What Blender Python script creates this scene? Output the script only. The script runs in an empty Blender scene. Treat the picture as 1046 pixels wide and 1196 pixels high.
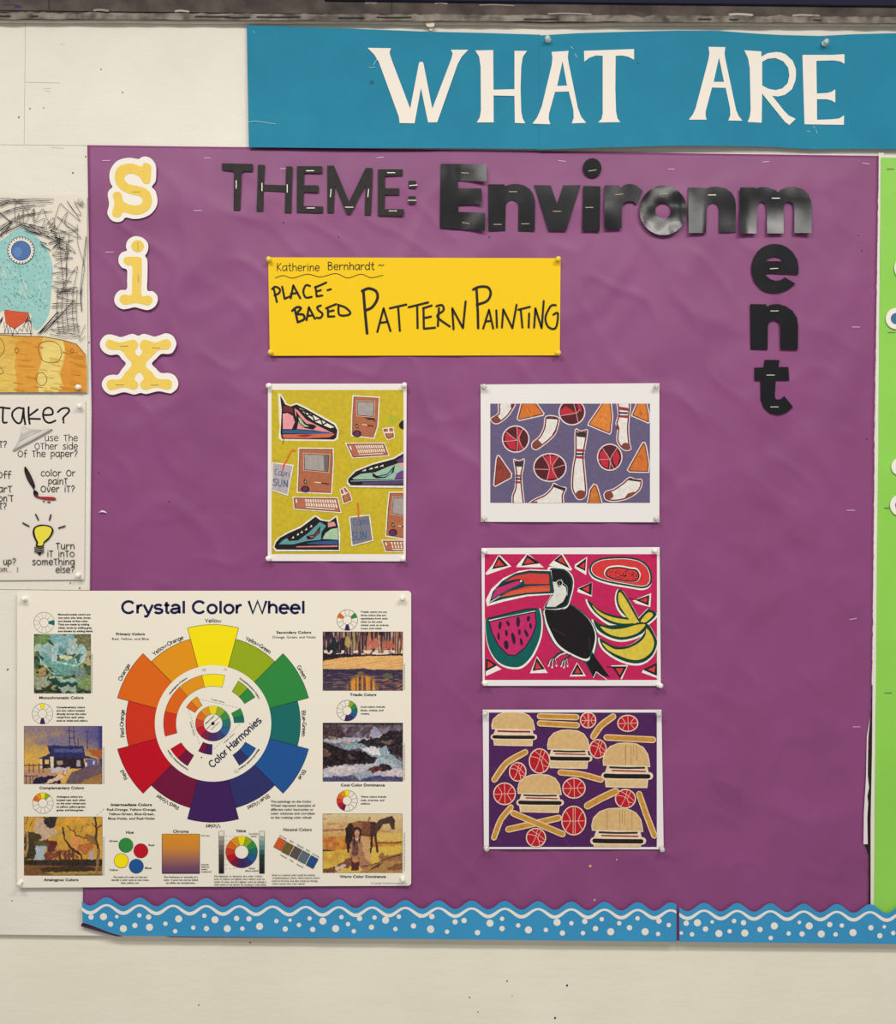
import bpy, bmesh, math, random
import numpy as np
from mathutils import Vector, Matrix
from mathutils.geometry import tessellate_polygon
from mathutils import noise as mnoise

# ------------------------------------------------------------------ camera, world, lights
SC = bpy.context.scene
COL = SC.collection
W, H = 1046.0, 1196.0
S = 0.00134            # metres of wall per photo pixel
D = 1.60               # camera distance from the board
TH = math.radians(0.62)
ZC = 1.50              # camera height
cam_d = bpy.data.cameras.new('camera')
cam = bpy.data.objects.new('camera', cam_d)
COL.objects.link(cam)
cam_d.sensor_fit = 'HORIZONTAL'
cam_d.sensor_width = 36.0
cam_d.lens = 36.0 * D / (W * S)
cam_d.clip_start = 0.05
c_, s_ = math.cos(TH), math.sin(TH)
cam.matrix_world = Matrix(((c_, -s_, 0, 0), (0, 0, -1, -D), (s_, c_, 0, ZC), (0, 0, 0, 1)))
SC.camera = cam

world = bpy.data.worlds.new('room_light')
SC.world = world
world.use_nodes = True
world.node_tree.nodes['Background'].inputs['Color'].default_value = (1.0, 0.975, 0.93, 1)
world.node_tree.nodes['Background'].inputs['Strength'].default_value = 0.37


def area(name, loc, sx, sy, power, rot=(0, 0, 0), col=(1.0, 0.965, 0.90)):
    d = bpy.data.lights.new(name, 'AREA')
    d.shape = 'RECTANGLE'
    d.size, d.size_y = sx, sy
    d.energy = power
    d.color = col
    o = bpy.data.objects.new(name, d)
    COL.objects.link(o)
    o.location = loc
    o.rotation_euler = rot
    return o


area('ceiling_lamp', (-0.75, -1.62, 2.95), 1.20, 0.30, 31.5)
area('ceiling_lamp', (0.85, -1.62, 2.95), 1.20, 0.30, 31.5)
area('ceiling_lamp', (-0.75, -2.22, 2.95), 1.20, 0.30, 14)
area('ceiling_lamp', (0.85, -2.22, 2.95), 1.20, 0.30, 14)

SC.view_settings.view_transform = 'Standard'
SC.view_settings.look = 'None'
SC.view_settings.gamma = 1.0
SC.view_settings.use_curve_mapping = False
SC.view_settings.exposure = 0.0

# ------------------------------------------------------------------ helpers


def lin(c):
    r = []
    for v in c[:3]:
        v = min(max(v / 255.0, 0.0), 1.0)
        r.append(v / 12.92 if v <= 0.04045 else ((v + 0.055) / 1.055) ** 2.4)
    return r


def lin_np(a):
    a = np.clip(a / 255.0, 0, 1)
    return np.where(a <= 0.04045, a / 12.92, ((a + 0.055) / 1.055) ** 2.4)


def place(px, py, d=0.0):
    """where the photo pixel's sight line meets the plane d metres in front of the board"""
    k = (D - d) / D
    dx, dy = (px - W / 2) * S * k, (py - H / 2) * S * k
    return Vector((dx * c_ + dy * s_, -d, ZC - (-dx * s_ + dy * c_)))


def smooth(pts, n=6, closed=True):
    out = []
    N = len(pts)
    rng = range(N) if closed else range(N - 1)
    for i in rng:
        if closed:
            p0, p1, p2, p3 = pts[i - 1], pts[i], pts[(i + 1) % N], pts[(i + 2) % N]
        else:
            p0, p1, p2, p3 = pts[max(i - 1, 0)], pts[i], pts[i + 1], pts[min(i + 2, N - 1)]
        for j in range(n):
            t = j / n
            q = []
            for a in (0, 1):
                q.append(0.5 * (2 * p1[a] + (p2[a] - p0[a]) * t + (2 * p0[a] - 5 * p1[a] + 4 * p2[a] - p3[a]) * t * t
                                + (3 * p1[a] - p0[a] - 3 * p2[a] + p3[a]) * t ** 3))
            out.append(tuple(q))
    if not closed:
        out.append(tuple(pts[-1]))
    return out


def inset(pts, d):
    """shrink a closed outline by d (grow for negative d)"""
    N = len(pts)
    A = sum(pts[i][0] * pts[(i + 1) % N][1] - pts[(i + 1) % N][0] * pts[i][1] for i in range(N))
    sg = 1 if A > 0 else -1
    out = []
    for i in range(N):
        p, a, b = pts[i], pts[i - 1], pts[(i + 1) % N]
        n1 = (-(p[1] - a[1]), p[0] - a[0])
        n2 = (-(b[1] - p[1]), b[0] - p[0])
        l1 = math.hypot(*n1) or 1
        l2 = math.hypot(*n2) or 1
        n1 = (n1[0] / l1, n1[1] / l1)
        n2 = (n2[0] / l2, n2[1] / l2)
        m = (n1[0] + n2[0], n1[1] + n2[1])
        lm = math.hypot(*m) or 1
        m = (m[0] / lm, m[1] / lm)
        k = d / max(0.45, m[0] * n1[0] + m[1] * n1[1])
        out.append((p[0] + sg * m[0] * k, p[1] + sg * m[1] * k))
    return out


def ellipse(cx, cy, rx, ry, n=28, rot=0.0):
    cr, sr = math.cos(rot), math.sin(rot)
    return [(cx + rx * math.cos(a) * cr - ry * math.sin(a) * sr, cy + rx * math.cos(a) * sr + ry * math.sin(a) * cr)
            for a in [2 * math.pi * i / n for i in range(n)]]


def T(ox, oy, s):
    """survey notes were taken in enlarged details of the board: detail -> photo frame"""
    return lambda pts: [(ox + x / s, oy + y / s) for x, y in pts]


def tess(pts, holes=()):
    loops = [[Vector((p[0], p[1], 0)) for p in pts]] + [[Vector((p[0], p[1], 0)) for p in h] for h in holes]
    flat = [v for l in loops for v in l]
    return [[(flat[i].x, flat[i].y) for i in t] for t in tessellate_polygon(loops)]


def clip_poly(poly, box):
    x0, y0, x1, y1 = box
    for ax, lim, sg in ((0, x0, 1), (0, x1, -1), (1, y0, 1), (1, y1, -1)):
        out = []
        n = len(poly)
        for i in range(n):
            a, b = poly[i], poly[(i + 1) % n]
            da, db = sg * (a[ax] - lim), sg * (b[ax] - lim)
            if da >= 0:
                out.append(a)
            if (da > 0 > db) or (da < 0 < db):
                t = da / (da - db)
                out.append((a[0] + (b[0] - a[0]) * t, a[1] + (b[1] - a[1]) * t))
        poly = out
        if len(poly) < 3:
            return []
    return poly


# ------------------------------------------------------------------ materials
def new_mat(name):
    m = bpy.data.materials.new(name)
    m.use_nodes = True
    nt = m.node_tree
    return m, nt, nt.nodes['Principled BSDF']


def node(nt, typ, **kw):
    n = nt.nodes.new(typ)
    for k, v in kw.items():
        setattr(n, k, v)
    return n


def pos(nt):
    return node(nt, 'ShaderNodeNewGeometry').outputs['Position']


def add_bump(nt, b, scale, strength, dist=0.001, detail=4, stretch=None):
    co = pos(nt)
    if stretch:
        mp = node(nt, 'ShaderNodeMapping')
        mp.inputs['Scale'].default_value = stretch
        nt.links.new(co, mp.inputs['Vector'])
        co = mp.outputs['Vector']
    t = node(nt, 'ShaderNodeTexNoise')
    t.inputs['Scale'].default_value = scale
    t.inputs['Detail'].default_value = detail
    nt.links.new(co, t.inputs['Vector'])
    bp = node(nt, 'ShaderNodeBump')
    bp.inputs['Strength'].default_value = strength
    bp.inputs['Distance'].default_value = dist
    nt.links.new(t.outputs['Fac'], bp.inputs['Height'])
    prev = b.inputs['Normal'].links
    if prev:
        nt.links.new(prev[0].from_socket, bp.inputs['Normal'])
    nt.links.new(bp.outputs['Normal'], b.inputs['Normal'])
    return t


def solid(name, rgb, rough=0.6, spec=0.4, mottled=None, bump=None, metal=0.0, clear=0.0):
    m, nt, b = new_mat(name)
    c = lin(rgb)
    b.inputs['Base Color'].default_value = (*c, 1)
    b.inputs['Roughness'].default_value = rough
    b.inputs['Specular IOR Level'].default_value = spec
    b.inputs['Metallic'].default_value = metal
    if clear:
        b.inputs['Transmission Weight'].default_value = clear
    if mottled:
        rgb2, sc, det = mottled
        t = node(nt, 'ShaderNodeTexNoise')
        t.inputs['Scale'].default_value = sc
        t.inputs['Detail'].default_value = det
        nt.links.new(pos(nt), t.inputs['Vector'])
        r = node(nt, 'ShaderNodeValToRGB')
        r.color_ramp.elements[0].color = (*c, 1)
        r.color_ramp.elements[1].color = (*lin(rgb2), 1)
        r.color_ramp.elements[0].position = 0.35
        r.color_ramp.elements[1].position = 0.68
        nt.links.new(t.outputs['Fac'], r.inputs['Fac'])
        nt.links.new(r.outputs['Color'], b.inputs['Base Color'])
    if bump:
        for bb in (bump if isinstance(bump, list) else [bump]):
            add_bump(nt, b, *bb)
    return m


def print_mat(name, rough, brush=0.0, spec=0.4, scale=220, stretch=(1, 1, 1)):
    """ink or paint: colour comes from the mesh colour attribute, brushed unevenly"""
    m, nt, b = new_mat(name)
    at = node(nt, 'ShaderNodeAttribute', attribute_name='ink')
    b.inputs['Roughness'].default_value = rough
    b.inputs['Specular IOR Level'].default_value = spec
    src = at.outputs['Color']
    if brush:
        mp = node(nt, 'ShaderNodeMapping')
        mp.inputs['Scale'].default_value = stretch
        nt.links.new(pos(nt), mp.inputs['Vector'])
        t = node(nt, 'ShaderNodeTexNoise')
        t.inputs['Scale'].default_value = scale
        t.inputs['Detail'].default_value = 5
        nt.links.new(mp.outputs['Vector'], t.inputs['Vector'])
        mr = node(nt, 'ShaderNodeMapRange')
        mr.inputs['From Min'].default_value = 0.3
        mr.inputs['From Max'].default_value = 0.7
        mr.inputs['To Min'].default_value = 1 - brush
        mr.inputs['To Max'].default_value = 1 + brush
        nt.links.new(t.outputs['Fac'], mr.inputs['Value'])
        mx = node(nt, 'ShaderNodeVectorMath', operation='SCALE')
        nt.links.new(src, mx.inputs[0])
        nt.links.new(mr.outputs['Result'], mx.inputs['Scale'])
        src = mx.outputs['Vector']
    nt.links.new(src, b.inputs['Base Color'])
    return m


M = {}
M['print'] = print_mat('printed_paper', 0.55, spec=0.22)
M['gloss'] = print_mat('laminated_print', 0.34, spec=0.25)
M['paint'] = print_mat('brushed_paint_print', 0.42, brush=0.10, spec=0.22, scale=160)
M['marker'] = print_mat('marker_and_ink', 0.6, brush=0.09, scale=90, stretch=(1, 1, 3.5))
M['wall'] = solid('cream_wall_paint', (233, 228, 217), 0.5, 0.3, ((225, 219, 207), 6, 5),
                  [(260, 0.35, 0.0012, 3), (45, 0.25, 0.002, 3, (0.6, 1, 1.6))])
M['wall_low'] = solid('cream_plaster_paint', (236, 230, 213), 0.55, 0.3, ((229, 223, 204), 5, 5),
                      [(170, 0.22, 0.0012, 4), (30, 0.25, 0.003, 4, (0.35, 1, 1.5))])
M['purple'] = solid('purple_bulletin_paper', (137, 67, 121), 0.5, 0.5, ((129, 61, 113), 9, 4), [(700, 0.06, 0.0003, 2)])
_m = M['purple']
_nt = _m.node_tree
_b = _nt.nodes['Principled BSDF']
_src = _b.inputs['Base Color'].links[0].from_socket
_c = place(849, 925, 0.0)
_sub = node(_nt, 'ShaderNodeVectorMath', operation='SUBTRACT')
_sub.inputs[1].default_value = (_c.x, 0, _c.z)
_nt.links.new(pos(_nt), _sub.inputs[0])
_rot = node(_nt, 'ShaderNodeVectorRotate', rotation_type='Y_AXIS')
_rot.inputs['Angle'].default_value = math.radians(-35)
_nt.links.new(_sub.outputs['Vector'], _rot.inputs['Vector'])
_mul = node(_nt, 'ShaderNodeVectorMath', operation='MULTIPLY')
_mul.inputs[1].default_value = (1 / 0.034, 0, 1 / 0.016)
_nt.links.new(_rot.outputs['Vector'], _mul.inputs[0])
_len = node(_nt, 'ShaderNodeVectorMath', operation='LENGTH')
_nt.links.new(_mul.outputs['Vector'], _len.inputs[0])
_tn = node(_nt, 'ShaderNodeTexNoise')
_tn.inputs['Scale'].default_value = 45
_tn.inputs['Detail'].default_value = 3
_nt.links.new(pos(_nt), _tn.inputs['Vector'])
_ad = node(_nt, 'ShaderNodeMath', operation='MULTIPLY_ADD')
_nt.links.new(_tn.outputs['Fac'], _ad.inputs[0])
_ad.inputs[1].default_value = 1.6
_nt.links.new(_len.outputs['Value'], _ad.inputs[2])
_mr = node(_nt, 'ShaderNodeMapRange')
_mr.inputs['From Min'].default_value = 1.6
_mr.inputs['From Max'].default_value = 1.78
_mr.inputs['To Min'].default_value = 0.90
_mr.inputs['To Max'].default_value = 1.0
_nt.links.new(_ad.outputs['Value'], _mr.inputs['Value'])
_sc = node(_nt, 'ShaderNodeVectorMath', operation='SCALE')
_nt.links.new(_src, _sc.inputs[0])
_nt.links.new(_mr.outputs['Result'], _sc.inputs['Scale'])
_nt.links.new(_sc.outputs['Vector'], _b.inputs['Base Color'])
M['purple_tear'] = solid('torn_paper_edge', (226, 216, 220), 0.8, 0.2)
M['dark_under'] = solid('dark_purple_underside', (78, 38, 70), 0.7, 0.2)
M['green'] = solid('green_bulletin_paper', (143, 209, 82), 0.5, 0.4, ((138, 203, 76), 8, 3), [(20, 0.15, 0.004, 3)])
M['teal'] = solid('teal_banner_paper', (26, 130, 162), 0.6, 0.2, ((22, 124, 156), 14, 4), [(18, 0.12, 0.004, 2)])
M['cream'] = solid('cream_letter_paper', (237, 229, 218), 0.6, 0.3)
M['dull_black'] = solid('dull_black_card', (52, 51, 49), 0.8, 0.15, ((57, 55, 53), 120, 3))
M['gloss_black'] = solid('glossy_black_card', (14, 14, 20), 0.2, 0.42, ((16, 16, 23), 60, 3), [(90, 0.03, 0.0015, 3)])
M['steel'] = solid('staple_steel', (205, 200, 192), 0.35, 0.5, metal=0.35)
M['staple_dull'] = solid('staple_dull', (150, 140, 110), 0.45, 0.5, metal=0.3)
M['staple_purple'] = solid('staple_over_purple', (214, 178, 208), 0.45, 0.5)
M['pin_white'] = solid('white_plastic', (240, 234, 228), 0.3, 0.5)
M['pin_yellow'] = solid('yellow_plastic', (236, 204, 62), 0.32, 0.5)
M['pin_clear'] = solid('clear_plastic', (244, 241, 236), 0.2, 0.5, clear=0.45)
M['ledge'] = solid('stained_concrete', (96, 85, 78), 0.75, 0.25, ((62, 54, 52), 26, 8), [(90, 0.6, 0.003, 6)])
M['caulk'] = solid('grimy_caulk', (146, 136, 126), 0.7, 0.3, ((66, 60, 56), 44, 8), [(80, 0.7, 0.004, 6, (0.35, 1, 1.4))])
M['navy'] = solid('navy_strip', (14, 17, 46), 0.6, 0.2)
M['cable'] = solid('cream_painted_cable', (218, 208, 192), 0.45, 0.4, ((204, 194, 178), 30, 5))
M['six_white'] = solid('white_card', (238, 232, 224), 0.55, 0.35)
M['six_yellow'] = solid('straw_yellow_card', (236, 203, 92), 0.6, 0.3, ((232, 197, 84), 200, 2))
M['ring_blue'] = solid('slate_blue_card', (62, 108, 146), 0.55, 0.3)

# ------------------------------------------------------------------ object helpers


def tag(o, label=None, cat=None, group=None, kind=None):
    if label:
        o['label'] = label
    if cat:
        o['category'] = cat
    if group:
        o['group'] = group
    if kind:
        o['kind'] = kind
    return o


def link(name, me, loc=(0, 0, 0), parent=None):
    o = bpy.data.objects.new(name, me)
    COL.objects.link(o)
    o.location = loc
    if parent is not None:
        o.parent = parent
    return o


def empty(name, loc):
    o = bpy.data.objects.new(name, None)
    o.empty_display_size = 0.02
    COL.objects.link(o)
    o.location = loc
    return o


def from_bm(name, bm, mats, loc=(0, 0, 0), parent=None, smooth_shade=False):
    me = bpy.data.meshes.new(name)
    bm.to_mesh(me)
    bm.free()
    for m in (mats if isinstance(mats, (list, tuple)) else [mats]):
        me.materials.append(m)
    if smooth_shade:
        me.polygons.foreach_set('use_smooth', [True] * len(me.polygons))
    return link(name, me, loc, parent)


def rel(px, py, o, d):
    """photo pixel -> point relative to origin o, in the plane d in front of the board"""
    return place(px, py, d) - o


def slab(name, pts, d_front, thick, mat, origin=None, parent=None, holes=(), wave=None, cell=None, bev=0.0):
    """cut sheet: outline pts (photo frame) as a closed solid whose front lies d_front before the board.
    wave(px,py) adds to the distance from the board; cell = spacing of the inner cuts that let it bend."""
    if origin is None:
        cx = sum(p[0] for p in pts) / len(pts)
        cy = sum(p[1] for p in pts) / len(pts)
        origin = place(cx, cy, d_front)
    bm = bmesh.new()
    idx = {}

    def vert(p):
        k = (round(p[0], 4), round(p[1], 4))
        if k not in idx:
            idx[k] = bm.verts.new((p[0], 0, -p[1]))
        return idx[k]
    for t in tess(pts, holes):
        try:
            vs = [vert(p) for p in t]
            if len(set(vs)) == 3:
                bm.faces.new(vs)
        except ValueError:
            pass
    if cell:
        xs = [p[0] for p in pts]
        ys = [p[1] for p in pts]
        v = min(xs) + cell
        while v < max(xs):
            bmesh.ops.bisect_plane(bm, geom=bm.verts[:] + bm.edges[:] + bm.faces[:], plane_co=(v, 0, 0), plane_no=(1, 0, 0))
            v += cell
        v = min(ys) + cell
        while v < max(ys):
            bmesh.ops.bisect_plane(bm, geom=bm.verts[:] + bm.edges[:] + bm.faces[:], plane_co=(0, 0, -v), plane_no=(0, 0, 1))
            v += cell
        bmesh.ops.remove_doubles(bm, verts=bm.verts, dist=1e-4)
    bm.normal_update()
    for f in bm.faces:
        if f.normal.y > 0:
            f.normal_flip()
    front = bm.faces[:]
    r = bmesh.ops.extrude_face_region(bm, geom=front)
    back = [g for g in r['geom'] if isinstance(g, bmesh.types.BMVert)]
    bset = set(back)
    for v in bm.verts:
        px, py = v.co.x, -v.co.z
        dd = d_front + (wave(px, py) if wave else 0.0)
        if v in bset:
            dd -= thick
        v.co = rel(px, py, origin, dd)
    bmesh.ops.recalc_face_normals(bm, faces=bm.faces)
    sm = bool(wave)
    o = from_bm(name, bm, mat, origin if parent is None else (0, 0, 0), parent, False)
    if sm:
        for p in o.data.polygons:
            p.use_smooth = abs(p.normal.y) > 0.5
        for e in o.data.edges:
            pass
        try:
            o.data.set_sharp_from_angle(angle=math.radians(40))
        except Exception:
            pass
    return o, origin


class Art:
    """ink laid on a sheet: every mark is a thin film a few microns above the one before it"""
    STEP = 4e-6

    def __init__(self, name, origin, d, mat, parent):
        self.name, self.o, self.d, self.mat, self.parent = name, origin, d, mat, parent
        self.v, self.f, self.c = [], [], []
        self.clip = None
        self.n = 0

    def _face(self, poly, col, d):
        if self.clip:
            poly = clip_poly(list(poly), self.clip)
            if len(poly) < 3:
                return
        b = len(self.v)
        for p in poly:
            self.v.append(rel(p[0], p[1], self.o, d))
        self.f.append(list(range(b, b + len(poly))))
        self.c.append([col] * len(poly))

    def _next(self):
        self.n += 1
        return self.d + self.n * self.STEP

    def poly(self, pts, c, holes=()):
        d, col = self._next(), lin(c)
        for t in tess(pts, holes):
            self._face(t, col, d)

    def curve(self, pts, c, n=5):
        self.poly(smooth(pts, n), c)

    def rect(self, x0, y0, x1, y1, c):
        self.poly([(x0, y0), (x1, y0), (x1, y1), (x0, y1)], c)

    def ell(self, cx, cy, rx, ry, c, n=28, rot=0):
        self.poly(ellipse(cx, cy, rx, ry, n, rot), c)

    def line(self, pts, w, c, sm=False, closed=False, caps=True):
        if sm:
            pts = smooth(pts, 5, closed)
        q = [tuple(pts[0])]
        for p in pts[1:]:
            if math.hypot(p[0] - q[-1][0], p[1] - q[-1][1]) > 1e-3:
                q.append(tuple(p))
        if closed:
            q.append(q[0])
        if len(q) < 2:
            return
        d, col = self._next(), lin(c)
        n = len(q)
        dr = []
        for i in range(n - 1):
            dx, dy = q[i + 1][0] - q[i][0], q[i + 1][1] - q[i][1]
            L = math.hypot(dx, dy)
            dr.append((dx / L, dy / L))
        # one offset pair per joint; sharp corners get a round joint instead of a mitre
        ends = []
        for i in range(n):
            u = dr[i - 1] if i > 0 else (dr[-1] if closed else None)
            v = dr[i] if i < n - 1 else (dr[0] if closed else None)
            if u and v and u[0] * v[0] + u[1] * v[1] > 0.25:
                m = (-(u[1] + v[1]), u[0] + v[0])
                lm = math.hypot(*m)
                m = (m[0] / lm, m[1] / lm)
                k = w / 2 / (m[0] * -v[1] + m[1] * v[0])
                o_ = (m[0] * k, m[1] * k)
                ends.append((o_, o_, False))
            else:
                e0 = (-u[1] * w / 2, u[0] * w / 2) if u else None
                e1 = (-v[1] * w / 2, v[0] * w / 2) if v else None
                ends.append((e0, e1, True))
        for i in range(n - 1):
            A, B = q[i], q[i + 1]
            a_, b_ = ends[i][1], ends[i + 1][0]
            self._face([(A[0] + a_[0], A[1] + a_[1]), (B[0] + b_[0], B[1] + b_[1]), (B[0] - b_[0], B[1] - b_[1]), (A[0] - a_[0], A[1] - a_[1])], col, d)
        for i in range(n):
            if ends[i][2] and (caps or 0 < i < n - 1):
                self.n += 1
                self._face(ellipse(q[i][0], q[i][1], w / 2, w / 2, 10), col, self.d + self.n * self.STEP)

    def dash(self, a, b, w, c, dl, gap):
        L = math.hypot(b[0] - a[0], b[1] - a[1])
        t = 0
        while t < L:
            e = min(t + dl, L)
            self.line([(a[0] + (b[0] - a[0]) * t / L, a[1] + (b[1] - a[1]) * t / L),
                       (a[0] + (b[0] - a[0]) * e / L, a[1] + (b[1] - a[1]) * e / L)], w, c, caps=False)
            t += dl + gap

    def wedge(self, cx, cy, r0, r1, a0, a1, c, edge=None, ew=0.5):
        n = max(3, int(abs(a1 - a0) / 4))
        an = [math.radians(a0 + (a1 - a0) * i / n) for i in range(n + 1)]
        p = [(cx + r1 * math.cos(a), cy - r1 * math.sin(a)) for a in an] + [(cx + r0 * math.cos(a), cy - r0 * math.sin(a)) for a in an[::-1]]
        self.poly(p, c)
        if edge:
            self.line(p, ew, edge, closed=True, caps=False)

    def ring(self, cx, cy, r, w, c, n=36):
        self.poly(ellipse(cx, cy, r + w / 2, r + w / 2, n), c, [ellipse(cx, cy, r - w / 2, r - w / 2, n)])

    def grad(self, x0, y0, x1, y1, stops):
        d = self._next()
        for (t0, c0), (t1, c1) in zip(stops[:-1], stops[1:]):
            b = len(self.v)
            ya, yb = y0 + (y1 - y0) * t0, y0 + (y1 - y0) * t1
            for p in ((x0, ya), (x1, ya), (x1, yb), (x0, yb)):
                self.v.append(rel(p[0], p[1], self.o, d))
            self.f.append([b, b + 1, b + 2, b + 3])
            self.c.append([lin(c0), lin(c0), lin(c1), lin(c1)])

    def glyphs(self, s, bold):
        key = (s, bold)
        if key in Art.cache:
            return Art.cache[key]
        cu = bpy.data.curves.new('t', 'FONT')
        cu.body = s
        cu.size = 1.0
        cu.resolution_u = 3
        cu.offset = bold
        ob = bpy.data.objects.new('t', cu)
        COL.objects.link(ob)
        dg = bpy.context.evaluated_depsgraph_get()
        dg.update()
        me = ob.evaluated_get(dg).to_mesh()
        vs = [(v.co.x, v.co.y) for v in me.vertices]
        fs = [tuple(p.vertices) for p in me.polygons]
        bpy.data.objects.remove(ob)
        bpy.data.curves.remove(cu)
        Art.cache[key] = (vs, fs)
        return vs, fs

    def text(self, s, x0, x1, base, cap, c, bold=0.0, rot=0.0, arc=None):
        """printed words between x0 and x1 on the line `base`, capitals `cap` high"""
        vs, fs = self.glyphs(s, bold)
        if not vs:
            return
        k = cap / 0.728
        a, b = min(v[0] for v in vs), max(v[0] for v in vs)
        kx = (x1 - x0) / (b - a) if x1 is not None else k
        col, d = lin(c), self._next()
        cr, sr = math.cos(rot), math.sin(rot)
        out = []
        for x, y in vs:
            X, Y = (x - a) * kx, y * k
            if arc:
                cx, cy, r, th = arc
                L = (b - a) * kx
                an = math.radians(th) - (X - L / 2) / r
                out.append((cx + (r + Y) * math.cos(an), cy - (r + Y) * math.sin(an)))
            else:
                out.append((x0 + X * cr - Y * sr, base - Y * cr - X * sr))
        for f in fs:
            self._face([out[i] for i in f], col, d)

    def para(self, lines, x0, ws, y0, dy, cap, c, bold=0.02, center=None):
        for i, s in enumerate(lines):
            w = ws[i] if isinstance(ws, (list, tuple)) else ws
            a = x0 if center is None else center - w / 2
            self.text(s, a, a + w, y0 + i * dy, cap, c, bold)

    def raster(self, x0, y0, x1, y1, arr):
        ny, nx = arr.shape[:2]
        L = lin_np(arr)
        d = self._next()
        P00, P10, P01 = rel(x0, y0, self.o, d), rel(x1, y0, self.o, d), rel(x0, y1, self.o, d)
        ux, uy = (P10 - P00) / nx, (P01 - P00) / ny
        b = len(self.v)
        for j in range(ny + 1):
            for i in range(nx + 1):
                self.v.append(P00 + ux * i + uy * j)
        for j in range(ny):
            for i in range(nx):
                a = b + j * (nx + 1) + i
                self.f.append([a, a + 1, a + nx + 2, a + nx + 1])
                self.c.append([list(L[j, i])] * 4)

    def build(self):
        me = bpy.data.meshes.new(self.name)
        me.from_pydata([tuple(v) for v in self.v], [], self.f)
        at = me.color_attributes.new('ink', 'FLOAT_COLOR', 'CORNER')
        flat = []
        for cs in self.c:
            for col in cs:
                flat += [col[0], col[1], col[2], 1.0]
        at.data.foreach_set('color', flat)
        me.materials.append(M[self.mat])
        # every film faces the room
        bm = bmesh.new()
        bm.from_mesh(me)
        bm.normal_update()
        fl = [f for f in bm.faces if f.normal.y > 0]
        bmesh.ops.reverse_faces(bm, faces=fl)
        bm.to_mesh(me)
        bm.free()
        return link(self.name, me, (0, 0, 0), self.parent)


Art.cache = {}


def sheet(name, pts, d, rgb, label, cat, mat_rough=0.5, wave=None, cell=None, thick=0.0004, group=None, bump=None):
    m = solid(name + '_paper', rgb, mat_rough, 0.22, None, bump)
    o, org = slab(name, pts, d, thick, m, wave=wave, cell=cell)
    tag(o, label, cat, group)
    return o, org


def staple_bm(bm, o, px, py, L, ang, d, w=0.75, dep=0.0007):
    ca, sa = math.cos(ang), math.sin(ang)
    bm2 = bmesh.new()
    bmesh.ops.create_cube(bm2, size=1)
    for v in bm2.verts:
        x, z = v.co.x * L, v.co.z * w
        # the wire's ends bend back into the board
        v.co = rel(px + x * ca - z * sa, py + x * sa + z * ca, o, d + v.co.y * -dep)
    me = bpy.data.meshes.new('tmp')
    bm2.to_mesh(me)
    bm2.free()
    bm.from_mesh(me)
    bpy.data.meshes.remove(me)


def staple(parent, o, px, py, L=8.6, ang=0.0, d=0.0, mat='steel', w=0.95):
    bm = bmesh.new()
    staple_bm(bm, o, px, py, L, ang, d, w)
    for s in (-1, 1):
        staple_bm(bm, o, px + s * L / 2 * math.cos(ang), py + s * L / 2 * math.sin(ang), w, ang, d - 0.0006, w, 0.0016)
    bmesh.ops.recalc_face_normals(bm, faces=bm.faces)
    return from_bm('staple', bm, M[mat], (0, 0, 0), parent)


# ------------------------------------------------------------------ the setting
def wallbox(name, x0, y0, x1, y1, d_front, d_back, mat, kind='structure', bevel=0.0008, xref=100, yref=600):
    """board-true box: heights are read off the photo along x = xref, widths along y = yref"""
    k = D / (D - d_front)
    ua, ub = place(x0, yref, d_front).x, place(x1, yref, d_front).x
    va, vb = place(xref, y0, d_front).z, place(xref, y1, d_front).z
    org = Vector(((ua + ub) / 2, -d_front, (va + vb) / 2))
    bm = bmesh.new()
    bmesh.ops.create_cube(bm, size=1)
    for v in bm.verts:
        v.co = Vector((v.co.x * (ub - ua), (d_front - d_back) / 2 + v.co.y * (d_front - d_back), v.co.z * (va - vb)))
    if bevel:
        bmesh.ops.bevel(bm, geom=bm.edges[:], offset=bevel, segments=2, affect='EDGES')
    bmesh.ops.recalc_face_normals(bm, faces=bm.faces)
    o = from_bm(name, bm, mat, org)
    if kind:
        o['kind'] = kind
    return o


BOT = 1092.8     # lower edge of the board at the left
low = wallbox('wall_back', -500, 900, 1550, 1700, -0.008, -0.05, M['wall_low'], bevel=0)
wallbox('wall_upper', -500, 170.3, 1550, 689.5, 0.0, -0.02, M['wall'], bevel=0.0003)
wallbox('wall_upper', -500, 689.9, 1550, BOT, 0.0, -0.02, M['wall'], bevel=0.0003)
wallbox('wall_upper', 23.6, 0, 1550, 170.0, 0.0, -0.02, M['wall'], bevel=0.0003)
wallbox('wall_upper', -500, 0, 23.3, 170.0, 0.0, -0.02, M['wall'], bevel=0.0003)
# dark ledge over the board, its ragged caulk, the navy strip on it
wallbox('trim_1', -500, -260, 1550, 19, 0.012, -0.03, M['ledge'], bevel=0.002, xref=523)
wallbox('trim_2', 372, -60, 1550, 1.5, 0.016, -0.02, M['navy'], bevel=0.001, xref=523)


def ragged_strip(name, ya, yb, amp, d, mat, seed, x0=-200, x1=1250):
    rnd = random.Random(seed)
    top, bot = [], []
    x = x0
    while x <= x1:
        f = (x - W / 2) * math.tan(TH)
        top.append((x, ya + f * 0.45 + amp * (mnoise.noise(Vector((x * 0.05, seed, 0))) + 0.7 * mnoise.noise(Vector((x * 0.25, seed, 3))))))
        bot.append((x, yb + f * 0.45 + amp * 0.5 * mnoise.noise(Vector((x * 0.04, seed, 9)))))
        x += 5
    o, _ = slab(name, top + bot[::-1], d, d + 0.002, mat, wave=lambda px, py: 0.0012 * mnoise.noise(Vector((px * 0.06, py * 0.2, seed))), cell=12)
    o['kind'] = 'structure'
    return o


ragged_strip('trim_3', 17, 24.5, 2.2, 0.014, M['caulk'], 3)

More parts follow.
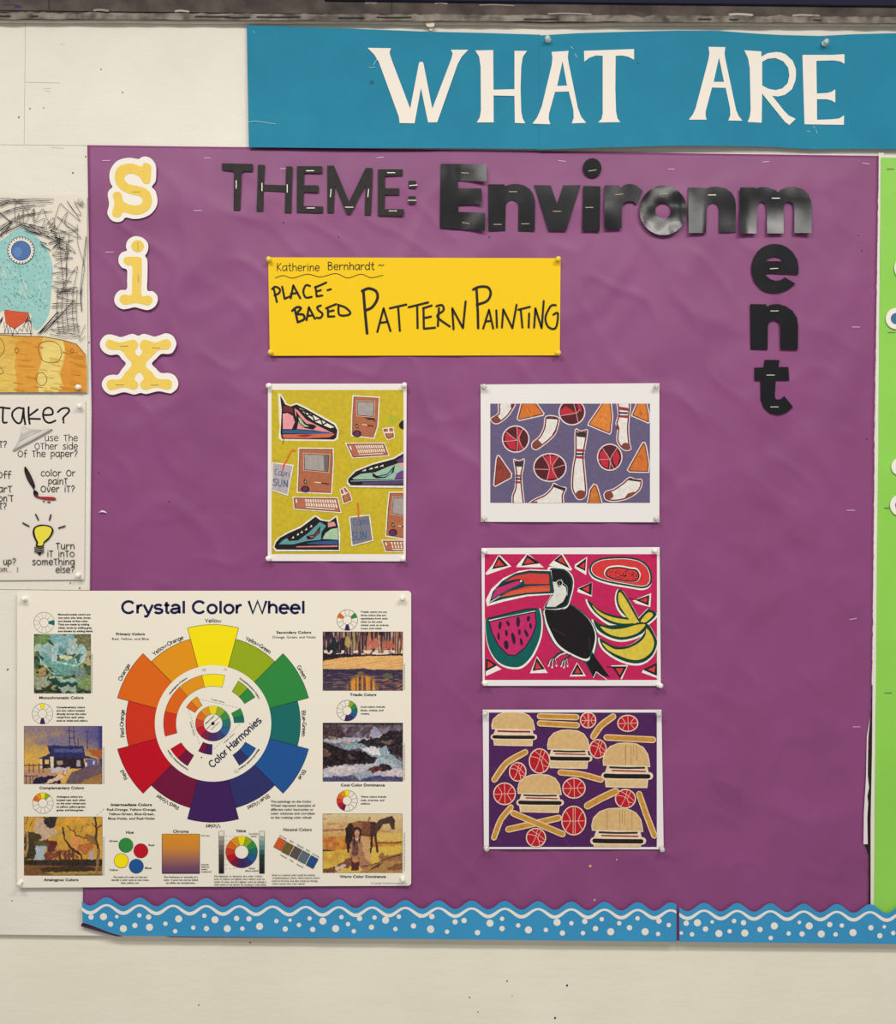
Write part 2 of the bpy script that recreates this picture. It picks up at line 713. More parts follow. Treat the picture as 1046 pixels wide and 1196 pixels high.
lm = Art('trim_stains', place(523, 10, 0.012), 0.01215, 'print', None)
for x, y, L, w, c in [(40, 19, 26, 2.2, (176, 166, 156)), (110, 12, 16, 2.4, (150, 140, 134)), (205, 13, 15, 2.2, (176, 166, 158)), (640, 16, 50, 1.2, (168, 158, 150)), (852, 17, 26, 2.6, (182, 172, 162)), (926, 18, 30, 2.0, (170, 160, 150)), (873, 4, 12, 5, (168, 162, 160)), (560, 6, 40, 1.2, (150, 142, 138)), (508, 4, 14, 0.9, (190, 186, 182)), (4, 6, 20, 0.9, (40, 46, 92)), (18, 8, 5, 2.4, (40, 48, 110)), (428, 3, 10, 4, (120, 110, 110))]:
    lm.line([(x, y), (x + L * 0.4, y - 0.6), (x + L, y + 0.5)], w, c, sm=True)
for x, y, L in [(0, 18.5, 12), (36, 18.5, 8), (228, 19, 40), (262, 20, 30), (300, 19.6, 50), (395, 20.5, 30), (440, 20, 40), (612, 22, 40), (816, 22, 14), (852, 22.3, 10), (950, 23, 9)]:
    lm.d = 0.0153
    lm.line([(x, y), (x + L * .5, y + 0.3), (x + L, y)], 1.3, (34, 30, 32), sm=True)
lm.d = 0.01215
for x in (57, 457):
    lm.line([(x, -5), (x + 0.4, 16)], 1.4, (44, 38, 40))
o = lm.build()
o.location = lm.o
o['kind'] = 'structure'

# joint strip between the purple and the green paper
jo, _ = slab('trim_4', [(1025.5, 178), (1032, 178), (1024, 1078), (1013, 1078), (1019, 700)], 0.0014, 0.0016, M['wall'])
jo['kind'] = 'structure'

M['gap'] = solid('dark_board_gap', (46, 38, 32), 0.9, 0.1)
go, _ = slab('trim_5', [(1017, 800), (1018.6, 800), (1018, 880), (1016.4, 960), (1016.4, 1064), (1010, 1064), (1008, 1000), (1007, 905), (1012, 850)], 0.0017, 0.0016, M['gap'])
go['kind'] = 'structure'

# flecks and scuffs on the painted boards
rnd = random.Random(5)
sp = Art('wall_marks', place(100, 600, 0.0), 0.00012, 'print', None)
for x, y, c, r in [(22, 137, (150, 60, 50), 0.9), (35, 127, (150, 70, 60), 0.8), (51, 126, (160, 90, 80), 0.7), (118, 81, (120, 80, 70), 0.7), (143, 108, (150, 90, 70), 0.8),
                   (85, 202, (150, 60, 55), 0.9), (100, 183, (150, 60, 55), 0.8), (9, 782, (165, 60, 50), 1.0), (93, 687, (150, 40, 40), 0.9),
                   (104, 400, (60, 50, 50), 0.7), (82, 681, (150, 140, 125), 0.9), (14, 1052, (150, 130, 110), 0.7)]:
    sp.ell(x, y, r, r * 1.6, c, 8, 0.4)
for x, y, L, a in [(70, 51, 5, 0.3), (50, 104, 9, -0.1), (52, 106, 7, 0.15), (30, 96, 40, 0.02), (60, 172, 14, 0.1)]:
    sp.line([(x, y), (x + L, y + L * a)], 0.5, (188, 180, 166))
o = sp.build()
o.location = sp.o
o['kind'] = 'structure'
o.name = 'wall_upper_marks'
k2 = Art('wall_back_marks', place(500, 1150, -0.008), -0.0079, 'print', None)
for x, y, c, r in [(592, 1146, (110, 50, 40), 0.9), (548, 1165, (150, 90, 80), 0.9), (558, 1182, (140, 110, 100), 0.8), (662, 1151, (30, 25, 25), 1.2), (648, 1189, (30, 25, 25), 1.2),
                   (292, 1101, (140, 60, 45), 0.9), (232, 1174, (60, 50, 45), 0.8), (598, 1163, (150, 110, 100), 0.6)]:
    k2.ell(x, y, r, r * 1.2, c, 8, 0.4)
o = k2.build()
o.location = k2.o
o['kind'] = 'structure'

# painted cable under the ledge and its clip
cab = []
for i in range(0, 150):
    x = -60 + i * 8
    cab.append(place(x, 26.5 + (x - W / 2) * 0.0042 + 1.1 * mnoise.noise(Vector((x * 0.011, 4, 0))) + (2.2 * math.exp(-((x - 640) / 60) ** 2)), 0.004))


def tube(name, pts, r, mat, nseg=10, flat=1.0):
    org = pts[len(pts) // 2]
    bm = bmesh.new()
    rings = []
    for i, p in enumerate(pts):
        t = (pts[min(i + 1, len(pts) - 1)] - pts[max(i - 1, 0)]).normalized()
        u = Vector((0, -1, 0))
        u = (u - t * u.dot(t)).normalized()
        w = t.cross(u)
        rings.append([bm.verts.new(p - org + u * math.cos(a) * r * flat + w * math.sin(a) * r) for a in [2 * math.pi * k / nseg for k in range(nseg)]])
    for a, b in zip(rings[:-1], rings[1:]):
        for k in range(nseg):
            bm.faces.new([a[k], a[(k + 1) % nseg], b[(k + 1) % nseg], b[k]])
    bm.faces.new(rings[0])
    bm.faces.new(rings[-1][::-1])
    bmesh.ops.recalc_face_normals(bm, faces=bm.faces)
    return from_bm(name, bm, mat, org, None, True)


tag(tube('cable', cab, 0.0031, M['cable']), 'cream painted cable running along the wall just under the dark ledge', 'cable')
cl = empty('cable_clip', place(502.5, 29, 0.002))
tag(cl, 'small cream cable clip under the ledge above the left half of the teal banner', 'cable clip')
o, _ = slab('strap', smooth([(498, 22), (505, 22), (507, 27), (506, 31), (499, 31), (497, 27)], 4), 0.0095, 0.009, M['cable'], origin=cl.location.copy(), parent=cl)
o, _ = slab('nail_tab', smooth([(500.5, 29), (504.5, 29), (505, 34), (502.8, 36), (500.8, 34)], 4), 0.006, 0.0056, M['cable'], origin=cl.location.copy(), parent=cl)

# ------------------------------------------------------------------ purple backing paper
LEFT = [(170, 102), (300, 104), (480, 107), (690, 105), (860, 100), (1040, 97), (1092, 96)]
RIGHT = [(182, 1026), (330, 1023.5), (500, 1020.5), (620, 1020), (700, 1019), (760, 1018.5), (830, 1017), (880, 1013.5), (930, 1010), (985, 1009), (1000, 1014), (1050, 1014), (1092, 1014)]


def interp(tab, y):
    if y <= tab[0][0]:
        return tab[0][1]
    for a, b in zip(tab[:-1], tab[1:]):
        if y <= b[0]:
            return a[1] + (b[1] - a[1]) * (y - a[0]) / (b[0] - a[0])
    return tab[-1][1]


CREASE = [((176, 468), (235, 560), 14, 1.1), ((235, 560), (160, 640), 20, 0.8), ((300, 250), (190, 440), 16, -0.8), ((560, 600), (520, 760), 14, 0.9), ((700, 400), (760, 330), 12, 0.7),
          ((840, 560), (960, 470), 16, -0.9), ((780, 640), (900, 720), 20, 0.9), ((830, 880), (990, 800), 18, -0.7), ((900, 500), (830, 420), 14, 0.8), ((500, 460), (560, 540), 12, -0.7),
          ((200, 560), (290, 480), 16, 0.7), ((950, 600), (870, 660), 12, 0.8), ((520, 900), (560, 1020), 14, -0.7), ((820, 1000), (950, 960), 16, 0.7), ((480, 720), (545, 640), 12, 0.7),
          ((840, 300), (760, 270), 12, -0.6), ((270, 610), (220, 690), 14, -0.9), ((130, 520), (190, 500), 14, 0.8), ((480, 1000), (530, 860), 14, 0.6), ((960, 330), (1010, 400), 12, -0.6)]


def wrinkle(px, py):
    h = 0.0
    h += 0.0011 * mnoise.noise(Vector((px * 0.010 + py * 0.006, py * 0.010 - px * 0.005, 1.3)))
    h += 0.0007 * mnoise.noise(Vector((px * 0.022 + py * 0.016, py * 0.010 - px * 0.012, 7.7)))
    r = 1 - abs(mnoise.noise(Vector((px * 0.010, py * 0.0085, 21.0))))
    h += 0.0011 * max(0.0, r - 0.78) / 0.22
    r = 1 - abs(mnoise.noise(Vector((px * 0.017 - py * 0.01, py * 0.012 + px * 0.004, 41.0))))
    h += 0.0007 * max(0.0, r - 0.8) / 0.2
    for a, b, w, k in CREASE:
        ax, ay = a
        bx, by = b
        L2 = (bx - ax) ** 2 + (by - ay) ** 2
        t = ((px - ax) * (bx - ax) + (py - ay) * (by - ay)) / L2
        if -0.3 < t < 1.3:
            tt = min(1, max(0, t))
            dist = math.hypot(px - ax - (bx - ax) * tt, py - ay - (by - ay) * tt)
            if dist < 3 * w:
                h += 0.0009 * k * math.exp(-(dist / w) ** 2) * (1 - abs(2 * tt - 1) ** 4)
    return h


def purple_d(px, py):
    edge = min(px - 96, 1026 - px, py - 170, 1095 - py)
    k = min(1.0, max(0.15, edge / 50.0))
    return 0.0026 + max(-0.0020, min(0.0027, 1.35 * wrinkle(px, py))) * k


NX, NY = 230, 230
porg = place(560, 635, 0.0026)
bm = bmesh.new()
grid = []
for j in range(NY + 1):
    row = []
    v = j / NY
    for i in range(NX + 1):
        u = i / NX
        py = (169.5 + 12.5 * u) * (1 - v) + (1070 + 24 * min(1.0, u * 9) + 6 * u) * v
        x0, x1 = interp(LEFT, py), interp(RIGHT, py)
        x1 += 0.8 * mnoise.noise(Vector((py * 0.13, 2, 5))) + 0.6 * mnoise.noise(Vector((py * 0.5, 2, 8)))
        px = x0 + (x1 - x0) * u
        row.append(bm.verts.new(rel(px, py, porg, purple_d(px, py))))
    grid.append(row)
for j in range(NY):
    for i in range(NX):
        bm.faces.new([grid[j][i], grid[j + 1][i], grid[j + 1][i + 1], grid[j][i + 1]])
bm.normal_update()
ext = bmesh.ops.extrude_edge_only(bm, edges=[e for e in bm.edges if e.is_boundary])
for v in ext['geom']:
    if isinstance(v, bmesh.types.BMVert):
        v.co.y += 0.0005
bm.normal_update()
for f in bm.faces:
    f.smooth = True
PURPLE = from_bm('backing_paper', bm, M['purple'], porg, None, True)
tag(PURPLE, 'large wrinkled purple paper covering the bulletin board behind the pictures', 'paper')
o, _ = slab('torn_edge', [(1013, 905), (1014.5, 920), (1012.5, 930), (1013.5, 938), (1012.5, 955), (1013, 986), (1008, 986), (1008.5, 950), (1011, 908), (1012, 860), (1015.5, 838), (1013.5, 862)],
            0.0052, 0.0003, M['purple_tear'], origin=porg, parent=PURPLE)
o['label'] = 'pale torn edge strip of the purple paper at its lower right'
for x, y, L, a in [(124, 187.5, 9, 0.0), (231, 246, 8.5, 0.0), (128, 294.5, 9, 0.0), (242, 184.6, 7, 0.0), (331, 197, 7, 0), (444, 184, 8, -0.1), (656, 188, 8, 0.1), (783.6, 197.6, 7, 0),
                   (894, 189, 7, -0.1), (1011, 191, 8, 0.15), (999, 382, 9, 0), (993, 596, 9, 0), (996, 723, 8, -0.15), (1000, 849, 8, 0)]:
    s = staple(PURPLE, porg, x, y, L, a, purple_d(x, y) + 0.0005, 'staple_purple', 0.8)
o, _ = slab('puncture_fray', [(115, 598.5), (119, 596), (122, 596.5), (125.5, 599.5), (122, 598.5), (118, 598)], 0.0062, 0.0002, M['purple_tear'], origin=porg, parent=PURPLE)
for x, y, r, c in [(689, 1011.5, 1.6, (205, 180, 120)), (720, 1004, 1.0, (200, 175, 120)), (694, 1051, 1.2, (205, 180, 130)), (395, 277, 0.9, (80, 35, 75)), (331, 260, 1.0, (95, 40, 80)), (571, 277, 1.0, (60, 30, 60)),
                   (115, 552, 0.9, (90, 40, 85)), (197, 586, 0.9, (80, 30, 70)), (1006, 293, 0.8, (70, 30, 70)), (943, 236, 0.8, (80, 35, 75)), (1002, 275, 0.8, (70, 30, 70)), (1012, 513, 0.9, (70, 30, 65))]:
    pk = Art('fleck', porg, purple_d(x, y) + 0.00035, 'print', PURPLE)
    pk.ell(x, y, r, r, c, 8)
    pk.build()

# ------------------------------------------------------------------ green paper and its letters on the right
gp, gorg = slab('backing_paper', [(1028.6, 184), (1300, 187), (1300, 1072), (1020.5, 1068), (1024.3, 640)], 0.0026, 0.0004, M['green'],
                wave=lambda x, y: 0.0009 * mnoise.noise(Vector((x * 0.02, y * 0.016, 4))), cell=14)
tag(gp, 'bright green paper covering the board at the right edge', 'paper')
for x, y in [(1040, 197), (1041, 388), (1037, 593), (1037, 809)]:
    staple(gp, gorg, x, y, 8, 0, 0.0036, 'staple_dull', 0.7)


def ring_letter(cx, cy, r, core, label, L=46):
    d = 0.0052
    pts = [(cx + r * math.cos(a), cy + r * math.sin(a)) for a in [math.pi / 2 + math.pi * i / 14 for i in range(15)]]
    pts += [(cx + L, cy - r * 0.95), (cx + L, cy + r * 0.95)]
    o, og = slab('cutout_letter', pts, d, 0.0012, M['six_white'])
    tag(o, label, 'letter', 'white rimmed letters on the green paper')
    if core:
        q = r * 0.53
        pts = [(cx + q * math.cos(a), cy + q * math.sin(a)) for a in [math.pi / 2 + math.pi * i / 12 for i in range(13)]]
        pts += [(cx + L - r * 0.45, cy - q), (cx + L - r * 0.45, cy + q)]
        o2, _ = slab('letter_face', pts, d + 0.0004, 0.0003, M['ring_blue'], origin=og, parent=o)
        o2['label'] = 'slate blue face of the letter'
    return o


ring_letter(1060, 313, 16, False, 'white edge of a cut-out letter at the frame edge, uppermost on the green paper')
ring_letter(1046.5, 372, 12.5, True, 'white rimmed letter end with slate blue core, higher on the green paper')
ring_letter(1051, 545, 10.5, False, 'plain white letter edge between the two blue-cored ones on the green paper')
ring_letter(1052, 590, 13, True, 'white rimmed letter end with dark blue core, lowest on the green paper')

# ------------------------------------------------------------------ teal banner WHAT ARE
btop = [(288, 29.5), (400, 33), (500, 37), (560, 38.3), (631, 40.5), (675, 38.7), (740, 36.8), (790, 35.7), (840, 36), (882, 39.2), (910, 40.8), (958, 42), (996, 40), (1046, 38.7), (1130, 38), (1230, 40)]
bbot = [(1230, 176), (1130, 174), (1046, 174), (975, 174), (948, 174.3), (900, 171.5), (865, 170.6), (792, 170), (708, 172.2), (631, 174), (560, 173.4), (500, 173), (400, 173), (290.5, 172)]


def banner_wave(x, y):
    t = (y - 35) / 138.0
    return 0.0035 * t * (0.6 + 0.5 * math.sin((x - 600) / 90.0) * (1 if x > 500 else 0.3)) + 0.0012 * math.sin(x / 55.0)


BD = 0.0075
borg = place(760, 172, 0.004)
BAN = empty('banner', borg)
tag(BAN, 'long teal paper banner with cream letters reading WHAT ARE along the top', 'banner')
slab('banner_sheet', btop[:5] + [(631, 174)] + bbot[10:], BD, 0.0004, M['teal'], origin=borg, parent=BAN, wave=banner_wave, cell=14)
o, _ = slab('banner_sheet', [(629.5, 41.4)] + btop[5:] + bbot[:9] + [(629.5, 174.6)], BD + 0.0005, 0.0004, M['teal'], origin=borg, parent=BAN, wave=banner_wave, cell=14)
for pts in [[(290, 142.5), (298, 141.5), (306, 142.5), (322, 145)], [(666, 54), (669, 57)], [(671, 63), (674, 67)], [(950, 147), (951, 150)], [(942, 153), (945.5, 153.4)], [(952.5, 152), (954, 155.5)], [(431, 79), (438, 78.5)], [(440, 69), (436, 76)], [(296, 36.5), (297, 38)]]:
    bs = Art('scuff', borg, BD + 0.0012 + max(banner_wave(*p) for p in pts), 'print', BAN)
    bs.line(pts, 0.7, (150, 200, 212))
    bs.build()
for x, y, r, c in [(434, 95.5, 2.2, (20, 100, 125)), (745, 74, 0.8, (20, 70, 95))]:
    bs = Art('spot', borg, BD + 0.0012 + banner_wave(x, y), 'print', BAN)
    bs.ell(x, y, r, r, c, 12)
    bs.build()
tA, tB, tC = T(420, 40, 5.811), T(540, 40, 4.755), T(790, 40, 4.981)
LETTERS = [
    (tA([(52, 92), (212, 95), (202, 125), (215, 170), (342, 505), (401, 197), (408, 187), (424, 187), (432, 197), (492, 505), (622, 165), (630, 130), (618, 105), (737, 105), (692, 152), (665, 200), (525, 598), (463, 598), (415, 365), (372, 605), (270, 603), (265, 560), (130, 190), (100, 140)]), ()),
    (tB([(70, 90), (170, 88), (172, 308), (288, 305), (288, 92), (358, 92), (335, 125), (326, 180), (322, 300), (326, 430), (334, 468), (348, 495), (290, 493), (288, 343), (172, 340), (173, 490), (78, 490), (96, 462), (102, 420), (100, 180), (92, 125)]), ()),
    (tB([(494, 98), (588, 92), (584, 130), (590, 165), (640, 410), (658, 458), (686, 492), (606, 495), (617, 465), (615, 420), (590, 318), (513, 320), (480, 440), (478, 470), (487, 500), (388, 497), (415, 460), (440, 400), (495, 170), (499, 130)]), (tB([(555, 150), (580, 285), (525, 287)]),)),
    (tB([(674, 92), (952, 82), (952, 142), (920, 125), (885, 118), (850, 120), (848, 300), (852, 430), (860, 468), (876, 488), (752, 490), (772, 470), (778, 440), (778, 120), (740, 118), (705, 130), (676, 152)]), ()),
    (tC([(185, 73), (283, 75), (278, 110), (282, 140), (345, 440), (360, 475), (382, 503), (300, 502), (312, 470), (310, 430), (285, 312), (205, 310), (168, 450), (168, 475), (174, 497), (70, 497), (95, 465), (110, 430), (185, 145), (190, 110)]), (tC([(246, 135), (275, 277), (215, 277)]),)),
    (tC([(393, 93), (492, 100), (492, 130), (530, 110), (580, 103), (610, 107), (635, 118), (675, 155), (692, 200), (694, 230), (690, 270), (670, 320), (630, 352), (590, 362), (555, 358), (620, 440), (650, 472), (692, 492), (655, 528), (630, 510), (497, 345), (494, 515), (412, 510), (425, 480), (430, 440), (425, 200), (415, 140)]),
     (tC([(497, 160), (530, 142), (575, 138), (620, 158), (648, 195), (655, 240), (645, 285), (615, 315), (575, 325), (535, 318), (497, 298)]),)),
    (tC([(731, 120), (905, 120), (975, 116), (976, 172), (950, 158), (910, 152), (812, 155), (815, 345), (870, 342), (900, 335), (922, 320), (922, 398), (900, 385), (870, 378), (815, 378), (816, 498), (900, 495), (945, 490), (973, 472), (972, 527), (743, 524)]), ()),
]
for pts, holes in LETTERS:
    slab('letter', pts, BD + 0.0012, 0.0004, M['cream'], origin=borg, parent=BAN, holes=holes, wave=banner_wave, cell=12)

# ------------------------------------------------------------------ THEME: Environment
LD = 0.0062


def letter_piece(name, pts, mat, label, staples=(), holes=(), wave=None, cell=None, d=LD, smat='steel', group=None, cat='letter', L=8.6):
    o, og = slab(name, pts, d, 0.0009, mat, holes=holes, wave=wave, cell=cell)
    tag(o, label, cat, group)
    for (x, y, a) in staples:
        staple(o, og, x, y, L, a, d + 0.0004 + (wave(x, y) if wave else 0), smat)
    return o, og


tT, tM = T(240, 180, 7.471), T(360, 180, 7.471)
V = math.pi / 2


def st(t, lst):
    r = []
    for x, y, a in lst:
        p = t([(x, y)])[0]
        r.append((p[0], p[1], a))
    return r


G1 = 'dull black letters spelling THEME'
letter_piece('letter_t', tT([(142, 80), (412, 85), (412, 148), (330, 148), (311, 165), (302, 490), (244, 490), (248, 165), (240, 145), (142, 135)]), M['dull_black'], 'dull black letter T starting the word THEME', st(tT, [(267, 265, V)]), group=G1)
letter_piece('letter_h', tT([(456, 92), (516, 95), (508, 265), (697, 272), (702, 105), (758, 108), (748, 512), (690, 508), (695, 328), (506, 322), (503, 495), (444, 497), (452, 280)]), M['dull_black'], 'dull black letter H, second in the word THEME', st(tT, [(492, 287, V), (712, 300, V)]), group=G1)
letter_piece('letter_e', tT([(797, 105), (1017, 105), (1017, 163), (858, 163), (856, 270), (985, 273), (985, 332), (856, 330), (852, 452), (1024, 457), (1024, 512), (795, 508)]), M['dull_black'], 'dull black letter E between H and M in THEME', st(tT, [(912, 145, 0), (917, 470, 0)]), group=G1)
letter_piece('letter_m', tM([(165, 100), (222, 100), (355, 415), (500, 120), (560, 122), (556, 300), (545, 530), (490, 528), (500, 265), (370, 520), (332, 520), (230, 275), (222, 510), (165, 510)]), M['dull_black'], 'dull black letter M in the word THEME', st(tM, [(195, 340, V + 0.1), (522, 340, V + 0.1), (357, 463, 0)]), group=G1)
letter_piece('letter_e', tM([(606, 132), (822, 132), (822, 188), (668, 190), (668, 298), (792, 298), (792, 355), (668, 355), (664, 480), (834, 480), (832, 537), (606, 535)]), M['dull_black'], 'dull black letter E ending THEME, beside the colon', st(tM, [(722, 162, 0), (737, 495, 0)]), group=G1)
letter_piece('colon_dot', tM([(875, 232), (938, 232), (940, 295), (874, 295)]), M['dull_black'], 'upper black square of the colon after THEME', st(tM, [(915, 272, -0.1)]), group='squares of the colon', cat='punctuation')
letter_piece('colon_dot', tM([(874, 367), (936, 367), (935, 430), (872, 430)]), M['dull_black'], 'lower black square of the colon after THEME', st(tM, [(905, 403, 0)]), group='squares of the colon', cat='punctuation')


def curl(seed, amp=0.0016, sx=0.055, sy=0.03, lift=None):
    def f(x, y):
        h = amp * (0.6 + mnoise.noise(Vector((x * sx, y * sy, seed))))
        if lift:
            h += lift(x, y)
        return max(0.0, h)
    return f


tE, tI, tN, tV = T(500, 180, 5.811), T(660, 180, 6.973), T(790, 190, 6.153), T(860, 270, 5.433)
G2 = 'glossy black letters spelling Environment'
GB = M['gloss_black']


def near(cx, cy, rx, ry, k):
    return lambda x, y: k * math.exp(-((x - cx) / rx) ** 2 - ((y - cy) / ry) ** 2)


def ramp_up(y0, y1, k):
    return lambda x, y: k * max(0.0, min(1.0, (y - y0) / (y1 - y0))) ** 2


letter_piece('letter_e', tE([(84, 65), (392, 68), (396, 185), (200, 182), (202, 232), (360, 233), (364, 338), (202, 345), (204, 392), (388, 398), (383, 520), (78, 500)]), GB,
             'large glossy black capital E starting the word Environment', st(tE, [(250, 128, 0.05), (255, 468, 0.15)]), wave=curl(1, 0.0009, lift=lambda x, y: 0.006 * max(0, (x - 535) / 33) ** 2), cell=3.5, smat='staple_dull', group=G2)
letter_piece('letter_n', tE([(406, 205), (517, 205), (519, 218), (545, 208), (575, 203), (610, 203), (650, 212), (690, 238), (712, 268), (725, 320), (722, 520), (610, 520), (612, 350), (600, 325), (575, 312), (550, 315), (532, 330), (525, 350), (522, 520), (408, 520)]), GB,
             'glossy black letter n right after the capital E of Environment', st(tE, [(575, 255, 0), (470, 477, 0), (658, 473, 0)]), wave=curl(2, 0.0006), cell=3.5, smat='staple_dull', group=G2)
letter_piece('letter_v', tE([(716, 210), (830, 212), (873, 335), (915, 212), (1033, 210), (935, 520), (815, 520)]), GB, 'glossy black letter v in the word Environment', st(tE, [(873, 388, 0)]), wave=curl(3, 0.0003), cell=3.5, smat='staple_dull', group=G2)
iorg = place(690, 265, LD)
LI = empty('letter_i', iorg)
tag(LI, 'glossy black letter i with a round dot in Environment', 'letter', G2)
o, _ = slab('letter_dot', tI(ellipse(218, 113, 76, 80, 36)), LD, 0.0009, GB, origin=iorg, parent=LI, wave=curl(4, 0.0002, lift=lambda x, y: (210 - y) * 0.00008), cell=3.5)
o, _ = slab('letter_stem', tI([(146, 258), (286, 262), (280, 628), (137, 627)]), LD, 0.0009, GB, origin=iorg, parent=LI, wave=curl(5, 0.0003, lift=lambda x, y: (275 - y) * 0.00003), cell=3.5)
for x, y, a in st(tI, [(220, 133, -0.15), (195, 434, 0)]):
    staple(LI, iorg, x, y, 8.6, a, LD + 0.0011, 'staple_dull')
letter_piece('letter_r', tI(smooth([(318, 255), (440, 253)], 1, False) + [(448, 275), (480, 252), (505, 245), (530, 243), (555, 247), (580, 258), (630, 297), (583, 407), (550, 385), (515, 382), (480, 395), (465, 415), (458, 450), (458, 605), (318, 610)]), GB,
             'glossy black letter r in the word Environment', st(tI, [(437, 328, -0.1)]), wave=curl(6, 0.0009, lift=lambda x, y: 0.002), cell=3.5, smat='staple_dull', group=G2)
letter_piece('letter_o', tI(ellipse(798, 458, 194, 202, 48)), GB, 'glossy black letter o with grey sheen in Environment', st(tI, [(800, 325, -0.05)]), holes=(tI(ellipse(796, 460, 64, 64, 28)),),
             wave=curl(7, 0.0014, 0.07, 0.05, lift=lambda x, y: 0.004 * ((x - 774) / 28) ** 2 + 0.003 * max(0, (y - 246) / 28) ** 2), cell=3.5, smat='staple_dull', group=G2)
letter_piece('letter_n', tN([(82, 178), (203, 178), (205, 188), (240, 175), (290, 172), (350, 183), (395, 215), (420, 260), (427, 310), (424, 500), (302, 502), (302, 340), (292, 305), (262, 287), (230, 298), (215, 330), (210, 505), (86, 505)]), GB,
             'glossy black letter n between o and m in Environment', st(tN, [(254, 232, 0)]), wave=curl(8, 0.0008, lift=lambda x, y: ramp_up(205, 285, 0.006)(x, y) * max(0.0, min(1.0, (830 - x) / 10))), cell=3.5, smat='steel', group=G2)
letter_piece('letter_m', tN([(455, 178), (560, 178), (568, 185), (610, 174), (660, 178), (705, 195), (728, 212), (755, 190), (800, 175), (850, 173), (905, 190), (945, 225), (965, 275), (970, 330), (968, 505), (845, 505), (845, 330), (835, 295), (810, 278), (785, 285), (768, 315), (768, 508), (650, 508), (645, 330), (635, 295), (612, 278), (590, 290), (577, 325), (573, 508), (450, 510)]), GB,
             'wide glossy black letter m with grey sheen in Environment', st(tN, [(712, 255, 0)]), wave=curl(9, 0.0012, 0.06, 0.03, lift=lambda x, y: 0.0032 * ((x - 906) / 42) ** 2 + ramp_up(232, 275, 0.004)(x, y)), cell=3.5, smat='steel', group=G2)
letter_piece('letter_e', tV([(392, 272), (393, 225), (384, 180), (355, 132), (320, 102), (280, 85), (243, 80), (205, 84), (165, 100), (132, 128), (108, 165), (95, 205), (92, 240), (97, 280), (112, 320), (150, 365), (180, 382), (215, 392), (245, 394), (275, 389), (330, 368), (373, 333), (305, 292), (285, 308), (250, 315), (215, 305), (190, 285), (178, 270)]), GB,
             'glossy black small letter e below the wide m of Environment', st(tV, [(237, 237, -0.05)]), holes=(tV([(185, 190), (205, 170), (240, 160), (275, 170), (297, 190)]),), wave=curl(10, 0.0006), cell=3.5, smat='steel', group=G2)
letter_piece('letter_n', tV([(86, 462), (188, 464), (190, 478), (220, 466), (260, 462), (310, 475), (355, 505), (383, 550), (390, 600), (388, 752), (277, 750), (277, 600), (268, 572), (240, 560), (210, 572), (198, 600), (196, 752), (88, 750)]), GB,
             'glossy black letter n between e and t down the right side', st(tV, [(240, 506, 0)]), wave=curl(11, 0.0006), cell=3.5, smat='steel', group=G2)
letter_piece('letter_t', tV([(178, 816), (272, 818), (265, 862), (328, 862), (334, 947), (248, 948), (242, 1040), (245, 1062), (260, 1070), (280, 1065), (302, 1046), (358, 1115), (320, 1148), (290, 1160), (260, 1165), (210, 1155), (170, 1120), (152, 1070), (150, 950), (113, 948), (112, 866), (170, 864)]), GB,
             'glossy black letter t ending Environment, lowest of its column', st(tV, [(215, 913, 0), (240, 1115, 0)]), wave=curl(12, 0.0006), cell=3.5, smat='steel', group=G2)

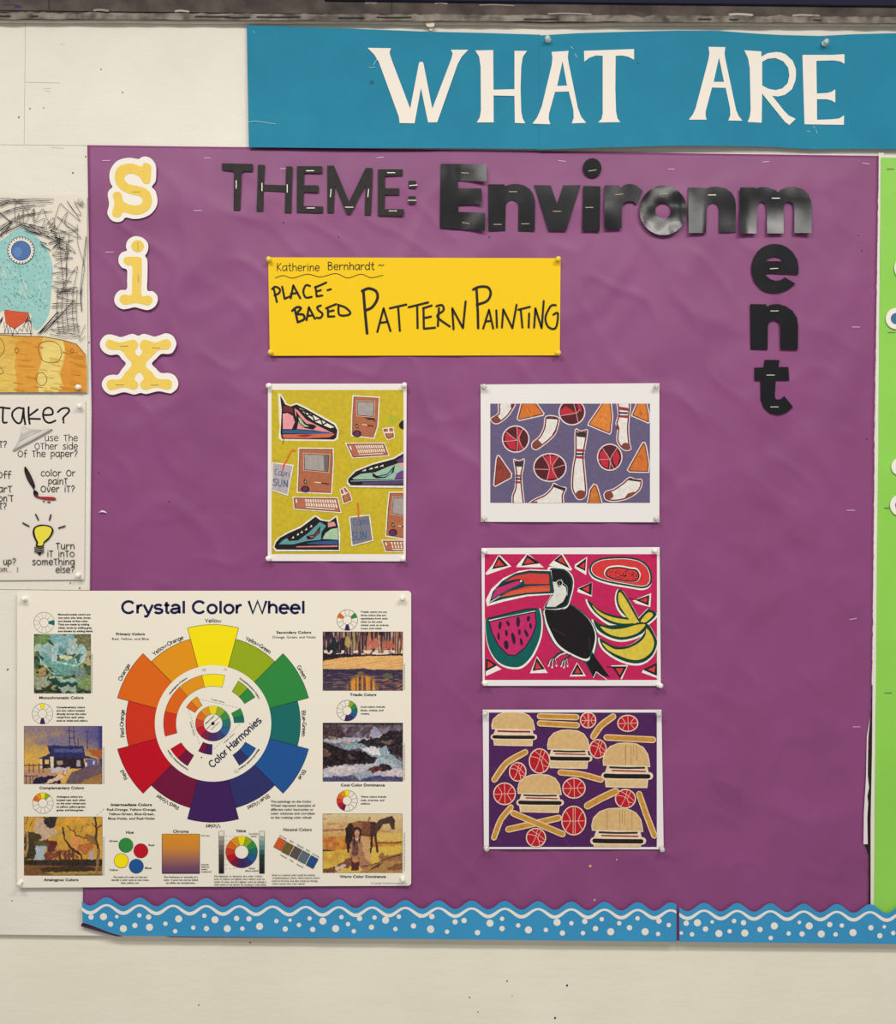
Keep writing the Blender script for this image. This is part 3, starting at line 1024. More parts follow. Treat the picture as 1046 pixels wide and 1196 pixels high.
# ------------------------------------------------------------------ six
tS, ti, tX = T(110, 175, 9.509), T(110, 270, 9.509), T(110, 380, 9.509)
SIX = [
    ('letter_s', 'yellow letter s with white rim, topmost of the three spelling six',
     tS(smooth([(490, 102), (530, 80), (580, 75), (640, 105), (682, 170), (688, 250), (680, 350), (640, 410), (680, 460), (702, 550), (690, 630), (630, 710), (540, 755), (440, 768), (350, 752), (310, 790), (250, 802), (190, 780), (150, 720), (148, 680), (165, 600), (150, 500), (165, 450), (203, 412), (180, 370), (168, 290), (185, 210), (240, 135), (310, 100), (400, 88)], 4)),
     [tS(smooth([(525, 185), (545, 150), (580, 145), (620, 165), (632, 200), (625, 340), (600, 375), (550, 372), (530, 340), (490, 290), (430, 265), (370, 270), (335, 305), (345, 345), (390, 380), (500, 405), (570, 430), (620, 480), (640, 560), (625, 630), (570, 690), (480, 720), (400, 710), (325, 690), (305, 710), (290, 740), (250, 752), (205, 730), (200, 690), (220, 620), (222, 560), (205, 500), (230, 470), (270, 465), (305, 490), (315, 550), (350, 590), (430, 615), (500, 610), (535, 580), (530, 540), (490, 510), (400, 490), (310, 450), (250, 390), (228, 310), (240, 230), (290, 175), (370, 153), (450, 158)], 3))],
     st(tS, [(465, 465, 0.0)])),
    ('letter_i', 'yellow letter i with white rim, middle one of the three spelling six',
     ti(smooth([(362, 215), (352, 170), (370, 105), (420, 65), (475, 55), (540, 75), (590, 125), (600, 190), (580, 250), (565, 272), (588, 320), (592, 400), (590, 530), (590, 655), (650, 668), (695, 710), (705, 770), (670, 840), (600, 875), (530, 865), (450, 845), (370, 862), (310, 865), (250, 830), (222, 770), (240, 700), (290, 655), (360, 645), (365, 540), (363, 432), (310, 405), (272, 350), (275, 280), (310, 235)], 4)),
     [ti(smooth([(345, 290), (400, 282), (490, 285), (520, 300), (528, 345), (526, 520), (527, 710), (600, 712), (640, 740), (645, 780), (610, 820), (570, 820), (460, 797), (350, 815), (310, 805), (280, 765), (300, 715), (345, 702), (412, 703), (420, 540), (420, 387), (370, 380), (330, 345), (328, 310)], 4)),
      ti(ellipse(482, 165, 70, 68, 28))],
     st(ti, [(483, 165, V), (488, 525, V)])),
    ('letter_x', 'yellow letter x with white rim, lowest of the three spelling six',
     tX(smooth([(170, 100), (240, 115), (300, 130), (380, 105), (430, 95), (490, 115), (545, 95), (610, 108), (670, 125), (740, 105), (800, 88), (870, 115), (908, 180), (908, 230), (870, 300), (820, 318), (745, 318), (690, 368), (640, 425), (685, 478), (740, 528), (830, 530), (895, 560), (932, 630), (920, 700), (860, 752), (820, 752), (710, 732), (580, 762), (515, 750), (440, 768), (330, 742), (210, 772), (140, 750), (92, 690), (88, 630), (130, 570), (200, 548), (262, 548), (305, 490), (350, 425), (308, 375), (262, 325), (180, 330), (110, 300), (68, 240), (68, 180), (110, 120)], 4)),
     [tX(smooth([(175, 158), (260, 185), (310, 188), (410, 160), (450, 162), (485, 200), (480, 245), (450, 290), (492, 342), (537, 292), (508, 245), (508, 195), (550, 158), (600, 168), (680, 188), (800, 152), (845, 180), (853, 220), (820, 265), (720, 275), (650, 335), (567, 435), (640, 520), (705, 592), (830, 600), (865, 645), (850, 695), (800, 712), (690, 688), (570, 715), (520, 690), (510, 640), (552, 585), (497, 520), (445, 590), (488, 645), (480, 690), (440, 715), (400, 705), (330, 688), (190, 718), (150, 695), (135, 650), (160, 608), (210, 600), (290, 596), (340, 530), (418, 432), (360, 355), (300, 278), (210, 270), (150, 255), (125, 215), (140, 170)], 3))],
     st(tX, [(330, 230, 0.0), (685, 250, 0.05), (285, 660, 0), (670, 662, 0)])),
]
for nm, lab, back, faces, stp in SIX:
    o, og = slab(nm, back, 0.0075, 0.0011, M['six_white'])
    tag(o, lab, 'letter', 'yellow and white letters spelling six')
    for f in faces:
        q, _ = slab('letter_face' if len(f) != 28 else 'letter_dot', f, 0.0079, 0.0003, M['six_yellow'], origin=og, parent=o)
        q['label'] = 'straw yellow face of the letter'
    for x, y, a in stp:
        staple(o, og, x, y, 9, a, 0.0081, 'staple_dull', 0.5)

# ------------------------------------------------------------------ push pins
PINS = {}


def pin_mesh(mat):
    if mat in PINS:
        return PINS[mat]
    prof = [(0.0, 0.0), (0.0045, 0.0), (0.0047, 0.0008), (0.0043, 0.0016), (0.0030, 0.0024), (0.0025, 0.0045), (0.0026, 0.0070), (0.0033, 0.0084), (0.0041, 0.0090), (0.0043, 0.0098), (0.0040, 0.0106), (0.0, 0.0109)]
    bm = bmesh.new()
    n = 20
    rings = []
    for r, h in prof:
        if r == 0:
            rings.append([bm.verts.new((0, -h, 0))])
        else:
            rings.append([bm.verts.new((r * math.cos(2 * math.pi * k / n), -h, r * math.sin(2 * math.pi * k / n))) for k in range(n)])
    for a, b in zip(rings[:-1], rings[1:]):
        for k in range(n):
            q = [a[k % len(a)], a[(k + 1) % len(a)], b[(k + 1) % len(b)], b[k % len(b)]]
            q = list(dict.fromkeys(q))
            if len(q) > 2:
                bm.faces.new(q)
    bmesh.ops.recalc_face_normals(bm, faces=bm.faces)
    me = bpy.data.meshes.new('push_pin')
    bm.to_mesh(me)
    bm.free()
    me.materials.append(M[mat])
    me.polygons.foreach_set('use_smooth', [True] * len(me.polygons))
    PINS[mat] = me
    return me


def pin(px, py, d, colour, where, group):
    o = link('push_pin', pin_mesh('pin_' + colour), place(px, py, d))
    r = random.Random(int(px * 7 + py))
    o.rotation_euler = (r.uniform(-0.16, 0.10), r.uniform(0, 6), r.uniform(-0.14, 0.14))
    o.scale = (0.92, 0.92, 0.92)
    tag(o, '%s push pin at the %s' % (colour, where), 'push pin', group)
    return o


def corner_pins(pts, d, colour, what):
    for (x, y), c in zip(pts, ('top left', 'top right', 'bottom left', 'bottom right')):
        if x is not None:
            pin(x, y, d, colour, '%s corner of the %s' % (c, what), '%s pins on the %s' % (colour, what))


pin(640, 47, BD + 0.0022, 'clear', 'top of the teal banner above the first letter A', 'clear pins on the banner')
pin(962, 51, BD + 0.0030, 'clear', 'top of the teal banner above its letter E', 'clear pins on the banner')

SD = 0.0068    # how far the pinned sheets stand off the board
INK = (24, 22, 26)
# ------------------------------------------------------------------ hand lettering
HAND = {
    'a': (0.85, [[(.78, .9), (.5, 1), (.15, .85), (.03, .45), (.2, .05), (.5, .05), (.76, .5)], [(.78, 1), (.78, .4), (.84, -.02)]]),
    'b': (0.8, [[(.08, 1.5), (.1, .7), (.1, 0)], [(.1, .7), (.45, .95), (.75, .6), (.65, .1), (.3, 0), (.1, .1)]]),
    'c': (0.72, [[(.68, .85), (.4, 1), (.08, .7), (.08, .25), (.4, 0), (.7, .15)]]),
    'd': (0.85, [[(.76, .6), (.5, .95), (.12, .8), (.05, .3), (.35, 0), (.7, .25)], [(.78, 1.45), (.76, .6), (.78, 0)]]),
    'e': (0.8, [[(.1, .5), (.72, .55), (.65, .9), (.35, 1), (.08, .7), (.1, .2), (.4, 0), (.74, .15)]]),
    'f': (0.6, [[(.65, 1.35), (.4, 1.45), (.25, 1.2), (.25, .5), (.25, -.1)], [(.02, .75), (.6, .78)]]),
    'g': (0.85, [[(.76, .9), (.5, 1), (.12, .85), (.05, .45), (.3, .1), (.6, .2), (.76, .6)], [(.78, 1), (.78, 0), (.6, -.4), (.25, -.42)]]),
    'h': (0.8, [[(.08, 1.45), (.1, .6), (.1, 0)], [(.1, .6), (.4, .95), (.7, .75), (.72, 0)]]),
    'i': (0.22, [[(.1, .95), (.1, 0)], [(.1, 1.3), (.11, 1.36)]]),
    'k': (0.75, [[(.1, 1.45), (.1, 0)], [(.65, .95), (.12, .4)], [(.2, .48), (.7, 0)]]),
    'l': (0.22, [[(.1, 1.4), (.1, 0)]]),
    'm': (1.15, [[(.08, .95), (.1, 0)], [(.1, .6), (.3, .95), (.52, .8), (.54, 0)], [(.54, .6), (.78, .95), (1.0, .8), (1.02, 0)]]),
    'n': (0.8, [[(.08, .95), (.1, 0)], [(.1, .6), (.4, .95), (.68, .75), (.7, 0)]]),
    'o': (0.95, [[(.45, 1.02), (.1, .75), (.08, .3), (.45, 0), (.82, .25), (.82, .75), (.45, 1.02)]]),
    'O': (1.05, [[(.5, 1.28), (.12, .95), (.08, .35), (.5, 0), (.92, .3), (.92, .95), (.5, 1.28)]]),
    'p': (0.8, [[(.1, 1), (.1, -.45)], [(.1, .75), (.45, 1), (.75, .7), (.6, .2), (.1, .2)]]),
    'r': (0.62, [[(.08, .95), (.1, 0)], [(.1, .55), (.35, .9), (.62, .88)]]),
    's': (0.68, [[(.62, .9), (.3, 1), (.1, .78), (.35, .52), (.62, .3), (.45, .03), (.06, .08)]]),
    't': (0.75, [[(.02, 1.22), (.72, 1.25)], [(.36, 1.24), (.36, .2), (.48, 0)]]),
    'u': (0.8, [[(.08, 1), (.1, .25), (.35, 0), (.68, .3), (.7, 1)], [(.7, 1), (.74, 0)]]),
    'v': (0.75, [[(.05, 1), (.36, 0), (.7, 1)]]),
    'K': (0.85, [[(.12, 1.5), (.1, 0)], [(.75, 1.45), (.12, .7)], [(.15, .75), (.78, .02)]]),
    'B': (0.9, [[(.1, 1.5), (.12, 0)], [(.1, 1.45), (.6, 1.4), (.65, 1.0), (.14, .8), (.7, .7), (.8, .25), (.5, 0), (.12, 0)]]),
    'ŧ': (0.6, [[(.3, 1.45), (.28, .25), (.42, 0), (.6, .06)], [(.05, .98), (.56, 1.0)]]),
    'T': (0.75, [[(.02, 1.22), (.72, 1.25)], [(.36, 1.24), (.36, 0)]]),
    'C': (0.8, [[(.72, 1.3), (.4, 1.45), (.08, 1), (.1, .3), (.4, 0), (.75, .2)]]),
    'S': (0.75, [[(.68, 1.3), (.4, 1.45), (.12, 1.15), (.4, .8), (.68, .45), (.5, .03), (.06, .15)]]),
    'U': (0.85, [[(.08, 1.45), (.1, .35), (.4, 0), (.7, .35), (.74, 1.45)]]),
    'N': (0.85, [[(.1, 0), (.12, 1.4)], [(.12, 1.4), (.7, .05)], [(.7, .05), (.74, 1.45)]]),
    '?': (0.75, [[(.08, 1.05), (.3, 1.32), (.62, 1.2), (.6, .85), (.32, .5), (.32, .3)], [(.32, .02), (.33, .06)]]),
    "'": (0.25, [[(.12, 1.4), (.1, 1.15)]]),
    '.': (0.3, [[(.1, .0), (.12, .03)]]),
    ':': (0.3, [[(.1, .1), (.12, .13)], [(.1, .7), (.12, .73)]]),
    ')': (0.4, [[(.1, 1.2), (.28, .6), (.1, -.1)]]),
    '~': (0.9, [[(.1, .5), (.3, .7), (.55, .5), (.8, .72)]]),
    ' ': (0.75, []),
}


def hand(a, s, x0, x1, base, xh, w, c, slope=0.0, gap=0.16):
    tot = sum(HAND[ch][0] + gap for ch in s) - gap
    k = (x1 - x0) / tot
    x = 0.0
    for ch in s:
        wd, strokes = HAND[ch]
        for q in strokes:
            pts = [(x0 + (x + p[0]) * k, base - p[1] * xh + slope * (x + p[0]) * k) for p in q]
            a.line(pts, w, c, sm=len(pts) > 2)
        x += wd + gap


# ------------------------------------------------------------------ yellow title card
o, og = sheet('title_card', [(313, 300.5), (654.5, 301.5), (653.5, 415), (315, 415.5)], SD, (240, 198, 0), 'yellow card hand lettered Place-Based Pattern Painting', 'card', 0.5, bump=(300, 0.08, 0.0005))
a = Art('lettering', og, SD + 0.00004, 'print', o)
t1, t2 = T(305, 295, 6.153), T(410, 310, 4.102)
hand(a, 'Kaŧherine', 323, 373, 316.3, 6.0, 1.0, INK)
hand(a, 'Bernhardŧ', 382.5, 437, 315.0, 6.0, 1.0, INK)
hand(a, '~', 441, 449, 312.5, 4.5, 0.9, INK)
a.line(t1([(100, 182), (160, 165), (225, 183), (330, 155), (425, 175), (535, 150), (620, 182), (715, 155), (790, 180), (875, 162)]), 0.75, INK, sm=True)
BIG = [
    # PLACE-
    (t1, 2.0, [[(90, 260), (112, 355)], [(78, 262), (100, 245), (132, 262), (128, 290), (95, 308)]]),
    (t1, 2.0, [[(150, 245), (168, 332), (212, 312)]]),
    (t1, 2.0, [[(212, 328), (230, 235), (280, 328)], [(212, 296), (262, 290)]]),
    (t1, 2.0, [[(350, 240), (320, 235), (302, 280), (320, 322), (362, 318)]]),
    (t1, 2.0, [[(390, 245), (398, 315), (438, 308)], [(386, 250), (430, 232), (466, 215)], [(395, 280), (428, 270)]]),
    (t1, 2.0, [[(476, 270), (500, 263)]]),
    # BASED
    (t1, 2.2, [[(240, 405), (262, 500)], [(222, 418), (255, 392), (285, 400), (255, 440), (300, 445), (308, 478), (262, 500)]]),
    (t1, 2.0, [[(325, 485), (342, 392), (385, 475)], [(332, 455), (370, 450)]]),
    (t1, 2.0, [[(428, 380), (402, 392), (412, 415), (440, 440), (425, 468), (398, 468)]]),
    (t1, 2.0, [[(478, 395), (480, 460), (525, 458)], [(465, 400), (538, 370)], [(478, 425), (520, 415)]]),
    (t1, 2.0, [[(555, 378), (560, 445), (615, 450), (640, 432), (605, 395), (552, 375)]]),
    # PATTERN
    (t2, 2.6, [[(58, 120), (66, 220), (76, 325)], [(52, 122), (85, 110), (120, 125), (125, 160), (100, 200), (68, 215)]]),
    (t2, 2.0, [[(125, 318), (155, 205), (188, 314)], [(138, 275), (172, 270)]]),
    (t2, 2.0, [[(185, 205), (264, 187)], [(225, 200), (233, 313)]]),
    (t2, 2.0, [[(275, 200), (368, 177)], [(316, 195), (318, 300)]]),
    (t2, 2.0, [[(346, 203), (348, 303), (402, 298)], [(344, 205), (385, 192)], [(348, 252), (382, 245)]]),
    (t2, 2.0, [[(420, 205), (415, 290)], [(408, 195), (435, 190), (442, 215), (412, 245), (472, 292)]]),
    (t2, 2.0, [[(490, 305), (484, 205), (535, 300), (548, 172)]]),
    # PAINTING
    (t2, 2.3, [[(600, 110), (606, 220), (608, 300)], [(584, 115), (615, 102), (655, 105), (668, 135), (650, 170), (602, 188)]]),
    (t2, 1.9, [[(632, 302), (660, 212), (680, 302)], [(645, 268), (672, 265)]]),
    (t2, 1.9, [[(695, 215), (698, 297)]]),
    (t2, 1.9, [[(722, 297), (728, 210), (772, 300), (792, 188)]]),
    (t2, 1.9, [[(800, 212), (856, 198)], [(812, 212), (820, 297)]]),
    (t2, 1.9, [[(852, 230), (850, 297)]]),
    (t2, 1.9, [[(876, 297), (882, 205), (912, 300), (922, 170)]]),
    (t2, 1.9, [[(980, 190), (955, 195), (930, 250), (945, 295), (980, 298), (990, 230), (968, 235)]]),
]
SMOOTHED = {0, 3, 6, 8, 10, 11, 16, 18, 25}
for i, (t, w, strokes) in enumerate(BIG):
    for s in strokes:
        a.line(t(s), w * 1.22, INK, sm=(i in SMOOTHED and len(s) > 3))
a.build()
corner_pins([(314.5, 304), (651, 303.5), (316.5, 412), (650.5, 412.5)], SD + 0.0001, 'yellow', 'yellow title card')

# ------------------------------------------------------------------ print: sneakers and computers
o, og = sheet('art_print', [(312.8, 448), (474.8, 448), (473.6, 655.6), (312.6, 655.2)], SD, (232, 224, 222), 'portrait print of sneakers and boxy computers on mustard yellow', 'picture', 0.5, group='art prints')
a = Art('printed_picture', og, SD + 0.00004, 'paint', o)
t = T(300, 440, 5.2)
a.clip = (317, 455.4, 471, 647.2)
YEL = (196, 174, 42)
WH = (228, 222, 205)
BK = (30, 26, 30)
BR = (172, 102, 72)
a.rect(317, 455.4, 471, 647.2, YEL)
for (x, y, r, c) in [(505, 340, 22, (194, 158, 44)), (820, 260, 36, (176, 176, 44)), (640, 130, 30, (194, 168, 46)), (420, 850, 40, (192, 168, 40)), (180, 980, 44, (196, 168, 44)), (700, 700, 50, (202, 180, 48)), (120, 520, 26, (190, 160, 44))]:
    p = t([(x, y)])[0]
    a.ell(p[0], p[1], r / 5.2, r / 6.5, c, 16)


def P(pts, c, sm=False):
    q = t(pts)
    a.curve(q, c, 4) if sm else a.poly(q, c)


def Ln(pts, w, c, sm=False):
    a.line(t(pts), w / 5.2, c, sm=sm)


# sneaker facing right, top left
P([(128, 105), (140, 100), (160, 125), (182, 165), (205, 172), (240, 158), (300, 185), (480, 285), (498, 330), (492, 378), (470, 392), (150, 388), (130, 372), (138, 300), (133, 230)], WH)
P([(140, 115), (152, 130), (172, 168), (205, 180), (240, 168), (300, 197), (470, 293), (488, 325), (482, 370), (465, 382), (150, 378), (143, 340), (150, 200)], BK)
P([(158, 180), (180, 174), (214, 184), (220, 222), (190, 212), (160, 212)], (110, 42, 44))
P([(156, 225), (185, 220), (218, 238), (230, 275), (212, 318), (157, 318)], (226, 150, 158))
P([(228, 192), (250, 205), (300, 262), (355, 290), (465, 345), (350, 325), (243, 318), (252, 268), (232, 230)], (224, 142, 146))
P([(236, 205), (262, 245), (300, 285), (345, 290), (362, 303), (340, 322), (290, 312), (256, 282), (240, 245)], BK)
P([(250, 246), (265, 254), (287, 288), (318, 304), (288, 303), (260, 280)], (160, 196, 150))
P([(256, 190), (300, 210), (470, 307), (445, 312), (350, 272), (288, 222)], WH)
for q in [[(284, 195), (300, 236)], [(262, 200), (320, 222)], [(300, 236), (340, 228)], [(332, 225), (350, 270)], [(350, 270), (392, 256)], [(384, 250), (400, 292)], [(400, 292), (428, 276)], [(300, 205), (330, 240)]]:
    Ln(q, 8, BK)
P([(156, 325), (240, 322), (350, 330), (440, 335), (442, 348), (300, 346), (155, 343)], (46, 92, 134))
P([(155, 350), (300, 349), (450, 345), (474, 348), (440, 368), (300, 374), (158, 372)], (206, 104, 78))
P([(235, 358), (300, 350), (345, 354), (290, 368)], (168, 34, 46))
Ln([(163, 380), (158, 405)], 4, BK)
# computers


def computer(outer, screen, logo, slot):
    P(outer, WH)
    P(inset(outer, 7), (112, 58, 44))
    P(inset(outer, 11), BR)
    P(inset(screen, -8), (210, 170, 150))
    P(inset(screen, -4), (60, 48, 46))
    P(screen, (163, 154, 150))
    lx, ly = logo
    P([(lx - 26, ly - 5), (lx - 8, ly - 20), (lx + 18, ly - 16), (lx + 26, ly + 8), (lx + 8, ly + 22), (lx - 20, ly + 16)], (62, 36, 64), True)
    P([(lx - 14, ly - 8), (lx + 8, ly - 12), (lx + 10, ly + 2), (lx - 14, ly + 2)], (142, 38, 44))
    P([(lx - 16, ly + 6), (lx + 14, ly + 6), (lx + 6, ly + 16), (lx - 14, ly + 14)], (52, 72, 132))
    P([(lx - 6, ly - 60), (lx + 8, ly - 48), (lx + 6, ly - 30), (lx - 8, ly - 38)], BK, True)
    P([(lx - 2, ly - 52), (lx + 5, ly - 46), (lx + 2, ly - 36), (lx - 4, ly - 42)], (150, 170, 110), True)
    x0, y0, x1, y1 = slot
    Ln([(x0, y0), ((x0 + x1) / 2, y0 + 4)], 4, WH)
    Ln([((x0 + x1) / 2, y0 + 6), (x1, y1)], 8, (86, 40, 36))


computer([(580, 112), (746, 122), (737, 300), (712, 378), (570, 360), (572, 240)], [(610, 152), (710, 156), (704, 240), (612, 232)], (608, 345), (640, 290, 704, 300))
P([(640, 245), (712, 250), (722, 280), (706, 262), (676, 262), (660, 252)], (60, 42, 40))
computer([(250, 430), (466, 432), (468, 520), (455, 714), (240, 705), (245, 600)], [(288, 470), (436, 478), (430, 575), (290, 562)], (293, 682), (350, 640, 435, 652))
P([(405, 478), (436, 478), (430, 575), (408, 572)], (110, 98, 98))
computer([(800, 698), (900, 698), (900, 990), (778, 970), (788, 800)], [(830, 738), (900, 738), (900, 842), (820, 828)], (826, 945), (860, 905, 900, 912))


def mouse(pts, ax):
    P(inset(pts, -6), WH)
    P(pts, (128, 60, 46))
    P(inset(pts, 6), (180, 108, 82))
    for q in ax:
        Ln(q, 8, WH)


mouse([(766, 318), (824, 312), (832, 366), (797, 380), (784, 368)], [[(772, 340), (830, 336)], [(798, 316), (800, 338)]])
mouse([(508, 688), (534, 674), (558, 704), (573, 748), (527, 768)], [[(514, 718), (548, 704)], [(524, 684), (534, 712)]])


def keyboard(pts, cols, ru, n):
    P(inset(pts, -6), WH)
    P(pts, (118, 58, 44))
    P(inset(pts, 5), (178, 106, 80))
    A, B, Cc, Dd = pts

    def uv(u, v):
        x = (A[0] * (1 - u) + B[0] * u) * (1 - v) + (Dd[0] * (1 - u) + Cc[0] * u) * v
        y = (A[1] * (1 - u) + B[1] * u) * (1 - v) + (Dd[1] * (1 - u) + Cc[1] * u) * v
        return (x, y)
    for r in ((0.12, 0.36), (0.44, 0.70)):
        for i in range(n):
            u = ru[0] + (ru[1] - ru[0]) * i / n
            P([uv(u, r[0]), uv(u + 0.034, r[0]), uv(u + 0.034, r[1]), uv(u, r[1])], WH)
    Ln([uv(ru[0], 0.82), uv(ru[1] - 0.1, 0.84)], 5, WH)
    Ln([uv(0.06, 0.2), uv(0.06, 0.4)], 9, WH)


keyboard([(543, 407), (772, 406), (797, 476), (582, 491)], 0, (0.22, 0.97), 13)
keyboard([(222, 734), (486, 738), (507, 822), (228, 800)], 0, (0.26, 0.98), 13)
keyboard([(763, 996), (1000, 996), (1000, 1060), (784, 1060)], 0, (0.2, 0.9), 9)


def pouch(pts, body, straw, tx, c, ink):
    P(pts, WH)
    P(inset(pts, 7), body)
    for i, q in enumerate(straw):
        Ln(q, 9, (206, 62, 62) if i else (212, 112, 46), True)
    (x0, y0, x1, cb, sb, sz, sl) = tx
    p0, p1 = t([(x0, cb)])[0], t([(x1, cb)])[0]
    hand(a, 'Capri', p0[0], p1[0], p0[1], sz / 5.2, 0.7, ink, sl)
    p0, p1 = t([(x0 - 12, sb)])[0], t([(x1 - 10, sb)])[0]
    hand(a, 'SUN', p0[0], p1[0], p0[1], sz / 5.2 * 1.15, 1.0, ink, sl)


pouch([(92, 518), (224, 535), (188, 724), (84, 690)], (176, 166, 172), [[(160, 545), (178, 510), (205, 455), (218, 446), (232, 450)], [(155, 572), (164, 535)]], (108, 0, 198, 596, 660, 25, 0.13), None, (52, 84, 120))
pouch([(558, 850), (686, 836), (707, 997), (574, 1032)], (122, 118, 130), [[(612, 765), (617, 850)], [(617, 850), (620, 872)]], (586, 0, 676, 905, 995, 30, -0.1), None, (44, 96, 140))
# sneaker facing left, right edge
P([(545, 625), (595, 567), (700, 525), (830, 490), (900, 445), (900, 675), (565, 672), (545, 648)], WH)
P([(553, 622), (600, 575), (700, 535), (830, 500), (900, 460), (900, 662), (570, 660), (553, 640)], BK)
P([(578, 618), (630, 590), (720, 580), (800, 545), (850, 528), (900, 540), (900, 600), (830, 622), (590, 624)], (152, 186, 160))
P([(835, 618), (850, 585), (880, 570), (900, 570), (900, 620)], (112, 62, 130))
P([(845, 508), (900, 478), (900, 512), (860, 520)], (96, 58, 122))
P([(850, 525), (900, 520), (900, 542), (870, 545)], (224, 150, 156))
P([(700, 582), (730, 602), (790, 590), (838, 536), (830, 580), (780, 614), (725, 618), (702, 606)], BK)
P([(738, 606), (790, 596), (825, 562), (812, 590), (775, 608)], (120, 182, 190))
for x in (650, 690, 722, 756):
    P([(x - 14, 574 - (x - 650) * 0.26), (x + 10, 560 - (x - 650) * 0.26), (x + 12, 572 - (x - 650) * 0.26)], WH)
P([(640, 640), (900, 632), (900, 652), (640, 656)], (88, 66, 108))
Ln([(570, 634), (900, 626)], 4, (150, 180, 190))
P([(862, 290), (880, 268), (900, 265), (900, 315), (872, 312)], BK, True)
# sneaker facing left, bottom
P([(96, 1038), (108, 1000), (130, 975), (190, 940), (262, 908), (350, 842), (365, 845), (400, 868), (440, 872), (470, 848), (488, 845), (500, 900), (507, 960), (504, 1060), (115, 1062)], WH)
P([(105, 1035), (115, 1005), (140, 978), (195, 948), (265, 918), (355, 850), (385, 872), (440, 882), (480, 852), (495, 925), (498, 1052), (120, 1050)], BK)
P([(132, 1018), (160, 990), (182, 980), (195, 998), (250, 994), (310, 950), (382, 882), (420, 905), (392, 945), (388, 990), (300, 998), (220, 1018)], (92, 150, 152))
P([(398, 985), (415, 950), (450, 925), (492, 918), (492, 990)], (164, 196, 160))
P([(430, 888), (468, 880), (480, 905), (432, 915)], (220, 148, 150))
P([(300, 968), (345, 958), (385, 905), (380, 950), (340, 985), (305, 990)], BK)
P([(312, 968), (350, 966), (378, 930), (366, 955), (335, 978)], (196, 90, 98))
for x in (215, 245, 268, 295, 325):
    y = 975 - (x - 215) * 0.62
    P([(x - 5, y + 8), (x + 6, y - 8), (x + 11, y + 5)], WH)
P([(300, 1010), (400, 998), (492, 996), (490, 1020), (320, 1016)], (48, 88, 136))
P([(240, 1030), (490, 1024), (490, 1034), (240, 1036)], (220, 130, 136))
a.build()
corner_pins([(314.5, 450.5), (471.5, 450.5), (314.5, 652.5), (470.5, 652.5)], SD + 0.0001, 'white', 'sneaker picture')

# ------------------------------------------------------------------ print: socks, balls, chips
o, og = sheet('art_print', [(561, 449), (769.8, 447.5), (769.8, 610), (561.5, 609.5)], SD, (228, 224, 222), 'landscape print of socks, basketballs and orange chips with wide white margins', 'picture', 0.5, group='art prints')
a = Art('printed_picture', og, SD + 0.00004, 'paint', o)
a.clip = (572.3, 471.4, 758.8, 587.4)
a.rect(572.3, 471.4, 758.8, 587.4, (99, 90, 122))
PW, MR, SK = (226, 206, 206), (108, 40, 44), (222, 217, 210)
tLs, tRs, tCs = T(568, 465, 9.2), T(665, 465, 9.2), T(550, 440, 4.358)


def sock(t_, outl, parts, sm=True):
    q = smooth(t_(outl), 3)
    a.poly(q, PW)
    a.poly(inset(q, 1.15), MR)
    a.poly(inset(q, 2.7), SK)
    for pts, c in parts:
        a.poly(t_(pts), c)


def chip(t_, outl, c=(196, 106, 46)):
    q = t_(outl)
    a.poly(q, PW)
    a.poly(inset(q, 1.3), (104, 44, 36))
    a.poly(inset(q, 2.5), c)
    q3 = inset(q, 4.6)
    cx, cy = sum(p[0] for p in q3) / len(q3), sum(p[1] for p in q3) / len(q3)
    rr = random.Random(int(cx * 3 + cy))
    for k in range(9):
        ang, rad = rr.uniform(0, 6.28), rr.uniform(0.3, 2.8)
        x, y = cx + rad * math.cos(ang), cy + rad * 1.2 * math.sin(ang)
        f = rr.choice((-20, -12, 10, 16))
        a.line([(x - 1.2, y - 1.5), (x + rr.uniform(-.5, 1.5), y + 1.6)], rr.uniform(1.2, 2.4), (c[0] + f, c[1] + f, c[2] + f * 0.5))


def ball(cx, cy, rx, ry, reds, lines):
    a.ell(cx, cy, rx, ry, PW)
    a.ell(cx, cy, rx - 1.4, ry - 1.4, (84, 32, 40))
    for q in reds:
        pts = [(cx + x * (rx - 1.6), cy + y * (ry - 1.6)) for x, y in q]
        a.poly(pts, (186, 42, 62))
    for q in lines:
        a.line([(cx + x * (rx - 1.4), cy + y * (ry - 1.4)) for x, y in q], 0.8, (214, 150, 150), sm=len(q) > 2)


BRN = (126, 66, 56)
sock(tLs, [(135, 40), (315, 40), (250, 180), (160, 260), (100, 282), (50, 255), (45, 210), (120, 160)], [([(55, 215), (112, 178), (155, 238), (110, 266), (66, 250)], BRN), ([(262, 60), (290, 60), (280, 100), (258, 105)], MR)])
chip(tLs, [(368, 40), (535, 40), (625, 165), (610, 190), (350, 248), (322, 225)], (204, 112, 46))
ball(602, 512.8, 16.2, 16, [[(-.85, -.35), (-.6, -.5), (.05, .05), (-.85, .15)], [(-.8, .25), (.0, .15), (.0, .9), (-.5, .75)], [(.15, -.9), (.5, -.7), (.3, -.1), (.55, .75), (.25, .92), (.2, .1)]], [[(-.75, -.55), (.1, .1)], [(.1, -.98), (.15, .1), (.1, .98)], [(-.95, .2), (.1, .1)], [(.55, -.8), (.25, 0), (.6, .75)]])
sock(tLs, [(635, 190), (780, 205), (765, 330), (720, 420), (560, 550), (500, 550), (480, 520), (490, 470), (560, 410), (610, 310)], [([(545, 440), (605, 500), (552, 538), (505, 532), (497, 482)], BRN), ([(752, 318), (705, 388), (722, 402), (755, 350)], (120, 40, 50)), ([(642, 204), (768, 214), (766, 230), (640, 222)], (52, 34, 34))])
pc = tCs([(513, 180)])[0]
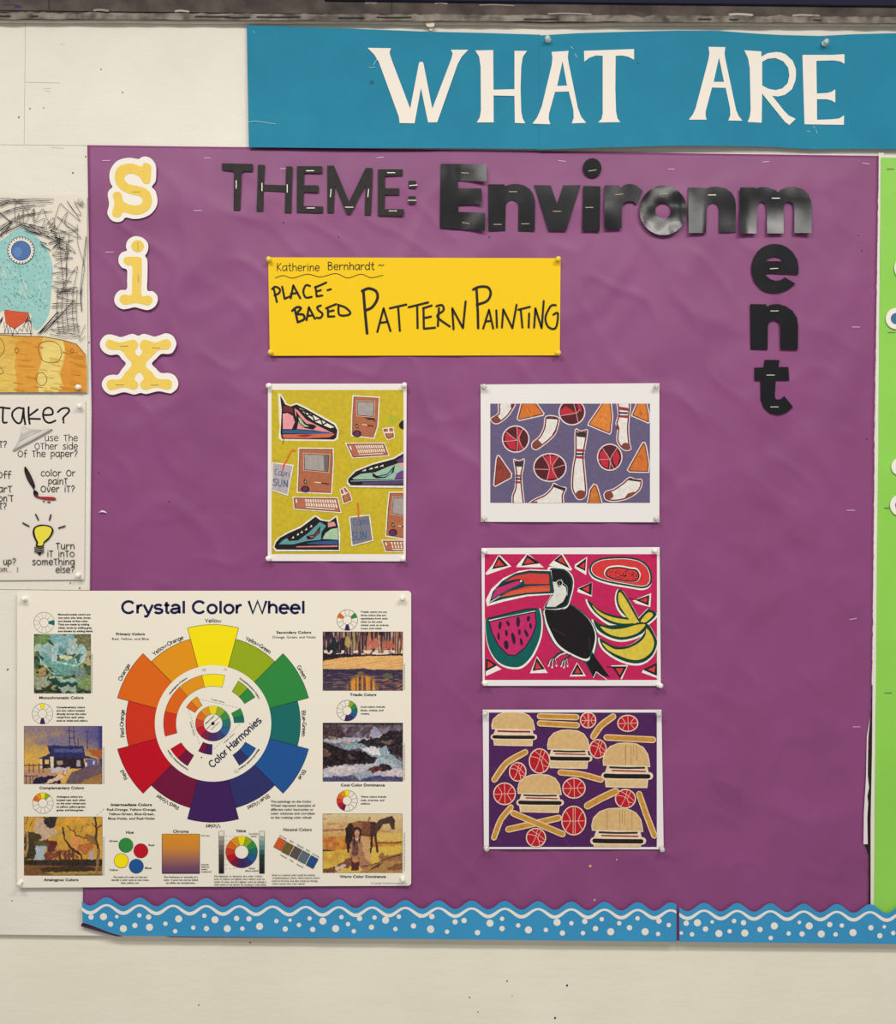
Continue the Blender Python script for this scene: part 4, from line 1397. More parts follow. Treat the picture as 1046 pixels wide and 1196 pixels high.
ball(pc[0], pc[1], 15.8, 15.6, [[(-.95, -.15), (-.5, -.5), (.3, .05), (-.2, .25), (-.9, .2)], [(.35, -.9), (.7, -.6), (.85, 0), (.6, -.1)]], [[(-.95, .3), (.3, .08), (.6, -.2)], [(.1, -.9), (.35, .1), (.5, .85)]])
chip(tLs, [(112, 612), (138, 612), (160, 640), (275, 810), (270, 860), (95, 955), (70, 935), (96, 660)], (140, 62, 50))
ball(642, 546, 19.6, 17, [[(-.35, -.9), (.5, -.85), (.18, -.1), (.45, .8), (-.2, .9), (-.05, .1)]], [[(-.45, -.85), (-.05, 0), (-.2, .95)], [(.55, -.8), (.15, 0), (.5, .85)], [(-.95, .12), (-.1, .15)], [(.15, .1), (.92, -.18)], [(0, -.98), (0.05, -.2)]])
sock(tLs, [(285, 655), (345, 668), (410, 650), (400, 760), (385, 830), (392, 960), (408, 1200), (290, 1200), (268, 1060), (300, 960), (305, 800)], [([(308, 685), (398, 680), (394, 738), (310, 735)], (58, 50, 48)), ([(308, 822), (380, 826), (380, 848), (308, 845)], (150, 58, 72)), ([(310, 856), (378, 860), (378, 880), (310, 878)], (44, 46, 82)), ([(308, 890), (376, 894), (374, 918), (306, 914)], (150, 58, 72))])
sock(tLs, [(720, 908), (790, 945), (862, 962), (830, 1050), (800, 1200), (430, 1200), (480, 1100), (620, 1030), (690, 960)], [([(728, 925), (852, 970), (842, 1000), (716, 955)], (52, 38, 38)), ([(480, 1120), (545, 1105), (545, 1140), (480, 1140)], BRN)])
sock(tRs, [(55, 338), (120, 348), (195, 335), (190, 430), (168, 560), (160, 640), (178, 850), (188, 1020), (150, 1085), (90, 1095), (50, 1050), (15, 960), (25, 750), (50, 600)],
     [([(76, 368), (175, 364), (171, 424), (76, 412)], (52, 46, 44)), ([(62, 545), (165, 550), (162, 578), (60, 574)], (150, 52, 68)), ([(68, 588), (156, 590), (156, 612), (68, 610)], (44, 46, 84)), ([(58, 620), (158, 624), (154, 654), (58, 646)], (150, 52, 68)),
      (ellipse(120, 1036, 54, 48, 18), BRN)])
chip(tRs, [(355, 30), (450, 30), (470, 200), (450, 370), (432, 395), (190, 295), (200, 260)], (212, 128, 54))
sock(tRs, [(510, 20), (655, 20), (640, 300), (650, 470), (665, 545), (620, 570), (560, 550), (500, 460), (510, 330), (490, 270), (515, 180)],
     [([(525, 90), (632, 105), (632, 138), (522, 125)], (150, 52, 68)), ([(522, 148), (625, 152), (625, 172), (522, 168)], (44, 46, 84)), ([(520, 182), (632, 186), (630, 216), (515, 205)], (150, 52, 68)), (ellipse(602, 515, 44, 36, 16), BRN), ([(502, 250), (528, 300), (525, 345), (502, 330)], (134, 48, 52))])
chip(tRs, [(722, 30), (828, 30), (862, 170), (865, 262), (845, 275), (660, 195), (666, 165)], (206, 120, 50))
ball(711.8, 534, 15, 16, [[(-.9, -.3), (-.55, -.6), (-.05, .1), (-.9, .15)], [(-.9, .25), (-.1, .2), (-.15, .9), (-.6, .7)], [(.3, -.2), (.65, -.55), (.88, 0), (.6, .8), (.25, .3)]], [[(-.6, -.7), (0, .2), (0, .95)], [(.6, -.7), (.05, .2), (.35, .9)], [(-.95, .2), (0, .15)]])
chip(tRs, [(780, 470), (812, 470), (830, 520), (862, 700), (855, 805), (640, 800), (610, 775)], (200, 110, 52))
chip(tRs, [(255, 915), (295, 930), (320, 1000), (375, 1200), (170, 1200), (210, 980)], (194, 112, 48))
sock(tRs, [(640, 845), (710, 868), (782, 875), (760, 990), (640, 1080), (500, 1115), (390, 1100), (362, 1040), (390, 995), (460, 975), (560, 910)],
     [([(645, 862), (768, 882), (755, 900), (630, 884)], (54, 42, 40)), (ellipse(424, 1045, 46, 42, 16), BRN), ([(590, 1070), (625, 1025), (690, 1005), (720, 1015), (660, 1060)], (128, 70, 58))])
a.build()
corner_pins([(564.5, 452), (765.5, 451.5), (565, 605.8), (765.8, 605.8)], SD + 0.0001, 'clear', 'sock picture')

# ------------------------------------------------------------------ print: toucan and fruit
o, og = sheet('art_print', [(562, 640), (770, 639), (771.5, 801), (563.5, 801)], SD, (232, 226, 226), 'crimson print of a toucan with watermelon, papaya and bananas', 'picture', 0.5, group='art prints')
a = Art('printed_picture', og, SD + 0.00004, 'paint', o)
a.clip = (565.8, 647.2, 767, 794.2)
a.rect(565.8, 647.2, 767, 794.2, (190, 34, 88))
tl, tr, tc = T(560, 640, 7.245), T(665, 640, 7.245), T(550, 630, 4.358)
GR, RD, WT, BLK = (18, 62, 62), (208, 56, 58), (232, 226, 220), (26, 22, 26)


def tri(t_, white, black, red):
    a.poly(t_(white), WT)
    a.poly(t_(black), (20, 36, 36))
    a.poly(t_(red), RD)


a.line(tl([(240, 140), (290, 142), (345, 105)]), 0.6, (60, 20, 40), True)
tri(tl, [(155, 62), (172, 62), (268, 155), (60, 228), (48, 215), (110, 140)], [(160, 65), (242, 152), (104, 180)], [(160, 96), (208, 146), (126, 160)])
tri(tl, [(400, 48), (425, 60), (542, 165), (310, 162), (320, 140)], [(402, 55), (515, 130), (350, 152)], [(404, 82), (462, 125), (376, 136)])
tri(tl, [(690, 48), (705, 55), (782, 180), (770, 192), (585, 148), (620, 110)], [(690, 55), (762, 174), (628, 108)], [(690, 76), (732, 142), (660, 106)])
tri(tr, [(148, 75), (140, 230), (42, 170), (45, 140)], [(140, 86), (132, 195), (52, 155)], [(128, 118), (124, 178), (84, 154)])
tri(tr, [(192, 288), (188, 412), (65, 372), (70, 340)], [(190, 290), (185, 402), (73, 345)], [(166, 315), (162, 376), (108, 346)])
tri(tr, [(690, 382), (682, 500), (560, 470), (535, 445)], [(675, 398), (668, 488), (555, 440)], [(655, 418), (655, 462), (592, 442)])
tri(tr, [(62, 968), (138, 1085), (0, 1088)], [(65, 978), (118, 1072), (14, 1072)], [(66, 1010), (92, 1058), (42, 1060)])
tri(tr, [(350, 995), (495, 990), (440, 1115)], [(355, 1002), (485, 1002), (428, 1108)], [(388, 1018), (455, 1018), (425, 1078)])
tri(tr, [(745, 968), (738, 1100), (610, 1055), (620, 1030)], [(750, 965), (742, 1085), (618, 1030)], [(725, 998), (718, 1055), (660, 1028)])
tri(tl, [(60, 930), (120, 980), (185, 1025), (50, 1085)], [(55, 930), (152, 992), (50, 1045)], [(68, 955), (120, 990), (66, 1018)])
tri(tl, [(485, 915), (575, 1058), (425, 1060)], [(482, 928), (552, 1025), (445, 1040)], [(482, 962), (522, 1018), (468, 1025)])
# papaya
q = tr([(165, 180), (180, 135), (225, 100), (300, 80), (450, 73), (540, 82), (610, 105), (672, 160), (698, 240), (685, 310), (620, 342), (500, 325), (330, 295), (220, 258), (178, 222)])
a.curve([(x - 0.5, y + 2) for x, y in q], WT)
a.curve(q, GR)
a.curve(inset(q, 2.2), WT)
a.curve(inset(q, 2.9), RD)
q = tr([(300, 215), (330, 172), (420, 160), (510, 175), (565, 185), (592, 230), (570, 278), (500, 288), (380, 268), (320, 248)])
a.curve([(x, y - 0.8) for x, y in inset(q, -1)], WT)
a.curve(q, BLK)
a.curve(inset(q, 1.5), RD)
rnd = random.Random(3)
for i in range(48):
    x, y = rnd.uniform(332, 568), rnd.uniform(184, 268)
    if ((x - 450) / 125) ** 2 + ((y - 226 - (x - 450) * 0.08) / 48) ** 2 < 1:
        p = tr([(x, y)])[0]
        a.ell(p[0], p[1], 0.55, 0.75, BLK, 8, rnd.uniform(0, 3))
# watermelon
q = tl([(50, 600), (75, 597), (280, 545), (480, 512), (505, 520), (522, 620), (510, 750), (450, 895), (370, 988), (290, 1010), (180, 980), (100, 890), (58, 760)])
a.curve([(x + 0.6, y + 1.4) for x, y in inset(q, -1)], WT)
a.curve(q, (10, 92, 86))
a.poly(tl([(78, 610), (470, 530), (472, 548), (84, 626)]), WT)
a.line(tl([(70, 598), (280, 545), (400, 518), (480, 515)]), 1.6, (16, 40, 46))
q = tl([(85, 628), (270, 585), (465, 548), (474, 640), (442, 740), (380, 840), (300, 905), (240, 900), (160, 820), (110, 720)])
a.poly(inset(q, -1.4), (44, 26, 58))
a.poly(q, (190, 42, 100))
for x, y, rx, ry, r in [(172, 655, 14, 36, .1), (240, 640, 12, 26, -.4), (325, 625, 16, 46, 0), (412, 598, 15, 26, .1), (430, 660, 11, 26, -.2), (160, 748, 11, 34, -.1), (226, 720, 13, 28, -.1), (285, 765, 16, 52, -.2), (336, 712, 11, 26, 0), (394, 722, 13, 36, -.4), (225, 820, 20, 40, -.1), (352, 795, 12, 34, -.2)]:
    p = tl([(x, y)])[0]
    a.ell(p[0], p[1], rx / 7.245, ry / 7.245, (42, 26, 52), 12, r)
# bananas
BAN_ = [[(410, 355), (440, 358), (500, 440), (585, 600), (570, 635), (500, 600), (420, 520), (393, 430)],
        [(150, 438), (190, 468), (260, 528), (380, 570), (520, 595), (600, 640), (450, 655), (330, 632), (220, 552), (165, 480)],
        [(200, 608), (250, 640), (350, 655), (560, 635), (650, 640), (640, 700), (560, 752), (440, 778), (330, 752), (235, 690)],
        [(255, 765), (300, 790), (380, 832), (480, 832), (580, 780), (640, 700), (620, 640), (670, 652), (722, 740), (740, 810), (702, 905), (620, 968), (520, 974), (400, 932), (300, 862), (262, 805)],
        [(575, 612), (660, 518), (680, 520), (738, 562), (650, 645), (600, 645)]]
for b in BAN_:
    a.curve([(x - 0.4, y + 1.3) for x, y in inset(tr(b), -1.2)], WT, 3)
for b in BAN_:
    a.curve(tr(b), (16, 62, 50), 3)
for b in [[(418, 378), (440, 385), (490, 460), (568, 600), (590, 635), (530, 635), (470, 560), (420, 480), (410, 420)],
          [(190, 482), (260, 545), (370, 588), (520, 612), (590, 628), (450, 640), (340, 612), (240, 552)],
          [(262, 662), (350, 688), (460, 680), (570, 650), (640, 648), (600, 700), (540, 735), (440, 755), (350, 735), (290, 700)],
          [(275, 800), (330, 830), (390, 858), (490, 850), (590, 800), (640, 740), (648, 680), (690, 730), (715, 800), (690, 880), (610, 940), (520, 945), (410, 908), (320, 860)],
          [(600, 620), (665, 545), (705, 568), (645, 628)]]:
    a.curve(tr(b), (213, 190, 66), 3)
a.line(tr([(560, 640), (610, 632), (650, 645)]), 1.4, (20, 40, 40))
# toucan
a.curve(tc([(372, 352), (470, 325), (526, 340), (598, 398), (640, 470), (640, 545), (604, 622), (515, 598), (432, 545), (385, 462), (368, 400)]), (20, 78, 84))
a.curve(tc([(376, 356), (470, 328), (522, 344), (594, 400), (634, 470), (634, 542), (602, 618), (518, 594), (438, 544), (390, 462), (373, 400)]), WT)
a.curve(tc([(382, 352), (470, 326), (522, 344), (592, 400), (628, 470), (626, 535), (594, 606), (522, 586), (446, 536), (402, 460), (380, 400)]), BLK)
a.poly(tc([(612, 565), (640, 610), (708, 702), (668, 694), (640, 682), (626, 708), (578, 626), (602, 612)]), (20, 78, 84))
a.poly(tc([(616, 578), (640, 612), (704, 700), (660, 690), (636, 672), (622, 700), (586, 628), (604, 616)]), BLK)
a.poly(tc([(640, 690), (652, 690), (688, 716), (640, 716)]), (190, 34, 88))
a.line(tc([(622, 704), (637, 674), (690, 714)]), 0.8, WT)
# head and beak
a.curve(tl([(575, 170), (660, 165), (735, 182), (790, 245), (796, 330), (772, 430), (745, 498), (690, 520), (550, 515), (560, 470), (600, 400), (595, 300)]), WT, 4)
a.curve(tl([(590, 182), (660, 172), (730, 188), (782, 250), (787, 330), (762, 430), (735, 492), (650, 515), (552, 512), (562, 470), (605, 400), (600, 300)]), (16, 56, 58), 4)
a.curve(tl([(605, 195), (660, 185), (722, 200), (765, 255), (772, 330), (748, 425), (720, 482), (640, 500), (610, 420), (625, 340), (605, 280)]), BLK, 4)
a.poly(tl([(605, 284), (660, 290), (690, 305), (728, 332), (738, 390), (705, 455), (640, 498), (562, 498), (585, 445), (628, 385), (610, 340)]), (214, 210, 204))
a.line(tl([(600, 272), (650, 280), (668, 292)]), 1.3, BLK)
p = tl([(672, 300)])[0]
a.ell(p[0], p[1], 2.9, 4.4, BLK, 16)
a.ring(p[0] + 0.5, p[1] - 0.5, 3.4, 0.6, WT)
a.ell(p[0] + 0.2, p[1] + 0.3, 1.1, 1.3, (40, 112, 112), 10)
a.line(tl([(690, 265), (710, 300), (740, 330), (742, 400)]), 0.7, (140, 170, 170), True)
a.poly(tl([(605, 188), (430, 180), (330, 195), (200, 255), (100, 345), (52, 440), (62, 494), (200, 455), (400, 410), (630, 392)]), WT)
a.poly(tl([(602, 196), (420, 190), (300, 215), (190, 280), (110, 370), (80, 470), (200, 432), (400, 394), (628, 384), (630, 360)]), GR)
a.poly(tl([(586, 222), (420, 214), (300, 236), (208, 284), (330, 260), (375, 280), (372, 305), (588, 304)]), (206, 62, 58))
a.poly(tl([(592, 316), (400, 326), (280, 360), (158, 418), (390, 380), (594, 366)]), (216, 88, 62))
a.line(tl([(195, 385), (300, 355), (420, 335), (590, 330)]), 0.7, (190, 40, 46))
a.poly(tl([(350, 274), (300, 284), (140, 342), (100, 432), (240, 352), (345, 302)]), (188, 46, 106))
a.line(tl([(345, 270), (290, 278), (140, 335)]), 1.0, BLK)
a.line(tl([(90, 450), (160, 400), (250, 355), (340, 318), (375, 300), (372, 280), (345, 265)]), 1.1, (14, 74, 86))
a.line(tl([(90, 458), (170, 408)]), 0.8, WT)
p = tl([(350, 280)])[0]
a.ell(p[0], p[1], 1.2, 1.2, WT, 10)
# feet
for cx in (620, 720):
    for k, (dx, dy) in enumerate([(-38, 95), (-8, 110), (30, 95)]):
        if cx == 720:
            dx, dy = dx * 0.8, dy * 0.9
        y0 = 915 if cx == 620 else 925
        a.line(tl([(cx + 15, y0 + 10), (cx + dx * 0.6, y0 + dy * 0.35), (cx + dx, y0 + dy * 0.9)]), 1.6, WT, True)
        a.line(tl([(cx + 12, y0 + 8), (cx + dx * 0.6 - 3, y0 + dy * 0.33), (cx + dx - 3, y0 + dy * 0.75)]), 1.2, GR, True)
a.line(tl([(700, 880), (655, 900), (630, 930)]), 2.0, GR, True)
a.line(tl([(725, 890), (680, 905), (650, 930)]), 1.2, WT, True)
a.line(tl([(770, 905), (740, 930)]), 1.6, GR)
for q in [[(420, 370), (470, 350)], [(415, 455), (480, 490)], [(600, 500), (605, 560)]]:
    a.line(tc(q), 0.6, (70, 62, 66))
a.line(tc([(690, 648), (722, 652)]), 0.6, (30, 20, 26))
a.line(tc([(800, 300), (845, 306)]), 0.6, (60, 20, 40))
a.build()
corner_pins([(564.8, 643.5), (763.5, 643), (565.5, 797.5), (769, 800)], SD + 0.0001, 'white', 'toucan picture')

# ------------------------------------------------------------------ print: burgers, basketballs, fries
o, og = sheet('art_print', [(563.5, 828.8), (772.2, 828.8), (774.8, 992), (565, 991.6)], SD, (232, 226, 228), 'dark purple print of burgers, red basketballs and fries, lowest of the prints', 'picture', 0.35, group='art prints')
a = Art('printed_picture', og, SD + 0.00004, 'paint', o)
a.clip = (570.7, 832.2, 766.8, 989.3)
a.rect(570.7, 832.2, 766.8, 989.3, (77, 34, 88))
t = T(550, 820, 4.358)
rnd = random.Random(11)
for i in range(26):
    x, y = rnd.uniform(100, 940), rnd.uniform(60, 730)
    L = rnd.uniform(30, 90)
    an = rnd.uniform(0.4, 1.4)
    a.line(t([(x, y), (x + L * 0.5 * math.cos(an), y + L * 0.55 * math.sin(an)), (x + L * math.cos(an), y + L * math.sin(an))]), rnd.uniform(1.5, 4), rnd.choice([(86, 42, 96), (70, 30, 80), (82, 38, 96)]), True)
CR, TAN = (226, 206, 180), (210, 174, 120)


def fry(pts, w=22):
    a.line(t(pts), (w + 12) / 4.358, (222, 192, 152), caps=False)
    q = t(pts)
    a.line(t(pts), (w + 12) / 4.358, (222, 192, 152), sm=len(pts) > 2)
    a.line(t(pts), w / 4.358, (196, 142, 62), sm=len(pts) > 2, caps=True)
    (x0, y0), (x1, y1) = pts[0], pts[-1]
    for k in (0.25, 0.6):
        x, y = x0 + (x1 - x0) * k, y0 + (y1 - y0) * k
        a.line(t([(x - 6, y - 2), (x + 14, y + 2)]), 0.35, (140, 92, 40))


def hoop(cx, cy, rx, ry, v):
    p = t([(cx, cy)])[0]
    rx, ry = rx / 4.358, ry / 4.358
    a.ell(p[0], p[1], rx, ry, CR)
    a.ell(p[0], p[1], rx - 1.3, ry - 1.3, (180, 26, 44))
    sets = [[[(-1, .05), (1, -.05)], [(0, -1), (.05, 1)], [(-.65, -.75), (-.25, 0), (-.6, .8)], [(.7, -.7), (.3, 0), (.7, .7)]],
            [[(-.9, -.4), (.1, -.1), (.4, .9)], [(.2, -1), (-.1, .1), (-.5, .85)], [(-.5, -.85), (.3, -.3), (.95, .3)], [(.55, -.8), (.2, .2), (.9, .5)]],
            [[(-.05, -1), (-.05, 1)], [(.12, -1), (.12, 1)], [(-1, .05), (1, .02)], [(-.7, -.7), (-.3, 0), (-.7, .7)], [(.75, -.65), (.4, 0), (.75, .7)]]]
    for q in sets[v % 3]:
        a.line([(p[0] + x * (rx - 1), p[1] + y * (ry - 1)) for x, y in q], 0.75, (226, 170, 150), sm=len(q) > 2)


def burger(x0, y0, x1, y1, drips=False, lettuce=True, cut=False):
    w, h = x1 - x0, y1 - y0

    def q(pts):
        return t([(x0 + u * w, y0 + v * h) for u, v in pts])
    top = q([(0.03, .49), (0.02, .38), (.05, .22), (.16, .08), (.32, .01), (.5, 0), (.68, .02), (.82, .1), (.91, .25), (.94, .42), (.95, .52), (.5, .50)])
    a.poly(q([(.1, .5), (.9, .5), (.93, .66), (.9, .74), (.1, .74), (.06, .64)]), CR)
    a.poly(inset(top, -0.5), CR)
    a.poly(inset(top, 0.5), TAN)
    a.line(q([(0.06, .725), (.94, .725)]), 0.17 * h / 4.358, CR)
    a.poly(q([(.05, .78), (.92, .78), (.9, .99), (.5, .985), (.07, .97)]), CR)
    a.poly(inset(q([(.07, .80), (.90, .80), (.88, .97), (.5, .965), (.09, .95)]), 0.3), (216, 186, 136))
    if lettuce:
        a.line(q([(.16, .535), (.5, .55), (.84, .545)]), 0.045 * h / 4.358, (42, 50, 34))
        a.line(q([(.2, .605), (.5, .615), (.86, .625)]), 0.032 * h / 4.358, (150, 36, 44))
    else:
        a.line(q([(.16, .555), (.5, .57), (.84, .575)]), 0.05 * h / 4.358, (140, 34, 40))
    a.line(q([(.07, .72), (.3, .73), (.92, .735)]), 0.10 * h / 4.358, (34, 26, 26))
    if drips:
        rr = random.Random(int(x0))
        for i in range(6):
            u = rr.uniform(.2, .8)
            a.line(q([(u, .05), (u, rr.uniform(.25, .5))]), 0.35, (130, 90, 66))


burger(100, 50, 335, 226, lettuce=False)
burger(384, 142, 614, 342)
hoop(645, 238, 45, 50, 1)
burger(666, 208, 922, 440, True)
burger(232, 368, 470, 566)
burger(608, 540, 888, 770, True)
for i, b in enumerate([(595, 92, 42, 42), (797, 108, 54, 44), (348, 300, 55, 65), (237, 355, 45, 50), (170, 467, 58, 58), (523, 438, 60, 54), (785, 492, 54, 50), (522, 603, 64, 76), (330, 690, 52, 50)]):
    hoop(*b, v=[2, 0, 1, 1, 0, 0, 1, 2, 1][i])
for f, w in [([(350, 72), (535, 77)], 20), ([(350, 108), (538, 118)], 20), ([(622, 175), (660, 120), (722, 74)], 22), ([(690, 180), (925, 192)], 22), ([(118, 395), (180, 310), (275, 255)], 20), ([(455, 358), (560, 368), (660, 395)], 20), ([(592, 528), (660, 490), (735, 455)], 26), ([(855, 468), (890, 570), (932, 680)], 20), ([(116, 690), (150, 600), (202, 535)], 18), ([(190, 648), (445, 590)], 22), ([(215, 566), (465, 672)], 22)]:
    fry(f, w)
a.build()
corner_pins([(566.5, 833), (768.5, 833), (567.5, 989.8), (772, 990)], SD + 0.0001, 'clear', 'burger picture')

# ------------------------------------------------------------------ plain upright sans lettering for the poster's larger words
def arcp(cx, cy, rx, ry, a0, a1, n=12):
    return [(cx + rx * math.cos(math.radians(a0 + (a1 - a0) * i / n)), cy + ry * math.sin(math.radians(a0 + (a1 - a0) * i / n))) for i in range(n + 1)]


XH = 0.73
SANS = {   # advance, strokes on a unit capital height
    'C': (0.98, [arcp(.5, .5, .42, .46, 38, 322, 20)]),
    'O': (1.04, [arcp(.52, .5, .44, .46, 0, 360, 26)]),
    'G': (1.04, [arcp(.5, .5, .42, .46, 40, 330, 20) + [(.88, .45)], [(.56, .46), (.94, .46)], [(.9, .5), (.9, .04)]]),
    'H': (1.0, [[(.15, 0), (.15, 1)], [(.85, 0), (.85, 1)], [(.15, .53), (.85, .53)]]),
    'W': (1.32, [[(.06, 1), (.34, .02), (.66, .98), (.98, .02), (1.26, 1)]]),
    'Y': (0.94, [[(.06, 1), (.47, .42), (.88, 1)], [(.47, .44), (.47, 0)]]),
    'V': (0.94, [[(.06, 1), (.47, .03), (.88, 1)]]),
    'R': (0.98, [[(.15, 0), (.15, .95), (.55, .95)] + arcp(.56, .725, .27, .225, 90, -90, 10) + [(.15, .5)], [(.58, .5), (.78, .38), (.82, 0)]]),
    'B': (0.94, [[(.15, .05), (.15, .95), (.52, .95)] + arcp(.54, .74, .23, .21, 90, -90, 10) + [(.15, .53)], [(.5, .53)] + arcp(.54, .29, .28, .24, 90, -90, 10) + [(.15, .05)]]),
    'a': (0.76, [arcp(.37, .47, .26, .22, 165, 0, 10) + [(.63, .12), (.7, .03)], [(.63, .42), (.34, .37)] + arcp(.3, .21, .22, .16, 90, 300, 12) + [(.63, .22)]]),
    'b': (0.8, [[(.13, 0), (.13, 1)], arcp(.41, .36, .28, .33, 0, 360, 20)]),
    'd': (0.8, [[(.68, 0), (.68, 1)], arcp(.4, .36, .28, .33, 0, 360, 20)]),
    'e': (0.76, [[(.1, .39), (.66, .39)] + arcp(.38, .36, .29, .33, 5, 320, 18)]),
    'g': (0.8, [arcp(.4, .37, .28, .32, 0, 360, 20), [(.68, .7), (.68, .02)] + arcp(.4, .0, .28, .2, 0, -150, 10)]),
    'h': (0.76, [[(.13, 0), (.13, 1)], [(.13, .38)] + arcp(.38, .42, .25, .27, 180, 0, 12) + [(.63, 0)]]),
    'i': (0.34, [[(.17, 0), (.17, .7)], [(.17, .86), (.17, 1)]]),
    'l': (0.34, [[(.17, 0), (.17, 1)]]),
    'm': (1.16, [[(.13, 0), (.13, .7)], [(.13, .38)] + arcp(.35, .42, .22, .27, 180, 0, 12) + [(.57, 0)], [(.57, .38)] + arcp(.8, .42, .23, .27, 180, 0, 12) + [(1.03, 0)]]),
    'n': (0.76, [[(.13, 0), (.13, .7)], [(.13, .38)] + arcp(.38, .42, .25, .27, 180, 0, 12) + [(.63, 0)]]),
    'o': (0.8, [arcp(.4, .36, .3, .33, 0, 360, 22)]),
    'r': (0.5, [[(.13, 0), (.13, .7)], [(.13, .36), (.2, .56), (.34, .66), (.47, .66)]]),
    's': (0.7, [arcp(.35, .52, .24, .17, 25, 230, 12) + [(.36, .37)] + arcp(.35, .2, .26, .17, 50, -160, 12)]),
    't': (0.44, [[(.2, .92), (.2, .16), (.27, .06), (.4, .05)], [(.04, .66), (.4, .66)]]),
    'u': (0.76, [[(.63, 0), (.63, .7)], [(.13, .7), (.13, .28)] + arcp(.37, .28, .24, .25, 180, 360, 12)]),
    'w': (1.02, [[(.05, .7), (.27, .03), (.51, .68), (.75, .03), (.97, .7)]]),
    'y': (0.7, [[(.05, .7), (.36, .02)], [(.66, .7), (.34, -.12), (.26, -.22), (.08, -.22)]]),
    '-': (0.44, [[(.06, .34), (.38, .34)]]),
    ' ': (0.38, []),
}


def sans(a, s, width, cap, weight, c, at):
    """at(x, y) carries a point of the level line (x along it, y above it) onto the sheet"""
    tot = sum(SANS[ch][0] for ch in s)
    kx = width / tot
    d, col = a._next(), lin(c)
    w = weight * cap / 2
    x0 = 0.0
    for ch in s:
        adv, strokes = SANS[ch]
        for st_ in strokes:
            p = [((x0 + x) * kx, y * cap) for x, y in st_]
            n = len(p)
            L, R = [], []
            closed = n > 8 and math.hypot(p[0][0] - p[-1][0], p[0][1] - p[-1][1]) < 1e-6
            for i in range(n):
                q0 = p[i - 1] if i else (p[n - 2] if closed else None)
                q1 = p[i + 1] if i < n - 1 else (p[1] if closed else None)
                d0 = (p[i][0] - q0[0], p[i][1] - q0[1]) if q0 else None
                d1 = (q1[0] - p[i][0], q1[1] - p[i][1]) if q1 else None
                d0, d1 = d0 or d1, d1 or d0
                l0, l1 = math.hypot(*d0) or 1, math.hypot(*d1) or 1
                n0, n1 = (-d0[1] / l0, d0[0] / l0), (-d1[1] / l1, d1[0] / l1)
                m = (n0[0] + n1[0], n0[1] + n1[1])
                lm = math.hypot(*m) or 1
                m = (m[0] / lm, m[1] / lm)
                k = w / max(0.66, m[0] * n0[0] + m[1] * n0[1])
                L.append((p[i][0] + m[0] * k, p[i][1] + m[1] * k))
                R.append((p[i][0] - m[0] * k, p[i][1] - m[1] * k))
            for i in range(n - 1):
                a._face([at(*L[i]), at(*L[i + 1]), at(*R[i + 1]), at(*R[i])], col, d)
        x0 += adv


def on_line(x0, base, rot=0.0):
    cr, sr = math.cos(rot), math.sin(rot)
    return lambda x, y: (x0 + x * cr - y * sr, base - y * cr - x * sr)


def on_arc(cx, cy, r, th, width):
    def f(x, y):
        an = math.radians(th) - (x - width / 2) / r
        return (cx + (r + y) * math.cos(an), cy - (r + y) * math.sin(an))
    return f


# ------------------------------------------------------------------ colour wheel poster
def rounded(x0, y0, x1, y1, r, tilt=(0, 0, 0, 0)):
    out = []
    for cx, cy, a0 in ((x0 + r, y0 + r, 180), (x1 - r, y0 + r, 270), (x1 - r, y1 - r, 0), (x0 + r, y1 - r, 90)):
        for i in range(6):
            an = math.radians(a0 + 90 * i / 5)
            out.append((cx + r * math.cos(an), cy + r * math.sin(an)))
    return out


pts = [(x, y + (2.2 * (480 - x) / 460 if y > 900 else 0)) for x, y in rounded(20, 690, 480, 1034.5, 4)]
o, og = sheet('color_wheel_poster', pts, 0.0078, (236, 229, 214), 'large cream poster titled Crystal Color Wheel at the lower left', 'poster', 0.36, thick=0.0006)
PD = 0.0078 + 0.00004
CW = {'Y': (246, 225, 8), 'YO': (226, 148, 22), 'O': (221, 102, 20), 'RO': (206, 52, 26), 'R': (190, 6, 32), 'RV': (112, 14, 58), 'V': (62, 28, 92), 'BV': (46, 48, 104), 'B': (30, 82, 148), 'BG': (22, 106, 102), 'G': (46, 136, 62), 'YG': (147, 170, 24)}
ORD = ['Y', 'YG', 'G', 'BG', 'B', 'BV', 'V', 'RV', 'R', 'RO', 'O', 'YO']
NAMES = ['Yellow', 'Yellow-Green', 'Green', 'Blue-Green', 'Blue', 'Blue-Violet', 'Violet', 'Red-Violet', 'Red', 'Red-Orange', 'Orange', 'Yellow-Orange']
LEN = [19, 33, 17, 30, 12.5, 29, 17, 29, 12, 32, 21.5, 40]
NAVY = (24, 26, 74)
BLK = (26, 20, 24)
a = Art('title', og, PD, 'gloss', o)
sans(a, 'Crystal Color Wheel', 215.5, 14.8, 0.205, NAVY, on_line(141.5, 716.6))
a.build()
a = Art('color_wheel', og, PD, 'gloss', o)
cx, cy = 248.7, 845.0
for i, k in enumerate(ORD):
    mid = 90 - 30 * i
    a.wedge(cx, cy, 67.5, 115.5 if i % 2 == 0 else 102, mid - 15, mid + 15, CW[k], BLK, 0.55)
for i, nme in enumerate(NAMES):
    mid = 90 - 30 * i
    sans(a, nme, LEN[i], 4.6, 0.16, BLK, on_arc(cx, cy, 117.8 if i % 2 == 0 else 104.3, mid, LEN[i]))
a.build()
a = Art('harmony_disc', og, PD + 0.0006, 'gloss', o)
CREAMP = (236, 229, 214)
a.ell(cx, cy, 68, 68, CREAMP, 72)


def seg(r0, r1, lst):
    for k, a0, a1 in lst:
        a.wedge(cx, cy, r0, r1, a0, a1, CW[k], BLK, 0.4)


